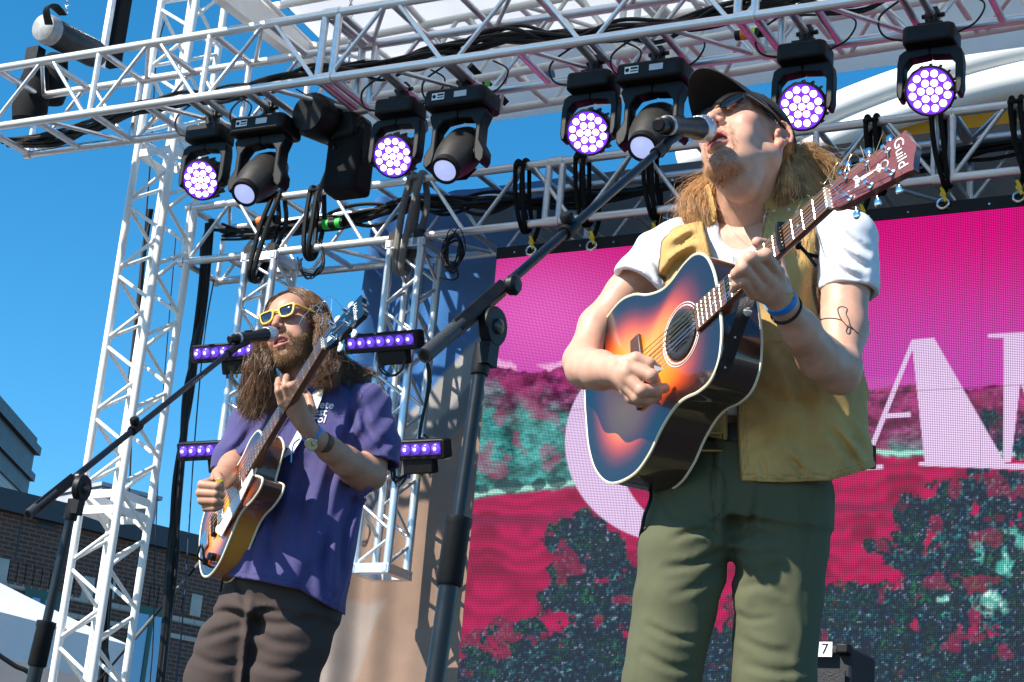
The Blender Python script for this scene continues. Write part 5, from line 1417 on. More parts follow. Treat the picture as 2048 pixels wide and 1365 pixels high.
for k in range(1, 20):
    s0 = .648 * 2 ** (-k / 12)
    if s0 < .218: continue
    part('fret', MB().tube([gp(s0, -fw_(s0) + .001, .0072), gp(s0, 0, .0076), gp(s0, fw_(s0) - .001, .0072)], .0013, 6), M_fret, nk)
for k in (3, 5, 7, 9, 12, 15):
    s0 = .648 * (2 ** (-(k - 1) / 12) + 2 ** (-k / 12)) / 2
    for l in ((-.012, .012) if k == 12 else (0,)): part('dot_inlay', MB().lathe([(.003, .0066), (.003, .0071)], gp(s0, l, 0), RG, 12), M_cream, nk)
ns = np.linspace(.262, .662, 14); P = np.zeros((14, 11, 3))
for i, s0 in enumerate(ns):
    for j in range(11):
        a = math.pi * j / 10; dpt = .018 + .018 * sstep(.33, .27, s0) * 2
        P[i, j] = gp(s0, fw_(s0) * .98 * math.cos(a), .0006 - dpt * math.sin(a) ** .8)
part('neck', MB().grid(P), mat('neck_mahogany', (.16, .06, .03), .35, var=.2, vscale=20, coat=.6), guitar, sharp=None)
part('nut', MB().box(gp(.6505, 0, .0045), (.006, .0445, .0125), RG), mat('bone', (.82, .80, .72), .4), guitar, bevel=.001)
# headstock, tipped back
ha = math.radians(14); Ht = Gt * math.cos(ha) - Gn * math.sin(ha); Hn = Gn * math.cos(ha) + Gt * math.sin(ha); RH = np.stack([Ht, Gl, Hn], 1); HO = gp(.653, 0, .002)
hp = lambda s, l, h: HO + Ht * s + Gl * l + Hn * h
hout = catmull([(0, -.0225), (.02, -.030), (.06, -.0335), (.12, -.0375), (.165, -.041), (.178, -.043), (.180, -.034), (.186, -.016), (.193, 0), (.186, .016), (.180, .034), (.178, .043), (.165, .041), (.12, .0375), (.06, .0335), (.02, .030), (0, .0225)], 5)
M_headw = mat('red_rosewood_veneer', (.17, .035, .030), .35, var=.4, vscale=18, aniso=(2, 50, 50), coat=.8)
hs_ = part('headstock', MB().prism(hout, -.016, 0, HO, RH), M_headw, guitar, sharp=35)
M_chrome = mat('chrome', (.85, .85, .87), .08, 1.0)
posts = []
for k in range(3):
    for sd in (1, -1):
        c = hp(.042 + k * .047, sd * .0245, 0); posts.append((k, sd, c))
        tn = part('tuner', MB().lathe([(.0065, 0), (.0065, .003), (.0032, .004), (.0030, .015), (.0040, .017), (.001, .0175)], c, RH, 14), M_chrome, hs_)
        part('tuner_button', MB().lathe([(.003, 0), (.003, .014), (.007, .016), (.0078, .026), (.004, .030)], hp(.042 + k * .047, sd * .034, -.012), np.stack([Ht, -Hn * sd, Gl * sd], 1), 12, sy=.55), M_chrome, tn)
M_pearl = mat('pearl_inlay', (.78, .80, .78), .25, coat=.6)
text_mesh('logo', 'Guild', .030, M_pearl, hp(.160, .004, .0006), RH @ np.array([[0, 1, 0], [-1, 0, 0], [0, 0, 1]]).T @ np.eye(3) if False else np.stack([-Gl, Ht, Hn], 1), hs_, .0003)
part('inlay', MB().prism([(.055, -.010), (.064, -.014), (.068, -.004), (.105, -.0015), (.112, -.010), (.118, 0), (.112, .010), (.105, .0015), (.068, .004), (.064, .014), (.055, .010), (.060, 0)], .0002, .0008, HO, RH).tube([hp(.124 + .008 * math.cos(a), .008 * math.sin(a), .0006) for a in np.arange(18) * math.tau / 18], .0014, 5, closed=True), M_pearl, hs_)
# strings, wound ends curling off the posts
rng = np.random.default_rng(11)
M_bronze = mat('bronze_string', (.75, .48, .22), .3, 1.0); M_plain = mat('steel_string', (.85, .85, .85), .25, 1.0)
order = [(0, 1), (1, 1), (2, 1), (2, -1), (1, -1), (0, -1)]
for i in range(6):
    r = [.0011, .0010, .0009, .0008, .0007, .0006][i]
    k, sd = order[i]; pc_ = hp(.042 + k * .047, sd * .0225, .010)
    part('string', MB().tube([gp(.002, lat6[i], .0128), gp(.649, latn[i], .0118), pc_], r, 5, caps=False), M_bronze if i < 4 else M_plain, guitar)
    q = [pc_]; 
    for a in np.linspace(0, 1, 6)[1:]:
        an = a * 5.2 + rng.random() * 2; q.append(pc_ + Ht * (.028 * math.cos(an)) + Gl * (.022 * math.sin(an) - .01 * sd) + Hn * (.012 + .02 * a + .01 * rng.random()))
    part('string_end', MB().tube(catmull(q, 6), .0006, 5), M_bronze if i < 4 else M_plain, guitar)
# strap button and the leather strap tail
part('strap_button', MB().lathe([(.004, 0), (.004, .006), (.009, .009), (.009, .013), (.003, .015)], gp(.287, -.045, -.045), np.stack([Gn, Gt, -Gl], 1), 14), M_steel, guitar)
st_ = [at(x, y, d) for x, y, d in ((1497, 592, 3.50), (1488, 625, 3.49), (1474, 665, 3.50), (1458, 710, 3.515), (1443, 752, 3.53))]
rr = catmull(st_, 5); wv = nrm(RT * .9 + UP * .35); nvv = -FW
P = np.stack([np.stack([q + wv * (x * (.0165 if i < len(rr) - 2 else .012)) for x in (-1, -.6, 0, .6, 1)]) for i, q in enumerate(rr)]); mb = MB(); mb.grid(P); mb.grid(P - nvv * .004, flip=True)
sp_ = part('strap', mb, mat('black_leather_strap', (.018, .017, .018), .42, var=.3, vscale=60, bump=.3, bscale=300), guitar, sharp=None)
part('rivet', MB().lathe([(.0085, 0), (.0085, .003), (.005, .005), (.001, .005)], at(1495, 624, 3.487), np.stack([RT, UP, -FW], 1), 18), M_chrome, sp_)
for x, y, d in ((1470, 675, 3.498), (1450, 735, 3.52)): part('rivet', MB().lathe([(.003, 0), (.002, .002)], at(x, y, d), np.stack([RT, UP, -FW], 1), 10), M_chrome, sp_)
# end-pin cable
ec = [gp(-.225, 0, -.06), gp(-.245, -.02, -.07), at(1298, 975, 3.83), at(1287, 1040, 3.80), at(1279, 1120, 3.86), at(1300, 1300, 3.9), at(1320, 1600, 3.9)]
ec = [p for p in ec]; ec.append(V(ec[-1][0], ec[-1][1] + .1, STAGE_Z + .02)); ec.append(V(ec[-1][0] + .6, ec[-1][1] + .9, STAGE_Z + .006))
tag(part('guitar_cable', MB().tube(catmull(ec, 8), .0038, 8), M_cable), 'black instrument cable dropping from the sunburst guitar beside the olive trousers', 'cable')
# capo on the neck
def s_at(px_):
    lo, hi = .3, .648
    for _ in range(40):
        md = (lo + hi) / 2
        if pix(gp(md, 0, .01))[0] < px_: lo = md
        else: hi = md
    return lo
sc = s_at(1563)
capo_t = thing('capo', 'black spring capo clamped on the sunburst guitar neck above the hand', 'capo', gp(sc, 0, 0), RG)
part('bar', MB().tube([gp(sc, -.030, .013), gp(sc, -.015, .0165), gp(sc, .015, .0165), gp(sc, .030, .014), gp(sc, .034, -.006), gp(sc, .026, -.026)], .0058, 8), M_blackm, capo_t)
part('pad', MB().box(gp(sc, 0, .0125), (.008, .050, .005), RG), MATS['black_rubber'], capo_t)
part('jaw', MB().tube([gp(sc, .026, -.026), gp(sc, .004, -.030), gp(sc, -.012, -.026)], .0055, 8), M_blackm, capo_t)
for a, b in ((-.052, -.050), (-.030, -.060)):
    part('lever', MB().tube([gp(sc, -.006, -.030), gp(sc + .004, -.024, -.042), gp(sc + .012, a, b)], .006, 8, flat=.6), M_blackm, capo_t)
pick_p = at(1318, 738, 3.635)
tag(part('guitar_pick', MB().prism([(-.010, -.008), (.010, 0), (-.010, .008)], 0, .001, pick_p, np.stack([nrm(RT + UP * .1), nrm(UP), -FW], 1)), mat('white_celluloid', (.8, .8, .75), .4)), 'small white plectrum between the singer thumb and finger', 'plectrum')

# ---------------------------------------------------------------- microphones and stands
M_grille = mat('mic_grille', (.62, .62, .64), .35, .9, weave=1.0, wscale=330)
def mic(rear, front, label, knob=1.0):
    d = nrm(front - rear); L = np.linalg.norm(front - rear); R = frame_z(d, UP)
    t = thing('microphone', label, 'microphone', rear, R)
    k = L / .26
    part('body', MB().lathe([(.0135 * k, .030 * k), (.0185 * k, .034 * k), (.0185 * k, .060 * k), (.0185 * k, .150 * k), (.0225 * k, .195 * k), (.0235 * k, .206 * k)], rear, R, 24), mat('mic_body_black', (.006, .006, .006), .42, 0, spec=.3, var=.2, vscale=40), t)
    part('end_cap', MB().lathe([(.010 * k, 0), (.0135 * k, .003 * k), (.0140 * k, .031 * k)], rear, R, 20), M_black, t)
    part('ring', MB().lathe([(.0188 * k, .040 * k), (.0195 * k, .041 * k), (.0195 * k, .052 * k), (.0188 * k, .053 * k)], rear, R, 24), mat('grey_ring', (.42, .43, .46), .35, .5), t)
    part('switch', MB().box(rear + d * (.11 * k) + R[:, 1] * (.0195 * k), (.010, .004, .03), R), M_black, t)
    part('collar', MB().lathe([(.0237 * k, .205 * k), (.0255 * k, .207 * k), (.0255 * k, .213 * k), (.0245 * k, .214 * k)], rear, R, 24), M_grille, t)
    gr = part('grille', MB().lathe([(.0240 * k, .2135 * k), (.0265 * k, .224 * k), (.0272 * k, .233 * k), (.0262 * k, .244 * k), (.0225 * k, .254 * k), (.015 * k, .2605 * k), (.006 * k, .263 * k), (.001 * k, .2635 * k)], rear, R, 28), M_grille, t)
    for q in np.arange(20) * math.tau / 20:
        for w in (1, -1):
            pts = []
            for a in np.linspace(.0, 1.35, 9):
                rr_ = .0275 * k * math.cos(a); z = .233 * k + .0305 * k * math.sin(a); th = q + w * a * .9
                pts.append(rear + R @ V(rr_ * math.cos(th), rr_ * math.sin(th), z))
            part('wire', MB().tube(pts, .0006 * k, 4), M_grille, gr)
    return t, R
def stand(top, foot, boom_lo, boom_hi, tip, label, r_lo, r_hi, clutch, knob_px):
    t = thing('microphone_stand', label, 'microphone stand', foot)
    ax = nrm(top - foot); c = foot + (top - foot) * clutch
    M_tube = mat('black_steel_tube', (.007, .009, .013), .36, .2, var=.3, vscale=25)
    part('base', MB().lathe([(.13, .0), (.13, .012), (.06, .02), (.02, .05)], foot * V(1, 1, 0) + SZ * (STAGE_Z + .001), None, 32), M_blackm, t)
    part('lower_tube', MB().cyl(foot, c, r_lo, n=18), M_tube, t)
    part('upper_tube', MB().cyl(c - ax * .05, top, r_hi, n=16), M_tube, t)
    R = frame_z(ax)
    part('clutch', MB().lathe([(r_lo * 1.15, -.045), (r_lo * 1.35, -.04), (r_lo * 1.30, .045), (r_lo * 1.42, .05), (r_lo * 1.42, .062), (r_hi * 1.2, .064)], c, R, 22), M_black, t)
    part('cap', MB().lathe([(r_hi * 1.35, -.05), (r_hi * 1.45, -.045), (r_hi * 1.35, 0)], top, R, 18), M_black, t)
    bd = nrm(boom_hi - boom_lo); side = nrm(np.cross(bd, ax)); side = side if side @ FW < 0 else -side
    bn = np.cross(side, bd); RBm = np.stack([bd, bn, side], 1)
    pv_ = top + ax * .03
    # swivel: forked head and boom sleeve
    part('swivel', MB().lathe([(.030, -.010), (.033, -.006), (.033, .006), (.030, .010)], pv_ + side * .012, np.stack([bd, bn, side], 1), 24).box(top + side * .012 - ax * .005, (.030, .018, .06), np.stack([np.cross(ax, side), side, ax], 1)), M_black, t, sharp=35)
    part('swivel_bolt', MB().lathe([(.013, 0), (.012, .005), (.006, .008), (.001, .009)], pv_ + side * .022, RBm, 16), mat('worn_bolt', (.09, .075, .065), .35, .8, var=.3), t)
    proj = boom_lo + bd * ((pv_ - boom_lo) @ bd)
    part('boom_sleeve', MB().tube([proj - bd * .085 + bn * 0, proj + bd * .085], .0165, 4), M_black, t, bevel=.003)
    kn = proj + bd * .082
    part('sleeve_knob', MB().lathe([(.012, 0), (.017, .004), (.0175, .014), (.012, .020), (.002, .021)], kn + side * .012 + bn * .004, RBm, 14), M_blackm, t)
    part('boom', MB().cyl(boom_lo, boom_hi, .0085, .0080, 14), M_tube, t)
    part('grip', MB().cyl(boom_lo, boom_lo + bd * .12, .0125, n=14), mat('knurled_grip', (.05, .05, .052), .5, .3, weave=.8, wscale=420), t)
    k2 = boom_lo + (boom_hi - boom_lo) * knob_px
    part('boom_clutch', MB().lathe([(.0125, -.022), (.0135, -.018), (.0135, .018), (.0125, .022)], k2, np.stack([bn, side, bd], 1), 16), M_black, t)
    part('clutch_knob', MB().lathe([(.006, 0), (.006, .012), (.0125, .014), (.013, .026), (.010, .030), (.002, .031)], k2, np.stack([bd, side, bn], 1), 14), M_black, t)
    part('clip_joint', MB().cyl(boom_hi - bd * .02, boom_hi + bd * .03, .012, .010, 12), M_black, t)
    part('clip', MB().tube([boom_hi + bd * .02, boom_hi + (tip - boom_hi) * .6, tip], [.011, .010, .014], 10), M_black, t)
    return t
mr_, mf_ = at(1316, 250, 3.56), at(1415, 259, 3.80)
t_, Rm = mic(mr_, mf_, 'black handheld microphone with round silver grille at the singer lips')
tp1 = at(967, 690, 2.95); ft1 = at(870, 1365, 2.79); ax1_ = nrm(ft1 - tp1); ft1 = tp1 + ax1_ * ((tp1[2] - STAGE_Z) / -ax1_[2])
b_lo, b_hi = at(849, 712, 2.80), at(1318, 302, 3.57)
stand(tp1, ft1, b_lo, b_hi, mr_ + (mf_ - mr_) * .38 - UP * .012, 'black boom microphone stand reaching up to the singer from front of the video wall', .0155, .0105, .63, .56)
mr2, mf2 = at(459, 679, 5.36), at(549, 667, 5.56)
mic(mr2, mf2, 'black handheld microphone with silver grille in front of the bearded bassist')
tp2 = at(149, 1000, 4.45); ft2 = at(66, 1365, 4.33); ax2_ = nrm(ft2 - tp2); ft2 = tp2 + ax2_ * ((tp2[2] - STAGE_Z) / -ax2_[2])
stand(tp2, ft2, at(56, 1030, 4.38), at(462, 703, 5.34), mr2 + (mf2 - mr2) * .35 - UP * .012, 'black boom microphone stand at the left reaching to the bassist', .0165, .0110, .62, .48)
# ---------------------------------------------------------------- bassist
RBs = np.array([[0.854, -0.483, -0.194], [-0.455, -0.873, 0.174], [0.253, 0.06, 0.965]])
RBs = np.stack([-RBs[:, 0], RBs[:, 1], RBs[:, 2]], 1)
HC2 = at(593, 667, 5.8); HS2 = 1.06
bass_p = thing('person', 'long haired bearded bassist in yellow sunglasses and navy t-shirt playing bass', 'person', (HC2[0] + .03, HC2[1] + .02, STAGE_Z))
def hb(*p): return HC2 + RBs @ (np.array(p, float) * HS2)
NB2 = at(622, 792, 5.78); nb2 = (NB2 - HC2) @ RBs / HS2
SKIN_B = (.46, .235, .15)
bv_, bf_ = head_mesh((nb2, .060), mouth=.001, h=.0024, jaw_drop=.009)
bcol = head_colors(bv_, SKIN_B, beard=(.16, .085, .04), stub=.45, jaw_drop=.009)
m2 = beard_mask(bv_, .009, True); bcol = bcol * (1 - .55 * m2[:, None]) + np.array((.15, .08, .04)) * .55 * m2[:, None]
bw = bv_ * HS2 @ RBs.T + HC2
def armB_L():
    pts = [(742, 812, 5.73, 40), (748, 880, 5.68, 36), (738, 948, 5.62, 33), (690, 922, 5.53, 29), (660, 900, 5.48, 24), (634, 880, 5.44, 21)]
    lo, hi = bounds(pts + [(550, 750, 5.36, 8), (550, 850, 5.36, 8)]); F = Field(lo, hi, .0028)
    limb(F, pts[:3], k=.02); limb(F, pts[2:], k=.02); limb(F, [(728, 962, 5.62, 20), (700, 945, 5.58, 24)], k=.02)
    limb(F, [(634, 880, 5.44, 20), (612, 852, 5.41, 19)], k=.015)
    palm = [(564, 806, 5.38, 9.5), (575, 798, 5.375, 10), (588, 796, 5.375, 10), (601, 803, 5.385, 10)]
    fg = [[(564, 806, 5.38, 9), (557, 783, 5.37, 8), (556, 770, 5.38, 7.3), (557, 760, 5.40, 6.5)],
          [(575, 798, 5.375, 9.5), (571, 774, 5.365, 8.3), (571, 763, 5.375, 7.5), (573, 754, 5.40, 6.8)],
          [(588, 796, 5.375, 9.5), (583, 772, 5.36, 8.6), (592, 768, 5.375, 7.5), (600, 775, 5.40, 6.5)],
          [(601, 803, 5.385, 9.5), (594, 780, 5.37, 8.6), (603, 775, 5.39, 7.5), (610, 782, 5.41, 6.5)],
          [(610, 845, 5.41, 12), (624, 822, 5.43, 10), (618, 797, 5.455, 8.6), (607, 782, 5.47, 7.5)]]
    hand(F, (618, 860, 5.415, 20), palm, fg, .003)
    limb(F, [(602, 840, 5.40, 17), (585, 815, 5.39, 14)], k=.012)
    return F.mesh(1)
def armB_R():
    pts = [(494, 852, 5.86, 36), (474, 905, 5.80, 31), (462, 940, 5.72, 26), (446, 955, 5.58, 22), (434, 966, 5.48, 17)]
    lo, hi = bounds(pts + [(395, 1030, 5.36, 9), (450, 1030, 5.36, 9)]); F = Field(lo, hi, .0028)
    limb(F, pts, k=.02)
    palm = [(424, 966, 5.47, 11), (424, 980, 5.47, 11), (424, 994, 5.47, 11), (424, 1006, 5.47, 10)]
    fg = [[(424, 964, 5.46, 10), (404, 970, 5.40, 9.5), (434, 973, 5.37, 8.5), (444, 978, 5.40, 7)],
          [(422, 980, 5.46, 10), (401, 986, 5.40, 9.8), (432, 988, 5.37, 8.8), (444, 992, 5.40, 7)],
          [(422, 994, 5.46, 9.5), (404, 1001, 5.40, 9.5), (432, 1003, 5.37, 8.5), (442, 1006, 5.40, 7)],
          [(422, 1006, 5.46, 8.5), (412, 1016, 5.405, 8.5), (430, 1016, 5.38, 7.8), (440, 1014, 5.40, 6.5)],
          [(432, 962, 5.48, 11), (436, 953, 5.43, 9.5), (440, 962, 5.39, 8), (442, 972, 5.385, 7)]]
    hand(F, (436, 968, 5.49, 16), palm, fg, .003)
    return F.mesh(1)
bL, bR = armB_L(), armB_R()
SRb, SLb = at(492, 850, 5.87), at(742, 806, 5.73); PELb = at(560, 1185, 5.62)
Rb = nrm(SRb - SLb); Ub = nrm((SRb + SLb) / 2 - PELb); Rb = nrm(Rb - Ub * (Rb @ Ub)); Fb = np.cross(Ub, Rb); TB = np.stack([Rb, Fb, Ub], 1)
assert Fb @ FW < 0
core_b = Loft([sec(566, 1190, 5.62, 104, 70), sec(590, 1080, 5.67, 100, 68), sec(612, 960, 5.72, 105, 70), sec(624, 870, 5.76, 116, 72), sec(628, 815, 5.78, 105, 60), sec(626, 780, 5.79, 55, 42)], TB)
def coreB():
    lo, hi = core_b.box(.05); lo = np.minimum(lo - .12, at(380, 1740, 5.4) - .1); hi = hi + .08; F = Field(lo, hi, .010)
    F.op(lambda P: core_b.dist(P, -.008), *core_b.box(.02), .01)
    limb(F, [(505, 1210, 5.62, 48), (450, 1365, 5.56, 46), (415, 1550, 5.5, 38), (402, 1730, 5.42, 26)], k=.03); limb(F, [(610, 1225, 5.58, 50), (565, 1365, 5.52, 48), (542, 1550, 5.46, 40), (532, 1730, 5.4, 26)], k=.03)
    return F.mesh(1)
cb = coreB()
to_part('teeth', (lambda F: (lambda v, f: (v * HS2 @ RBs.T + HC2, f))(*F.mesh(1)))(Field((-.03, .06, -.08), (.03, .10, -.05), .0016).chain([V(-.017, .077, -.060), V(-.009, .085, -.0595), V(0, .0875, -.0595), V(.009, .085, -.0595), V(.017, .077, -.060)], [.0042] * 5, .003)), MATS['teeth'], bass_p)
to_part('body', join_mesh((bw, bf_, bcol), (*bL, tint(bL[0], SKIN_B, .06)), (*bR, tint(bR[0], SKIN_B, .06)), (*cb, tint(cb[0], SKIN_B))), M_skin('tan_skin', SKIN_B), bass_p)
# t-shirt
NAVY = np.array(srgb(70, 66, 116))
shirt = Loft([sec(556, 1225, 5.61, 136, 108), sec(562, 1190, 5.62, 134, 106), sec(592, 1080, 5.67, 127, 96), sec(616, 960, 5.72, 122, 82), sec(627, 880, 5.76, 124, 80), sec(632, 825, 5.78, 116, 70), sec(632, 795, 5.785, 88, 58), sec(628, 772, 5.79, 50, 44)], TB, 2.2)
def tshirt_b():
    lo, hi = shirt.box(.10); lo[2] = at(560, 1260, 5.55)[2]; F = Field(lo, hi, .0052)
    F.op(lambda P: shirt.dist(P, 0), *shirt.box(.02), .01)
    limb(F, [(640, 812, 5.77, 44), (735, 815, 5.73, 44), (752, 880, 5.68, 44), (760, 970, 5.62, 43)], k=.03); limb(F, [(600, 822, 5.80, 40), (500, 852, 5.86, 40), (468, 918, 5.79, 36), (446, 990, 5.74, 36)], k=.03)
    def fold(P):
        u, v = pixn(P); n = fbm(P * V(5, 5, 3), 3, 51)
        rd = 1 - np.abs(fbm(P * V(7, 7, 2.2) + 4, 3, 61))
        a = -.010 * np.clip(rd - .55, 0, 1) * sstep(830, 930, v)
        b = .0075 * np.sin((u + (v - 1000) * .42) / 15 + 2.2 * n) * sstep(870, 1010, v)
        sl = .003 * sstep(925, 890, v) * np.sin((v + (u - 740) * .9) / 9 + 2 * n) * (u > 690) * (v < 960)
        return .006 * n + a + b * .6 + sl + creases(u, v, [([(700, 770), (705, 830), (690, 890)], .009, 7), ([(715, 800), (735, 850), (770, 890)], .008, 7), ([(725, 840), (745, 880), (778, 915)], .007, 6), ([(690, 880), (660, 960), (640, 1050)], .010, 9), ([(720, 985), (690, 1060), (680, 1160)], .009, 8), ([(560, 960), (545, 1040), (548, 1130)], .009, 9), ([(610, 920), (600, 1000), (605, 1100)], .008, 10), ([(660, 1060), (650, 1130), (655, 1200)], .008, 8), ([(500, 1060), (505, 1110), (500, 1150)], .006, 7), ([(500, 860), (480, 890), (455, 910)], .006, 6), ([(520, 880), (500, 910), (470, 935)], .005, 6)], 0)
    F.warp(fold)
    for (ex, ey, ed, d0, rad) in ((754, 928, 5.65, nrm(at(762, 990, 5.61) - at(748, 880, 5.68) - RT * .05), .11), (458, 950, 5.765, nrm(at(446, 990, 5.74) - at(474, 905, 5.80)), .095)):
        e = at(ex, ey, ed); F.op(lambda P, e=e, d0=d0, rad=rad: -np.maximum(-((P - e) @ d0), np.linalg.norm(P - e, axis=-1) - rad), e - rad, e + rad, .003, 'and')
    limb(F, [(748, 880, 5.68, 38), (764, 985, 5.615, 39)], k=.004, mode='cut'); limb(F, [(472, 910, 5.79, 31), (446, 985, 5.74, 32)], k=.004, mode='cut')
    F.cone(NB2 + Fb * .012 - Ub * .006, NB2 + Ub * .09 + Fb * .02, .068, .085, .005, 'cut')
    def hem(P):
        u, v = pixn(P); return (v - np.interp(u, [400, 435, 520, 600, 700], [1146, 1150, 1163, 1180, 1238])) * 5.65 / FOC
    F.op(hem, F.lo, F.lo + F.n * F.h, .003, 'and')
    F.op(lambda P: np.maximum(shirt.dist(P, -.012), -(P @ Ub) * 0 - 1), *shirt.box(0), .004, 'cut') if False else None
    return F.mesh(1)
sv_, sf_ = tshirt_b(); sc_ = tint(sv_, NAVY, .07, 12, 9)
u_, v_ = pixn(sv_); hm = np.interp(u_, [400, 435, 520, 600, 700], [1146, 1150, 1163, 1180, 1238]) - v_
for off in (13,): k = sstep(1.8, .5, np.abs(hm - off))[:, None]; sc_ = sc_ * (1 - .35 * k)
sm = np.abs(np.hypot((u_ - 770) / 1.0, (v_ - 850) * .72) - 62); k = (sstep(2.2, .7, sm) * (u_ < 750) * (u_ > 690) * (v_ < 930))[:, None]; sc_ = sc_ * (1 - .4 * k)
to_part('t_shirt', (sv_, sf_, sc_), mat('navy_cotton', tuple(NAVY), .92, attr='Col', var=.08, vscale=50, weave=.2, wscale=800, bump=.12, bscale=70, sheen=.15, crease=.40, crscale=6), bass_p)
rib = [NB2 + Fb * .018 + Ub * .012 + TB[:, 0] * (.071 * math.cos(a)) + TB[:, 1] * (.068 * math.sin(a)) - Ub * (.022 * max(0, math.sin(a))) for a in np.arange(36) * math.tau / 36]
part('neck_rib', MB().tube(rib, .0065, 6, closed=True), mat('navy_rib', tuple(NAVY * .85), .9), bass_p)
bvs = BVHTree.FromPolygons([Vector(v) for v in sv_], [tuple(int(i) for i in f) for f in sf_])
def print_on(txt, x, y, size, shear):
    cu = bpy.data.curves.new('t', 'FONT'); cu.body = txt; cu.size = size; cu.shear = shear; cu.align_x = 'RIGHT'; cu.resolution_u = 2; cu.offset = size * .012
    ob = bpy.data.objects.new('t', cu); COL.objects.link(ob); me = bpy.data.meshes.new_from_object(ob.evaluated_get(bpy.context.evaluated_depsgraph_get()))
    import bmesh
    bm = bmesh.new(); bm.from_mesh(me); bmesh.ops.triangulate(bm, faces=bm.faces); bmesh.ops.subdivide_edges(bm, edges=[e for e in bm.edges if e.calc_length() > size * .12], cuts=2, use_grid_fill=True)
    v = np.array([w.co for w in bm.verts]); fs = [tuple(w.index for w in f.verts) for f in bm.faces]; bm.free(); bpy.data.objects.remove(ob); bpy.data.curves.remove(cu); bpy.data.meshes.remove(me)
    ex = nrm(RT * .97 - UP * .06); ey = nrm(UP - RT * .04); o = at(x, y, 5.3); out = []
    sc0 = 5.3 / 5.66
    for p in v:
        q = o + ex * p[0] * sc0 + ey * p[1] * sc0; h_ = bvs.ray_cast(Vector(CAM), Vector(nrm(q - CAM)))
        out.append(np.array(h_[0]) - nrm(q - CAM) * .0022 if h_[0] is not None else q)
    return np.array(out), fs
tp = [print_on(t, x, y, .034, .35) for t, x, y in (('Complete', 666, 818), ('Pest', 652, 832), ('Control', 650, 846))]
mb = MB()
for q in tp: mb.add(q[0], q[1])
part('chest_print', mb, mat('white_print', (.78, .77, .80), .8), bass_p, sharp=None)
# trousers
BRN = np.array(srgb(62, 50, 46))
lgR = [(508, 1205, 5.63, 58), (464, 1290, 5.59, 64), (436, 1365, 5.56, 62), (414, 1550, 5.5, 54), (402, 1700, 5.43, 48)]
lgL = [(612, 1215, 5.60, 68), (585, 1290, 5.55, 68), (566, 1365, 5.52, 66), (544, 1550, 5.46, 56), (534, 1700, 5.41, 48)]
pb = Loft([sec(552, 1230, 5.60, 122, 76), sec(562, 1150, 5.63, 108, 66), sec(568, 1120, 5.64, 100, 60)], TB, 2.2)
def trousers_b():
    b2 = bounds(lgR + lgL, .04); lo = np.minimum(pb.box(.05)[0], b2[0]); hi = np.maximum(pb.box(.02)[1], b2[1]); hi[2] = at(560, 1105, 5.65)[2]; F = Field(lo, hi, .0068)
    F.op(lambda P: pb.dist(P, 0), *pb.box(.02), .01); limb(F, lgR, k=.03); limb(F, lgL, k=.03)
    def fold(P):
        u, v = pixn(P); n = fbm(P * V(5, 5, 4), 3, 71)
        a = np.sin((v - 1225 - (u - 497) * .4) / 10 + 3 * n) * np.exp(-((np.hypot(u - 497, v - 1225)) / 60) ** 2) * .009
        c = -.022 * np.exp(-((u - 497 + (v - 1225) * .12) / 7) ** 2) * sstep(1180, 1240, v)
        return .006 * n + a + c + creases(u, v, [([(500, 1235), (450, 1225), (405, 1240)], .009, 7), ([(498, 1250), (455, 1262), (400, 1280)], .009, 7), ([(505, 1240), (560, 1250), (620, 1240)], .009, 7), ([(505, 1260), (550, 1285), (610, 1290)], .008, 8), ([(385, 1310), (430, 1330), (480, 1325)], .007, 7), ([(500, 1320), (550, 1340), (610, 1335)], .007, 8), ([(470, 1160), (485, 1185), (492, 1215)], .008, 6)], 0) * .7 + .001 * np.sin((v + u * .3) / 12 + 3 * n) * sstep(1240, 1300, v)
    F.warp(fold); return F.mesh(1)
qv, qf = trousers_b(); to_part('trousers', (qv, qf, tint(qv, BRN, .1, 14, 3)), mat('brown_denim', tuple(BRN), .9, attr='Col', weave=.4, wscale=700, bump=.12, bscale=60, crease=.18, crscale=7), bass_p)
for lg in (lgR, lgL):
    a = at(*lg[-1][:3]); a = V(a[0], a[1], STAGE_Z); F = Field(a + V(-.2, -.3, -.01), a + V(.2, .18, .18), .006); fdir = nrm(Fb * V(1, 1, 0))
    F.chain([a + V(0, 0, .055) - fdir * .05, a + V(0, 0, .048) + fdir * .08, a + V(0, 0, .038) + fdir * .16], [.05, .045, .038], .02); F.half(a + V(0, 0, .003), V(0, 0, -1), .004); F.cone(a + V(0, 0, .05), a + V(0, 0, .15), .048, .046, .02)
    to_part('shoe', F.mesh(1), mat('black_leather_shoe', (.02, .018, .017), .5), bass_p)
# beard and hair
M_beard = mat('brown_beard', (.36, .20, .09), .45, var=.35, vscale=80)
fz = fuzz(bv_, bf_, (m2 * (bv_[:, 1] > -.01)) + 1e-9, 6000, .0062, .00040, lambda p: np.stack([p[:, 0] * 2.5, np.full(len(p), .15), np.full(len(p), -.75)], 1), seed=5, curl=.4)
to_part('beard', (fz[0] * HS2 @ RBs.T + HC2, fz[1]), M_beard, bass_p)
M_brown = mat('brown_hair', (.17, .082, .036), .36, var=.5, vscale=40, spec=.6)
def cap_pt(az, el, k=1.0):      # point on the scalp: azimuth from the face, elevation
    return hb(.081 * k * math.cos(el) * math.sin(az), -.014 + .103 * k * math.cos(el) * math.cos(az), .040 + .096 * k * math.sin(el))
F = Field((-.10, -.13, -.06), (.10, .11, .15), .003); F.ell((0, -.018, .042), (.0815, .101, .0955), k=.001)
F.ell((0, .10, -.015), (.062, .075, .098), k=.012, mode='cut'); F.half((0, 0, -.05), V(0, 0, -1), .01)
hv3, hf3 = F.mesh(1)
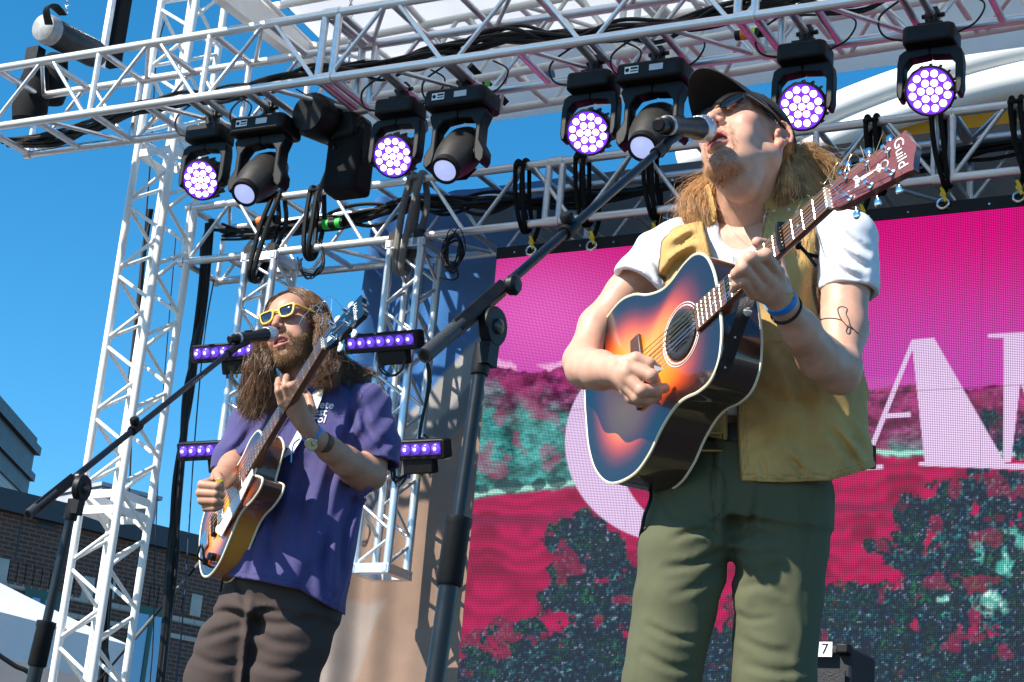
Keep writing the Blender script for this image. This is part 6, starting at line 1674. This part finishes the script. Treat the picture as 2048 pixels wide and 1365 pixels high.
ends_R = [[at(515, 700, 5.72), at(492, 770, 5.70), at(484, 812, 5.70)], [at(522, 710, 5.70), at(506, 775, 5.68), at(500, 832, 5.68)], [at(530, 720, 5.69), at(520, 780, 5.67), at(520, 828, 5.67)], [at(536, 728, 5.70), at(536, 780, 5.68), at(540, 815, 5.68)], [at(540, 728, 5.75), at(546, 775, 5.76), at(550, 810, 5.77)]]
ends_L = [[at(646, 640, 5.74), at(664, 705, 5.70), at(668, 745, 5.68), at(650, 768, 5.67)], [at(648, 660, 5.72), at(655, 715, 5.66), at(664, 752, 5.65), at(640, 770, 5.65)], [at(640, 680, 5.70), at(648, 730, 5.66), at(640, 760, 5.65), at(625, 745, 5.66)], [at(655, 660, 5.80), at(684, 715, 5.78), at(712, 745, 5.77), at(742, 752, 5.76)], [at(652, 660, 5.85), at(676, 715, 5.86), at(690, 755, 5.86), at(680, 790, 5.86)]]
gs_R, gs_L = [], []
for i, e in enumerate(ends_R):
    a0 = .12 + i * .28; gs_R.append([cap_pt(.15 + .1 * i, 1.25, 1.02), cap_pt(.55 + .28 * i, .75, 1.04), cap_pt(.95 + .26 * i, .15, 1.05), cap_pt(1.05 + .25 * i, -.45, 1.07)] + e)
for i, e in enumerate(ends_L):
    gs_L.append([cap_pt(-.15 - .1 * i, 1.25, 1.02), cap_pt(-.60 - .32 * i, .75, 1.04), cap_pt(-1.05 - .28 * i, .15, 1.05), cap_pt(-1.15 - .26 * i, -.35, 1.07)] + e)
gs_B = [[cap_pt(math.pi * s, .9, 1.03), cap_pt(math.pi * s, .1, 1.05), hb(-.07 * math.sin(math.pi * s) * -1, -.12, -.10), hb(.08 * math.sin(math.pi * s), -.13, -.20)] for s in (.6, .8, 1.0, 1.2, 1.4)]
H_ = join_mesh((hv3 * HS2 @ RBs.T + HC2, hf3), hair_strands([g[:7] for g in gs_R], 3800, .0008, 21, 34, .008, .0200, 5.0, .05), hair_strands([g[:8] for g in gs_L], 4400, .0008, 22, 36, .008, .0200, 5.5, .05), hair_strands(gs_B, 600, .0012, 23, 12, .008, .006))
wl = [[at(520, 715, 5.70), at(500, 770, 5.69), at(478, 800, 5.68), at(474, 790, 5.68)], [at(520, 730, 5.70), at(508, 790, 5.69), at(490, 815, 5.68), at(476, 818, 5.68)], [at(525, 730, 5.70), at(515, 800, 5.69), at(512, 838, 5.68), at(498, 845, 5.68)]]
wr = [[at(660, 700, 5.78), at(700, 735, 5.77), at(735, 748, 5.76), at(752, 742, 5.76)], [at(665, 690, 5.78), at(690, 720, 5.77), at(725, 740, 5.76), at(748, 756, 5.76)]]
H_ = join_mesh(H_, hair_strands(wl, 240, .0008, 24, 14, .005, .004), hair_strands(wr, 260, .0008, 25, 14, .005, .004))
to_part('hair', H_, M_brown, bass_p)
# yellow sunglasses
gl2 = thing('sunglasses', 'yellow framed sunglasses with dark lenses on the bearded bassist', 'sunglasses', hb(0, .1, .02))
wf = catmull(np.array([(-.024, .014), (0, .0185), (.026, .0185), (.0275, .006), (.021, -.014), (.008, -.0205), (-.010, -.0195), (-.021, -.010)], float), 4, True)[::-1]
shades(gl2, lambda q: np.asarray(q) * HS2 @ RBs.T + HC2, RBs, HS2, wf, mat('yellow_plastic', (.82, .50, .06), .3, coat=.4), mat('dark_lens', (.012, .014, .03), .05, .0, coat=1.0), .80, .30, .0215, .1055, .0325, .011, -.005, thick=.006, tw=.0065)
# watch and wristband
wa2 = at(646, 887, 5.455); wd2 = nrm(at(690, 922, 5.53) - at(634, 880, 5.44))
part('watch_strap', band(wa2, wd2, .0335, .020, .003, '', None, .92), mat('brown_strap', (.12, .06, .03), .6, var=.2), bass_p)
wf_ = at(623, 889, 5.405); Rw = frame_z(nrm(-FW * .85 - UP * .45 - RT * .2), UP)
wt = part('watch_case', MB().lathe([(.019, -.008), (.0215, -.004), (.0215, .002), (.019, .004)], wf_, Rw, 28), M_steel, bass_p)
part('watch_dial', MB().lathe([(.0185, .0032), (.0185, .0042)], wf_, Rw, 28), mat('cream_dial', (.55, .52, .30), .4, coat=.8), wt)
part('watch_hand', MB().box(wf_ + Rw @ V(.003, .005, .0048), (.0016, .013, .0008), Rw).box(wf_ + Rw @ V(.005, -.001, .0048), (.010, .0016, .0008), Rw), M_black, wt)
wb2 = part('wristband', band(at(624, 868, 5.43), nrm(wd2 * .9 - UP * .1), .0315, .017, .002, '', None, .95), mat('blue_fabric_band', (.02, .25, .65), .6, var=.1), bass_p)
part('band_tail', MB().tube(catmull([at(600, 878, 5.395), at(588, 888, 5.39), at(584, 905, 5.39), at(583, 925, 5.395)], 5), .0055, 6, flat=.3), MATS['blue_fabric_band'], wb2)
text_mesh('band_text', 'ARTIST', .011, mat('pale_print', (.5, .65, .8), .7), at(621, 866, 5.394), np.stack([nrm(RT * .72 + UP * .62), nrm(UP * .72 - RT * .62), -FW], 1), wb2, .0002)

# ---------------------------------------------------------------- bass guitar
BB, Bt, Bl, Bn = solve_neck((432, 1052), 5.66, (655, 692), .775, -62)
RBG = np.stack([Bt, Bl, Bn], 1)
def gq(s, l, h): return BB + Bt * s + Bl * l + Bn * h
bass = thing('bass_guitar', 'sunburst hollow body bass guitar with white binding and black headstock', 'bass guitar', gq(0, 0, -.03), RBG)
hu = catmull([(-.125, 0), (-.122, .06), (-.10, .12), (-.05, .160), (.02, .168), (.09, .140), (.15, .112), (.20, .112), (.26, .128), (.31, .115), (.335, .07), (.34, .03)], 5)
hd_ = catmull([(-.125, 0), (-.122, -.06), (-.10, -.12), (-.05, -.160), (.02, -.168), (.09, -.140), (.15, -.112), (.20, -.112), (.25, -.128), (.305, -.132), (.325, -.112), (.300, -.075), (.275, -.045), (.28, -.03)], 5)
bout = np.concatenate([hd_, hu[::-1][:-1]])
bt_h = lambda s: -.072
tv2, tf2, tc2 = burst_top(None, bout, np.array((.03, 0)), ([0, .35, .55, .7, .82, .92, 1], [(.85, .42, .04), (.82, .36, .03), (.68, .20, .015), (.35, .06, .008), (.10, .015, .005), (.02, .006, .004), (.008, .005, .004)]), None, 20)
part('top', (tv2 @ RBG.T + BB, tf2, tc2), M_burst, bass, sharp=None)
sv2, sf2 = side_strip(bout, lambda s: 0.0, bt_h)
amb = np.clip(np.sin((sv2[:, 0] + .02) * 15) * .5 + .5, 0, 1)[:, None]; ccol = np.array((.62, .24, .025)) * amb + np.array((.05, .012, .006)) * (1 - amb)
part('sides', (sv2 @ RBG.T + BB, sf2, ccol), M_burst, bass, sharp=60)
bo2 = np.c_[bout, np.full(len(bout), -.072)]; part('back', (np.concatenate([bo2, [[.05, 0, -.078]]]) @ RBG.T + BB, [(len(bo2), (i + 1) % len(bo2), i) for i in range(len(bo2))]), M_mahog, bass, sharp=None)
part('binding', MB().tube(np.c_[bout * 1.002, np.full(len(bout), -.002)] @ RBG.T + BB, .0038, 6, closed=True), M_cream, bass); part('back_binding', MB().tube((bo2 + V(0, 0, .002)) @ RBG.T + BB, .0036, 6, closed=True), M_cream, bass)
part('pickguard', MB().prism([(.02, -.050), (.06, -.105), (.20, -.085), (.285, -.060), (.285, -.030), (.02, -.030)], .008, .011, BB, RBG), mat('white_guard', (.82, .80, .76), .25, coat=.6), bass)
for s0 in (.06, .20): part('pickup', MB().box(gq(s0, 0, .007), (.036, .085, .014), RBG), mat('chrome_cover', (.75, .72, .65), .2, 1.0), bass, bevel=.003)
part('bridge', MB().box(gq(0, 0, .007), (.022, .085, .014), RBG), M_black, bass, bevel=.003)
part('tailpiece', MB().prism([(-.105, -.03), (-.05, -.035), (-.05, .035), (-.105, .03)], .004, .009, BB, RBG), M_steel, bass)
for s0, l0 in ((-.03, -.105), (-.07, -.09), (-.01, -.125)): part('knob', MB().lathe([(.012, 0), (.011, .014), (.003, .016)], gq(s0, l0, 0), RBG, 14), M_black, bass)
part('jack_plate', MB().box(gq(-.128, -.03, -.036), (.004, .04, .04), RBG), M_steel, bass)
fb = lambda s: .029 + (.021 - .029) * (s - .25) / .525
fbd = part('fretboard', MB().prism([(.245, -.029), (.775, -.021), (.775, .021), (.245, .029)], .010, .017, BB, RBG), mat('dark_rosewood', (.12, .055, .03), .5, var=.3, vscale=25), bass)
for k in range(1, 20):
    s0 = .775 * 2 ** (-k / 12)
    if s0 > .25: part('fret', MB().cyl(gq(s0, -fb(s0), .0175), gq(s0, fb(s0), .0175), .0014, n=6), M_fret, fbd)
P = np.zeros((12, 9, 3))
for i, s0 in enumerate(np.linspace(.27, .785, 12)):
    for j in range(9): a = math.pi * j / 8; P[i, j] = gq(s0, fb(s0) * .99 * math.cos(a), .010 - (.022 + .02 * float(sstep(.36, .29, s0))) * math.sin(a))
part('neck', MB().grid(P), MATS['neck_mahogany'], bass, sharp=None)
part('nut', MB().box(gq(.778, 0, .015), (.006, .044, .012), RBG), MATS['bone'], bass)
hb_ = math.radians(12); Bht = Bt * math.cos(hb_) - Bn * math.sin(hb_); Bhn = Bn * math.cos(hb_) + Bt * math.sin(hb_); RBH = np.stack([Bht, Bl, Bhn], 1); BHO = gq(.781, 0, .012); hq = lambda s, l, h: BHO + Bht * s + Bl * l + Bhn * h
ho2 = catmull([(0, -.022), (.03, -.034), (.08, -.039), (.14, -.043), (.168, -.045), (.176, -.030), (.170, -.012), (.172, 0), (.170, .012), (.176, .030), (.168, .045), (.14, .043), (.08, .039), (.03, .034), (0, .022)], 5)
h2 = part('headstock', MB().prism(ho2, -.016, 0, BHO, RBH), mat('black_lacquer', (.006, .007, .010), .18, coat=1.0), bass, sharp=35)
for k in range(2):
    for sd in (1, -1):
        c = hq(.050 + k * .062, sd * .026, 0); tn = part('tuner', MB().lathe([(.010, 0), (.010, .003), (.005, .004), (.0048, .020), (.006, .022), (.001, .0225)], c, RBH, 14), M_chrome, h2)
        part('tuner_button', MB().lathe([(.004, 0), (.004, .018), (.010, .020), (.012, .034), (.005, .040)], hq(.050 + k * .062, sd * .036, -.012), np.stack([Bht, -Bhn * sd, Bl * sd], 1), 12, sy=.5), mat('white_button', (.8, .8, .78), .35), tn)
text_mesh('logo', 'Höfner', .026, M_pearl, hq(.140, 0, .0007), np.stack([-Bl, Bht, Bhn], 1), h2, .0003, .3)
part('crown_inlay', MB().prism([(.012, -.010), (.036, -.013), (.030, -.005), (.040, 0), (.030, .005), (.036, .013), (.012, .010)], .0003, .0009, BHO, RBH), M_pearl, h2)
rng = np.random.default_rng(4)
for i in range(4):
    l0, l1 = (.0255 - i * .017), (.0155 - i * .0103); k, sd = [(0, 1), (1, 1), (1, -1), (0, -1)][i]; pc_ = hq(.050 + k * .062, sd * .023, .012)
    part('string', MB().tube([gq(-.05, l0, .010), gq(0, l0, .023), gq(.778, l1, .022), pc_], [.0016, .0015, .0013, .0011][i], 5, caps=False), M_plain, bass)
    q = [pc_] + [pc_ + Bht * (.05 * math.cos(a * 4 + i)) + Bl * (.05 * math.sin(a * 4 + i)) + Bhn * (.03 + .06 * a) for a in np.linspace(.2, 1, 5)]
    part('string_end', MB().tube(catmull(q, 5), .0007, 4), M_plain, bass)
# white strap over the shoulder and the jack lead
sp = catmull([at(640, 770, 5.70), at(632, 800, 5.655), at(622, 825, 5.64), at(604, 860, 5.62), at(585, 895, 5.60), at(570, 915, 5.58)], 6)
P = np.stack([np.stack([q + nrm(RT * .85 + UP * .5) * x for x in (-.022, -.008, .008, .022)]) for q in sp]); mb = MB(); mb.grid(P); mb.grid(P + FW * .003, flip=True)
part('strap', mb, mat('white_strap', (.74, .72, .70), .7, weave=.3), bass, sharp=None)
jl = [gq(-.13, -.03, -.036), at(396, 1115, 5.58), at(402, 1090, 5.56), at(406, 1100, 5.55), at(412, 1128, 5.56), at(436, 1140, 5.60), at(446, 1147, 5.62), at(430, 1300, 5.66), at(440, 1600, 5.6)]
jl.append(V(jl[-1][0], jl[-1][1] + .1, STAGE_Z + .02)); jl.append(V(jl[-1][0] - .5, jl[-1][1] + .9, STAGE_Z + .006))
tag(part('bass_cable', MB().tube(catmull(jl, 8), .0036, 8), M_cable), 'black instrument cable looped at the tail of the bass guitar', 'cable')
tag(part('guitar_pick', MB().prism([(-.012, -.008), (.012, 0), (-.012, .008)], 0, .0012, at(440, 962, 5.375), np.stack([nrm(RT + UP * .2), nrm(UP - RT * .2), -FW], 1)), mat('yellow_celluloid', (.80, .62, .03), .4)), 'small yellow plectrum in the bassist right hand', 'plectrum')
# ---------------------------------------------------------------- rigging: hoists, slings, cables, amplifier
def chain_links(p0, p1, r=.0035, link=.030):
    d = nrm(p1 - p0); n = int(np.linalg.norm(p1 - p0) / (link * .78)); R = frame_z(d); mb = MB()
    for i in range(n):
        c = p0 + d * link * .78 * (i + .5); a = R[:, i % 2]
        mb.tube([c + a * (.011 * math.cos(t)) + d * (.016 * math.sin(t)) for t in np.arange(10) * math.tau / 10], r, 5, closed=True)
    return mb
hz1 = at(92, 58, 11.6); hz2 = at(196, 112, 12.05)
ho = thing('chain_hoist', 'grey ended cylindrical chain hoist hanging above the lighting truss end', 'hoist', hz1)
R = frame_z(hz2 - hz1)
L = np.linalg.norm(hz2 - hz1)
part('motor', MB().lathe([(.088, .04), (.092, .06), (.092, L - .05), (.08, L)], hz1, R, 28), mat('black_worn_steel', (.03, .03, .032), .45, .3, var=.4, vscale=14), ho)
part('end_cover', MB().lathe([(.06, -.045), (.086, -.03), (.096, 0), (.096, .05)], hz1, R, 28), mat('scuffed_grey', (.38, .38, .38), .6, .2, var=.35, vscale=18, bump=.3), ho)
part('hook_block', MB().box(at(70, 112, 11.7), (.10, .07, .10), RS), M_blackm, ho)
part('chain', chain_links(at(132, 28, 11.75), at(140, -60, 11.75)), M_steel, ho)
for k in range(4): part('lead', MB().tube(catmull([at(92 + 4 * k, 50, 11.45), at(88 + 3 * k, 22 - 2 * k, 11.45), at(100 + 5 * k, 14 - k, 11.5), at(120 + 4 * k, 30, 11.6)], 6), .008, 6), M_cable, ho)
part('load_chain', chain_links(at(72, 100, 11.7), at(66, 160, 11.7)), M_steel, ho)
bagm = mat('black_chain_bag', (.008, .008, .009), .8, spec=.2, var=.3, vscale=12, bump=.5, bscale=12)
part('chain_bag', MB().lathe([(.03, .16), (.075, .12), (.10, .0), (.115, -.16), (.10, -.24), (.04, -.26)], at(68, 172, 11.75), None, 18, sy=.8), bagm, ho)
part('chain_bag', MB().lathe([(.05, .16), (.085, .12), (.105, .0), (.115, -.10), (.10, -.17), (.04, -.19)], at(104, 155, 11.9), None, 18, sy=.8), bagm, ho)
colm = thing('black_beam', 'black square beam rising beside the white tower above the lighting truss', 'beam', at(232, 110, 12.6))
part('post', MB().box(at(235, 45, 12.6) + SZ * .05, (.11, .11, .75), RS), bagm, colm, bevel=.01)
part('side_rail', MB().box(at(217, 45, 12.5) + SZ * .05, (.035, .04, .78), RS), M_alu, colm)
h2 = thing('chain_hoist', 'black chain hoist with chain bag hanging in front of the roof edge', 'hoist', at(690, 250, 10.6))
part('motor', MB().lathe([(.10, -.02), (.13, .02), (.13, .22), (.11, .26)], at(618, 228, 10.45), frame_z(at(700, 262, 10.8) - at(618, 228, 10.45)), 24), M_black, h2)
part('gear_box', MB().box(at(690, 262, 10.6), (.26, .20, .16), RS), M_black, h2, bevel=.03)
part('chain_bag', MB().prism([(-.11, -.09), (.11, -.09), (.12, .09), (-.12, .09)], -.40, .0, at(706, 262, 10.6), RS), bagm, h2, bevel=.03)
part('hook', MB().tube(catmull([at(690, 215, 10.6), at(690, 170, 10.6), at(695, 160, 10.6)], 4), .014, 8), M_steel, h2)
part('chain', chain_links(at(697, 165, 10.6), at(703, -30, 10.6)), M_steel, h2)
for k in range(3): part('lead', MB().tube(catmull([at(712 + 8 * k, 250, 10.45), at(724 + 6 * k, 236 + 6 * k, 10.45), at(732 + 4 * k, 262, 10.45), at(726, 300 + 14 * k, 10.45)], 6), .006, 6), M_cable, h2)
part('tail', MB().tube(catmull([at(672, 292, 10.5), at(660, 330, 10.6), at(640, 382, 10.9), at(640, 400, 11.0)], 6), .016, 8), M_cable, h2)

# slings wrapped round the screen truss
Bp = lambda a, b, c: B0 + SX * a + SY * b * SB + SZ * c * SB
def B_at(px_, c=1):
    lo, hi = 0, B_len + 1
    for _ in range(40):
        md = (lo + hi) / 2
        if pix(Bp(md, 0, c))[0] < px_: lo = md
        else: hi = md
    return lo
def sling(px_, label, m, low, dx=0.0, r=.016, gap=.055, tail=None):
    a = B_at(px_); t = thing('sling', label, 'sling', Bp(a, 0, 1), RS, 'slings round the screen truss')
    for k, w in enumerate((-gap / 2, gap / 2)):
        pts = [Bp(a + w, .12, .93), Bp(a + w, .06, 1.085), Bp(a + w, -.06, 1.07), Bp(a + w, -.10, .90), Bp(a + w + dx * .5, -.12, .4), Bp(a + dx + w * .6, -.10, low), Bp(a + dx + w * .4, .05, low - .12), Bp(a + dx + w * .5, .16, low + .05), Bp(a + w, .2, .5), Bp(a + w, .12, .93)]
        part('strap', MB().tube(catmull(pts, 6), r, 8), m, t)
    part('choker', MB().tube([Bp(a - gap * .7, -.08, 1.0), Bp(a, -.16, .97), Bp(a + gap * .7, -.08, 1.0)], r * .9, 7), m, t)
    return t
sling(556, 'black sling draped over the screen truss at the left drop truss', M_cable, -.35, -.10)
sling(634, 'black sling hanging straight down over the screen truss beside the hoist tail', M_cable, -.05, 0)
sling(836, 'grey sling looped down over the right drop truss', M_greycable, -.45, -.05, .022, .07)
for px_, lab in ((1045, 'short black sling next to the grey sling'), (1165, 'black sling behind the tip of the boom stand'), (1300, 'black sling between the boom stand and the singer hair'), (1745, 'black sling behind the sunburst guitar headstock'), (1876, 'wide black sling at the truss joint right of the guitar headstock'), (2034, 'black sling at the far right end of the screen truss')):
    sling(px_, lab, mat('black_webbing', (.006, .006, .0065), .85, spec=.2, var=.3, vscale=30), .02, .05, .014, .05)
# shackles holding the LED wall
M_yel = mat('yellow_shackle', (.72, .50, .02), .5, var=.2, vscale=40)
SHL = ['yellow shackle at the video wall left corner beside the boom tube', 'yellow shackle below the sling crossed by the boom stand', 'yellow shackle between the boom stand and the white sleeve', 'yellow shackle beside the singer shoulder under the guitar headstock', 'yellow shackle under the wide sling right of the guitar headstock', 'yellow shackle under the far right sling of the screen truss']
for k, (px_, py_) in enumerate(((1062, 497), (1183, 487), (1308, 471), (1725, 436), (1886, 402), (2038, 388))):
    p = onY(px_, py_, SCY - .02); t = thing('shackle', SHL[k], 'shackle', p, RS, 'yellow shackles along the video wall')
    part('bow', MB().tube([p + SX * (.030 * math.cos(a)) + SZ * (.028 * math.sin(a) - .015) for a in np.arange(16) * math.tau / 16], .007, 7, closed=True), M_steel, t)
    part('pin', MB().tube(catmull([p + SZ * .075 - SX * .012, p + SZ * .05, p + SZ * .02 + SX * .006, p - SZ * .005 + SX * .016], 4), [.010] * 13, 8).lathe([(.016, -.01), (.018, 0), (.016, .01)], p + SZ * .035, np.stack([SX, SZ, SY], 1), 12), M_yel, t)
    part('strap', MB().tube(catmull([p + SZ * .05 + SY * .02, p + SZ * .14 + SX * .02 + SY * .03, p + SZ * .28 + SY * .05], 5), .014, 7), MATS['black_webbing'], t)
# cable runs
def bundle(name, label, pts, n, spread, r, m=None, seed=0, sag=.05, cat='cables'):
    rng = np.random.default_rng(seed); t = thing(name, label, cat, pts[0])
    for k in range(n):
        q = [p + rng.normal(size=3) * spread + V(0, 0, -sag * rng.random() * (1 if 0 < i < len(pts) - 1 else .2)) for i, p in enumerate(pts)]
        part('cable', MB().tube(catmull(q, 8), r * (.7 + .7 * rng.random()), 6), m or M_cable, t)
    return t
Ap = lambda a, b, c: A_org + A_dir * a + A_bk * b * SA + SZ * c * SA
bundle('cable_bundle', 'thick black cable bundle lying in the lighting truss near the white tower', [Ap(a, .8 + .1 * math.sin(a * 5), .12 + .25 * abs(math.sin(a * 1.1)) + a * .12) for a in np.linspace(-.1, 2.5, 9)], 11, .020, .010, seed=1)
bundle('cable_bundle', 'black cables sagging through the lighting truss over the roof centre', [Ap(a, .75, .86 - .22 * abs(math.sin(a * 1.9)) - .02 * a) for a in np.linspace(2.3, 5.2, 11)], 12, .022, .009, seed=2, sag=.09)
bundle('cable_bundle', 'black cables along the lighting truss past the singer cap', [Ap(a, .7, .80 - .35 * abs(math.sin(a * 1.6))) for a in np.linspace(5.0, 8.0, 9)], 7, .025, .008, seed=3, sag=.12)
bundle('cable_bundle', 'black cables bunched inside the screen truss left end', [Bp(a, .5, .78 - .10 * math.sin(a * 3)) for a in np.linspace(.15, 2.4, 9)], 12, .026, .010, seed=4, sag=.06)
bundle('cable_bundle', 'black cables along the inside of the screen truss towards the right end', [Bp(a, .85, .80 - .06 * math.sin(a * 3)) for a in np.linspace(2.3, B_len, 11)], 8, .016, .011, seed=5)
dropb = [onY(x, y, B0 @ SY + .15) for x, y in ((418, 446), (412, 500), (404, 600), (390, 700), (376, 800), (358, 960), (340, 1120), (318, 1365))]; dropb.append(dropb[-1] * V(1, 1, 0) + SZ * (STAGE_Z + .02))
bundle('cable_bundle', 'thick black cable drop running down between the white tower and the bassist', dropb, 6, .014, .018, seed=6, sag=.0)
tw_ = [onY(x, y, B0 @ SY + .6) for x, y in ((300, 420), (288, 520), (268, 700), (240, 950), (212, 1250), (205, 1365))]; tw_.append(tw_[-1] * V(1, 1, 0) + SZ * (STAGE_Z + .02))
bundle('cable_bundle', 'black feeder cables hanging behind the white tower legs', tw_, 3, .010, .014, seed=7, sag=0)
for k, (pts, lab, r) in enumerate((([(352, 470), (338, 640), (322, 850), (310, 1100), (300, 1365)], 'thin black line hanging just right of the white tower', .004), ([(428, 560), (408, 680), (388, 900), (372, 1150), (352, 1365)], 'thin blue black line beside the thick cable drop', .005), ([(330, 40), (312, 120), (300, 330), (272, 700), (258, 1000)], 'thin dark rope from the roof corner past the tower', .006))):
    q = [onY(x, y, B0 @ SY + .3) for x, y in pts]; q.append(q[-1] * V(1, 1, 0) + SZ * (STAGE_Z + .02)) if k < 2 else None
    tag(part('rope', MB().tube(catmull(q, 6), r, 6), M_cable if k != 1 else mat('dark_blue_rope', (.01, .03, .08), .6)), lab, 'rope')
gy = thing('guy_wire', 'taped steel guy wire slanting up from the tent to the bass guitar', 'wire', onY(235, 1318, B0 @ SY + .4))
g0, g1 = onY(235, 1318, B0 @ SY + .4), onY(520, 985, B0 @ SY + .4)
part('wire', MB().cyl(g0 - (g1 - g0) * .35, g1, .008, n=8), M_cable, gy)
for k in (.12, .36, .55): part('sleeve', MB().cyl(g0 + (g1 - g0) * k, g0 + (g1 - g0) * (k + .14), .012, n=8), M_greycable, gy)
# coil hanging on the right drop truss, loops of slack by the bars
co = thing('cable_coil', 'coil of thin black cable hung from the screen truss by the grey sling', 'cable', onY(908, 470, B0 @ SY - .03))
for k in range(12):
    rng = np.random.default_rng(k); c = onY(906 + rng.normal() * 3, 505 + rng.normal() * 5, B0 @ SY - .05); ra, rb_ = .045 + .02 * rng.random(), .10 + .02 * rng.random()
    part('loop', MB().tube([c + SX * (ra * math.cos(t)) + SZ * (rb_ * math.sin(t)) + SY * (.02 * math.sin(t * 2 + k)) for t in np.arange(24) * math.tau / 24], .004, 5, closed=True), M_cable, co)
part('tail', MB().tube(catmull([onY(912, 535, B0 @ SY - .05), onY(916, 552, B0 @ SY - .05), onY(905, 560, B0 @ SY - .05), onY(880, 556, B0 @ SY + .0)], 6), .006, 6), M_cable, co)
def slack(label, pts, yoff, n, seed, r=.006):
    t = thing('cable_loop', label, 'cable', onY(*pts[0], B0 @ SY + yoff)); rng = np.random.default_rng(seed)
    for k in range(n): part('cable', MB().tube(catmull([onY(x + rng.normal() * 3, y + rng.normal() * 4, B0 @ SY + yoff) for x, y in pts], 6), r, 6), M_cable, t)
slack('black cable loops under the light bar right of the bass headstock', [(760, 722), (762, 740), (780, 750), (802, 742), (812, 716)], -.25, 2, 1)
slack('black cable loops under the light bar behind the bassist microphone', [(462, 745), (466, 765), (484, 775), (504, 765), (506, 742)], -.25, 3, 2)
slack('tangle of black cable behind the bassist elbow', [(842, 880), (866, 892), (868, 912), (846, 918), (800, 960), (786, 935), (800, 915)], -.06, 4, 3)
slack('black cable taped down the right drop truss leg', [(850, 700), (856, 760), (846, 850), (840, 905), (848, 950)], -.05, 2, 4, .008)
slack('loop of thin cable under the screen truss left end', [(600, 520), (606, 545), (622, 552), (640, 545), (646, 520), (640, 480)], -.02, 4, 8, .005)
# taped connectors on the screen truss
def conn(x, y, yo, c1, c2, label):
    p = onY(x, y, B0 @ SY + yo); t = thing('connector', label, 'connector', p)
    part('shell', MB().cyl(p - SX * .09, p + SX * .09, .030, n=12), M_black, t)
    part('tape', MB().cyl(p - SX * .06, p - SX * .015, .032, n=12), c1, t); part('tape', MB().cyl(p + SX * .035, p + SX * .07, .032, n=12), c2, t)
M_gr = mat('green_tape', (.02, .55, .06), .5); M_or = mat('orange_tape', (.85, .16, .02), .5); M_wt = mat('cream_tape', (.55, .47, .33), .6)
conn(664, 448, .05, M_gr, M_gr, 'cable connector wrapped in bright green tape inside the screen truss')
conn(532, 442, .0, M_or, M_wt, 'cable connector with orange and cream tape near the black sling')
pq = Ap(A_at(1462), .7, .15); t = thing('connector', 'cable connector with orange and yellow tape above the black cap', 'connector', pq)
part('shell', MB().cyl(pq - A_dir * .08, pq + A_dir * .08, .026, n=12), M_black, t); part('tape', MB().cyl(pq - A_dir * .05, pq - A_dir * .02, .028, n=12), M_or, t); part('tape', MB().cyl(pq, pq + A_dir * .03, .028, n=12), mat('yellow_green_tape', (.5, .7, .03), .5), t)
# small slack loops for the fixtures
for k, (kd, px_, lab) in enumerate(LIGHTS):
    a = A_at(px_); t = thing('fixture_cable', 'thin black feed cable of the ' + lab.replace(' with tapered snout', '').replace('round violet LED ', '').replace('black ', '').replace('the ', ''), 'cable', Ap(a, .6, 0))
    part('cable', MB().tube(catmull([Ap(a - .05, .62, -.32), Ap(a - .22, .6, -.22), Ap(a - .26, .6, .05), Ap(a - .18, .7, .30), Ap(a - .05, .8, .55 if k > 1 else .3)], 7), .006, 6), M_cable, t)
    part('cable', MB().tube(catmull([Ap(a + .10, .66, -.26), Ap(a + .2, .7, -.12), Ap(a + .24, .7, .12), Ap(a + .12, .8, .35)], 7), .005, 6), M_cable, t)
# strap of green webbing and black angle piece on the roof truss
gw = thing('roof_bracket', 'black angle bracket with green strap on the white roof truss', 'bracket', onY(950, 150, A2o @ SY - .3), RS)
part('angle', MB().tube([onY(940, 132, A2o @ SY - .35), onY(1012, 206, A2o @ SY - .05)], .028, 4), M_black, gw); part('strap', MB().tube(catmull([onY(975, 165, A2o @ SY - .3), onY(972, 190, A2o @ SY - .3), onY(968, 235, A2o @ SY - .3)], 4), .018, 6), mat('green_webbing', (.02, .42, .06), .7), gw)
# amplifier at the foot of the video wall
am = onY(1640, 1288, 6.6); amp = thing('amplifier', 'black speaker cabinet with a white number label beside the olive trousers', 'speaker', am * V(1, 1, 0) + SZ * STAGE_Z, RS)
hh = am[2] - STAGE_Z
part('cabinet', MB().box(am - SZ * hh / 2 + SY * .16, (.24, .30, hh), RS), mat('black_tolex', (.012, .012, .013), .7, bump=.4, bscale=300), amp, bevel=.018)
part('grille', MB().box(am - SZ * (hh / 2 + .04) - SY * .012, (.21, .012, hh - .12), RS), mat('black_mesh', (.02, .02, .022), .6, .4, weave=1.0, wscale=160), amp)
for s0 in (-.095, .095): part('corner', MB().box(am + SX * s0 - SZ * .02 - SY * .005, (.05, .05, .04), RS), M_black, amp, bevel=.008)
lb = onY(1632, 1299, 6.6 - .025); lbo = part('label_plate', MB().box(lb + SX * .02, (.085, .004, .055), RS), M_sticker, amp)
text_mesh('number', '7', .055, M_black, lb + SX * .035 - SY * .0035, np.stack([SX, SZ, -SY], 1), lbo, .0003)
# low cables at the left
tag(part('ground_cable', MB().tube(catmull([at(-60, 1270, 9.0), at(0, 1312, 9.0), at(30, 1332, 9.0), at(62, 1352, 9.0), at(80, 1420, 9.0)], 6), .012, 8), M_cable), 'black cable sagging across the white tent at the lower left', 'cable')
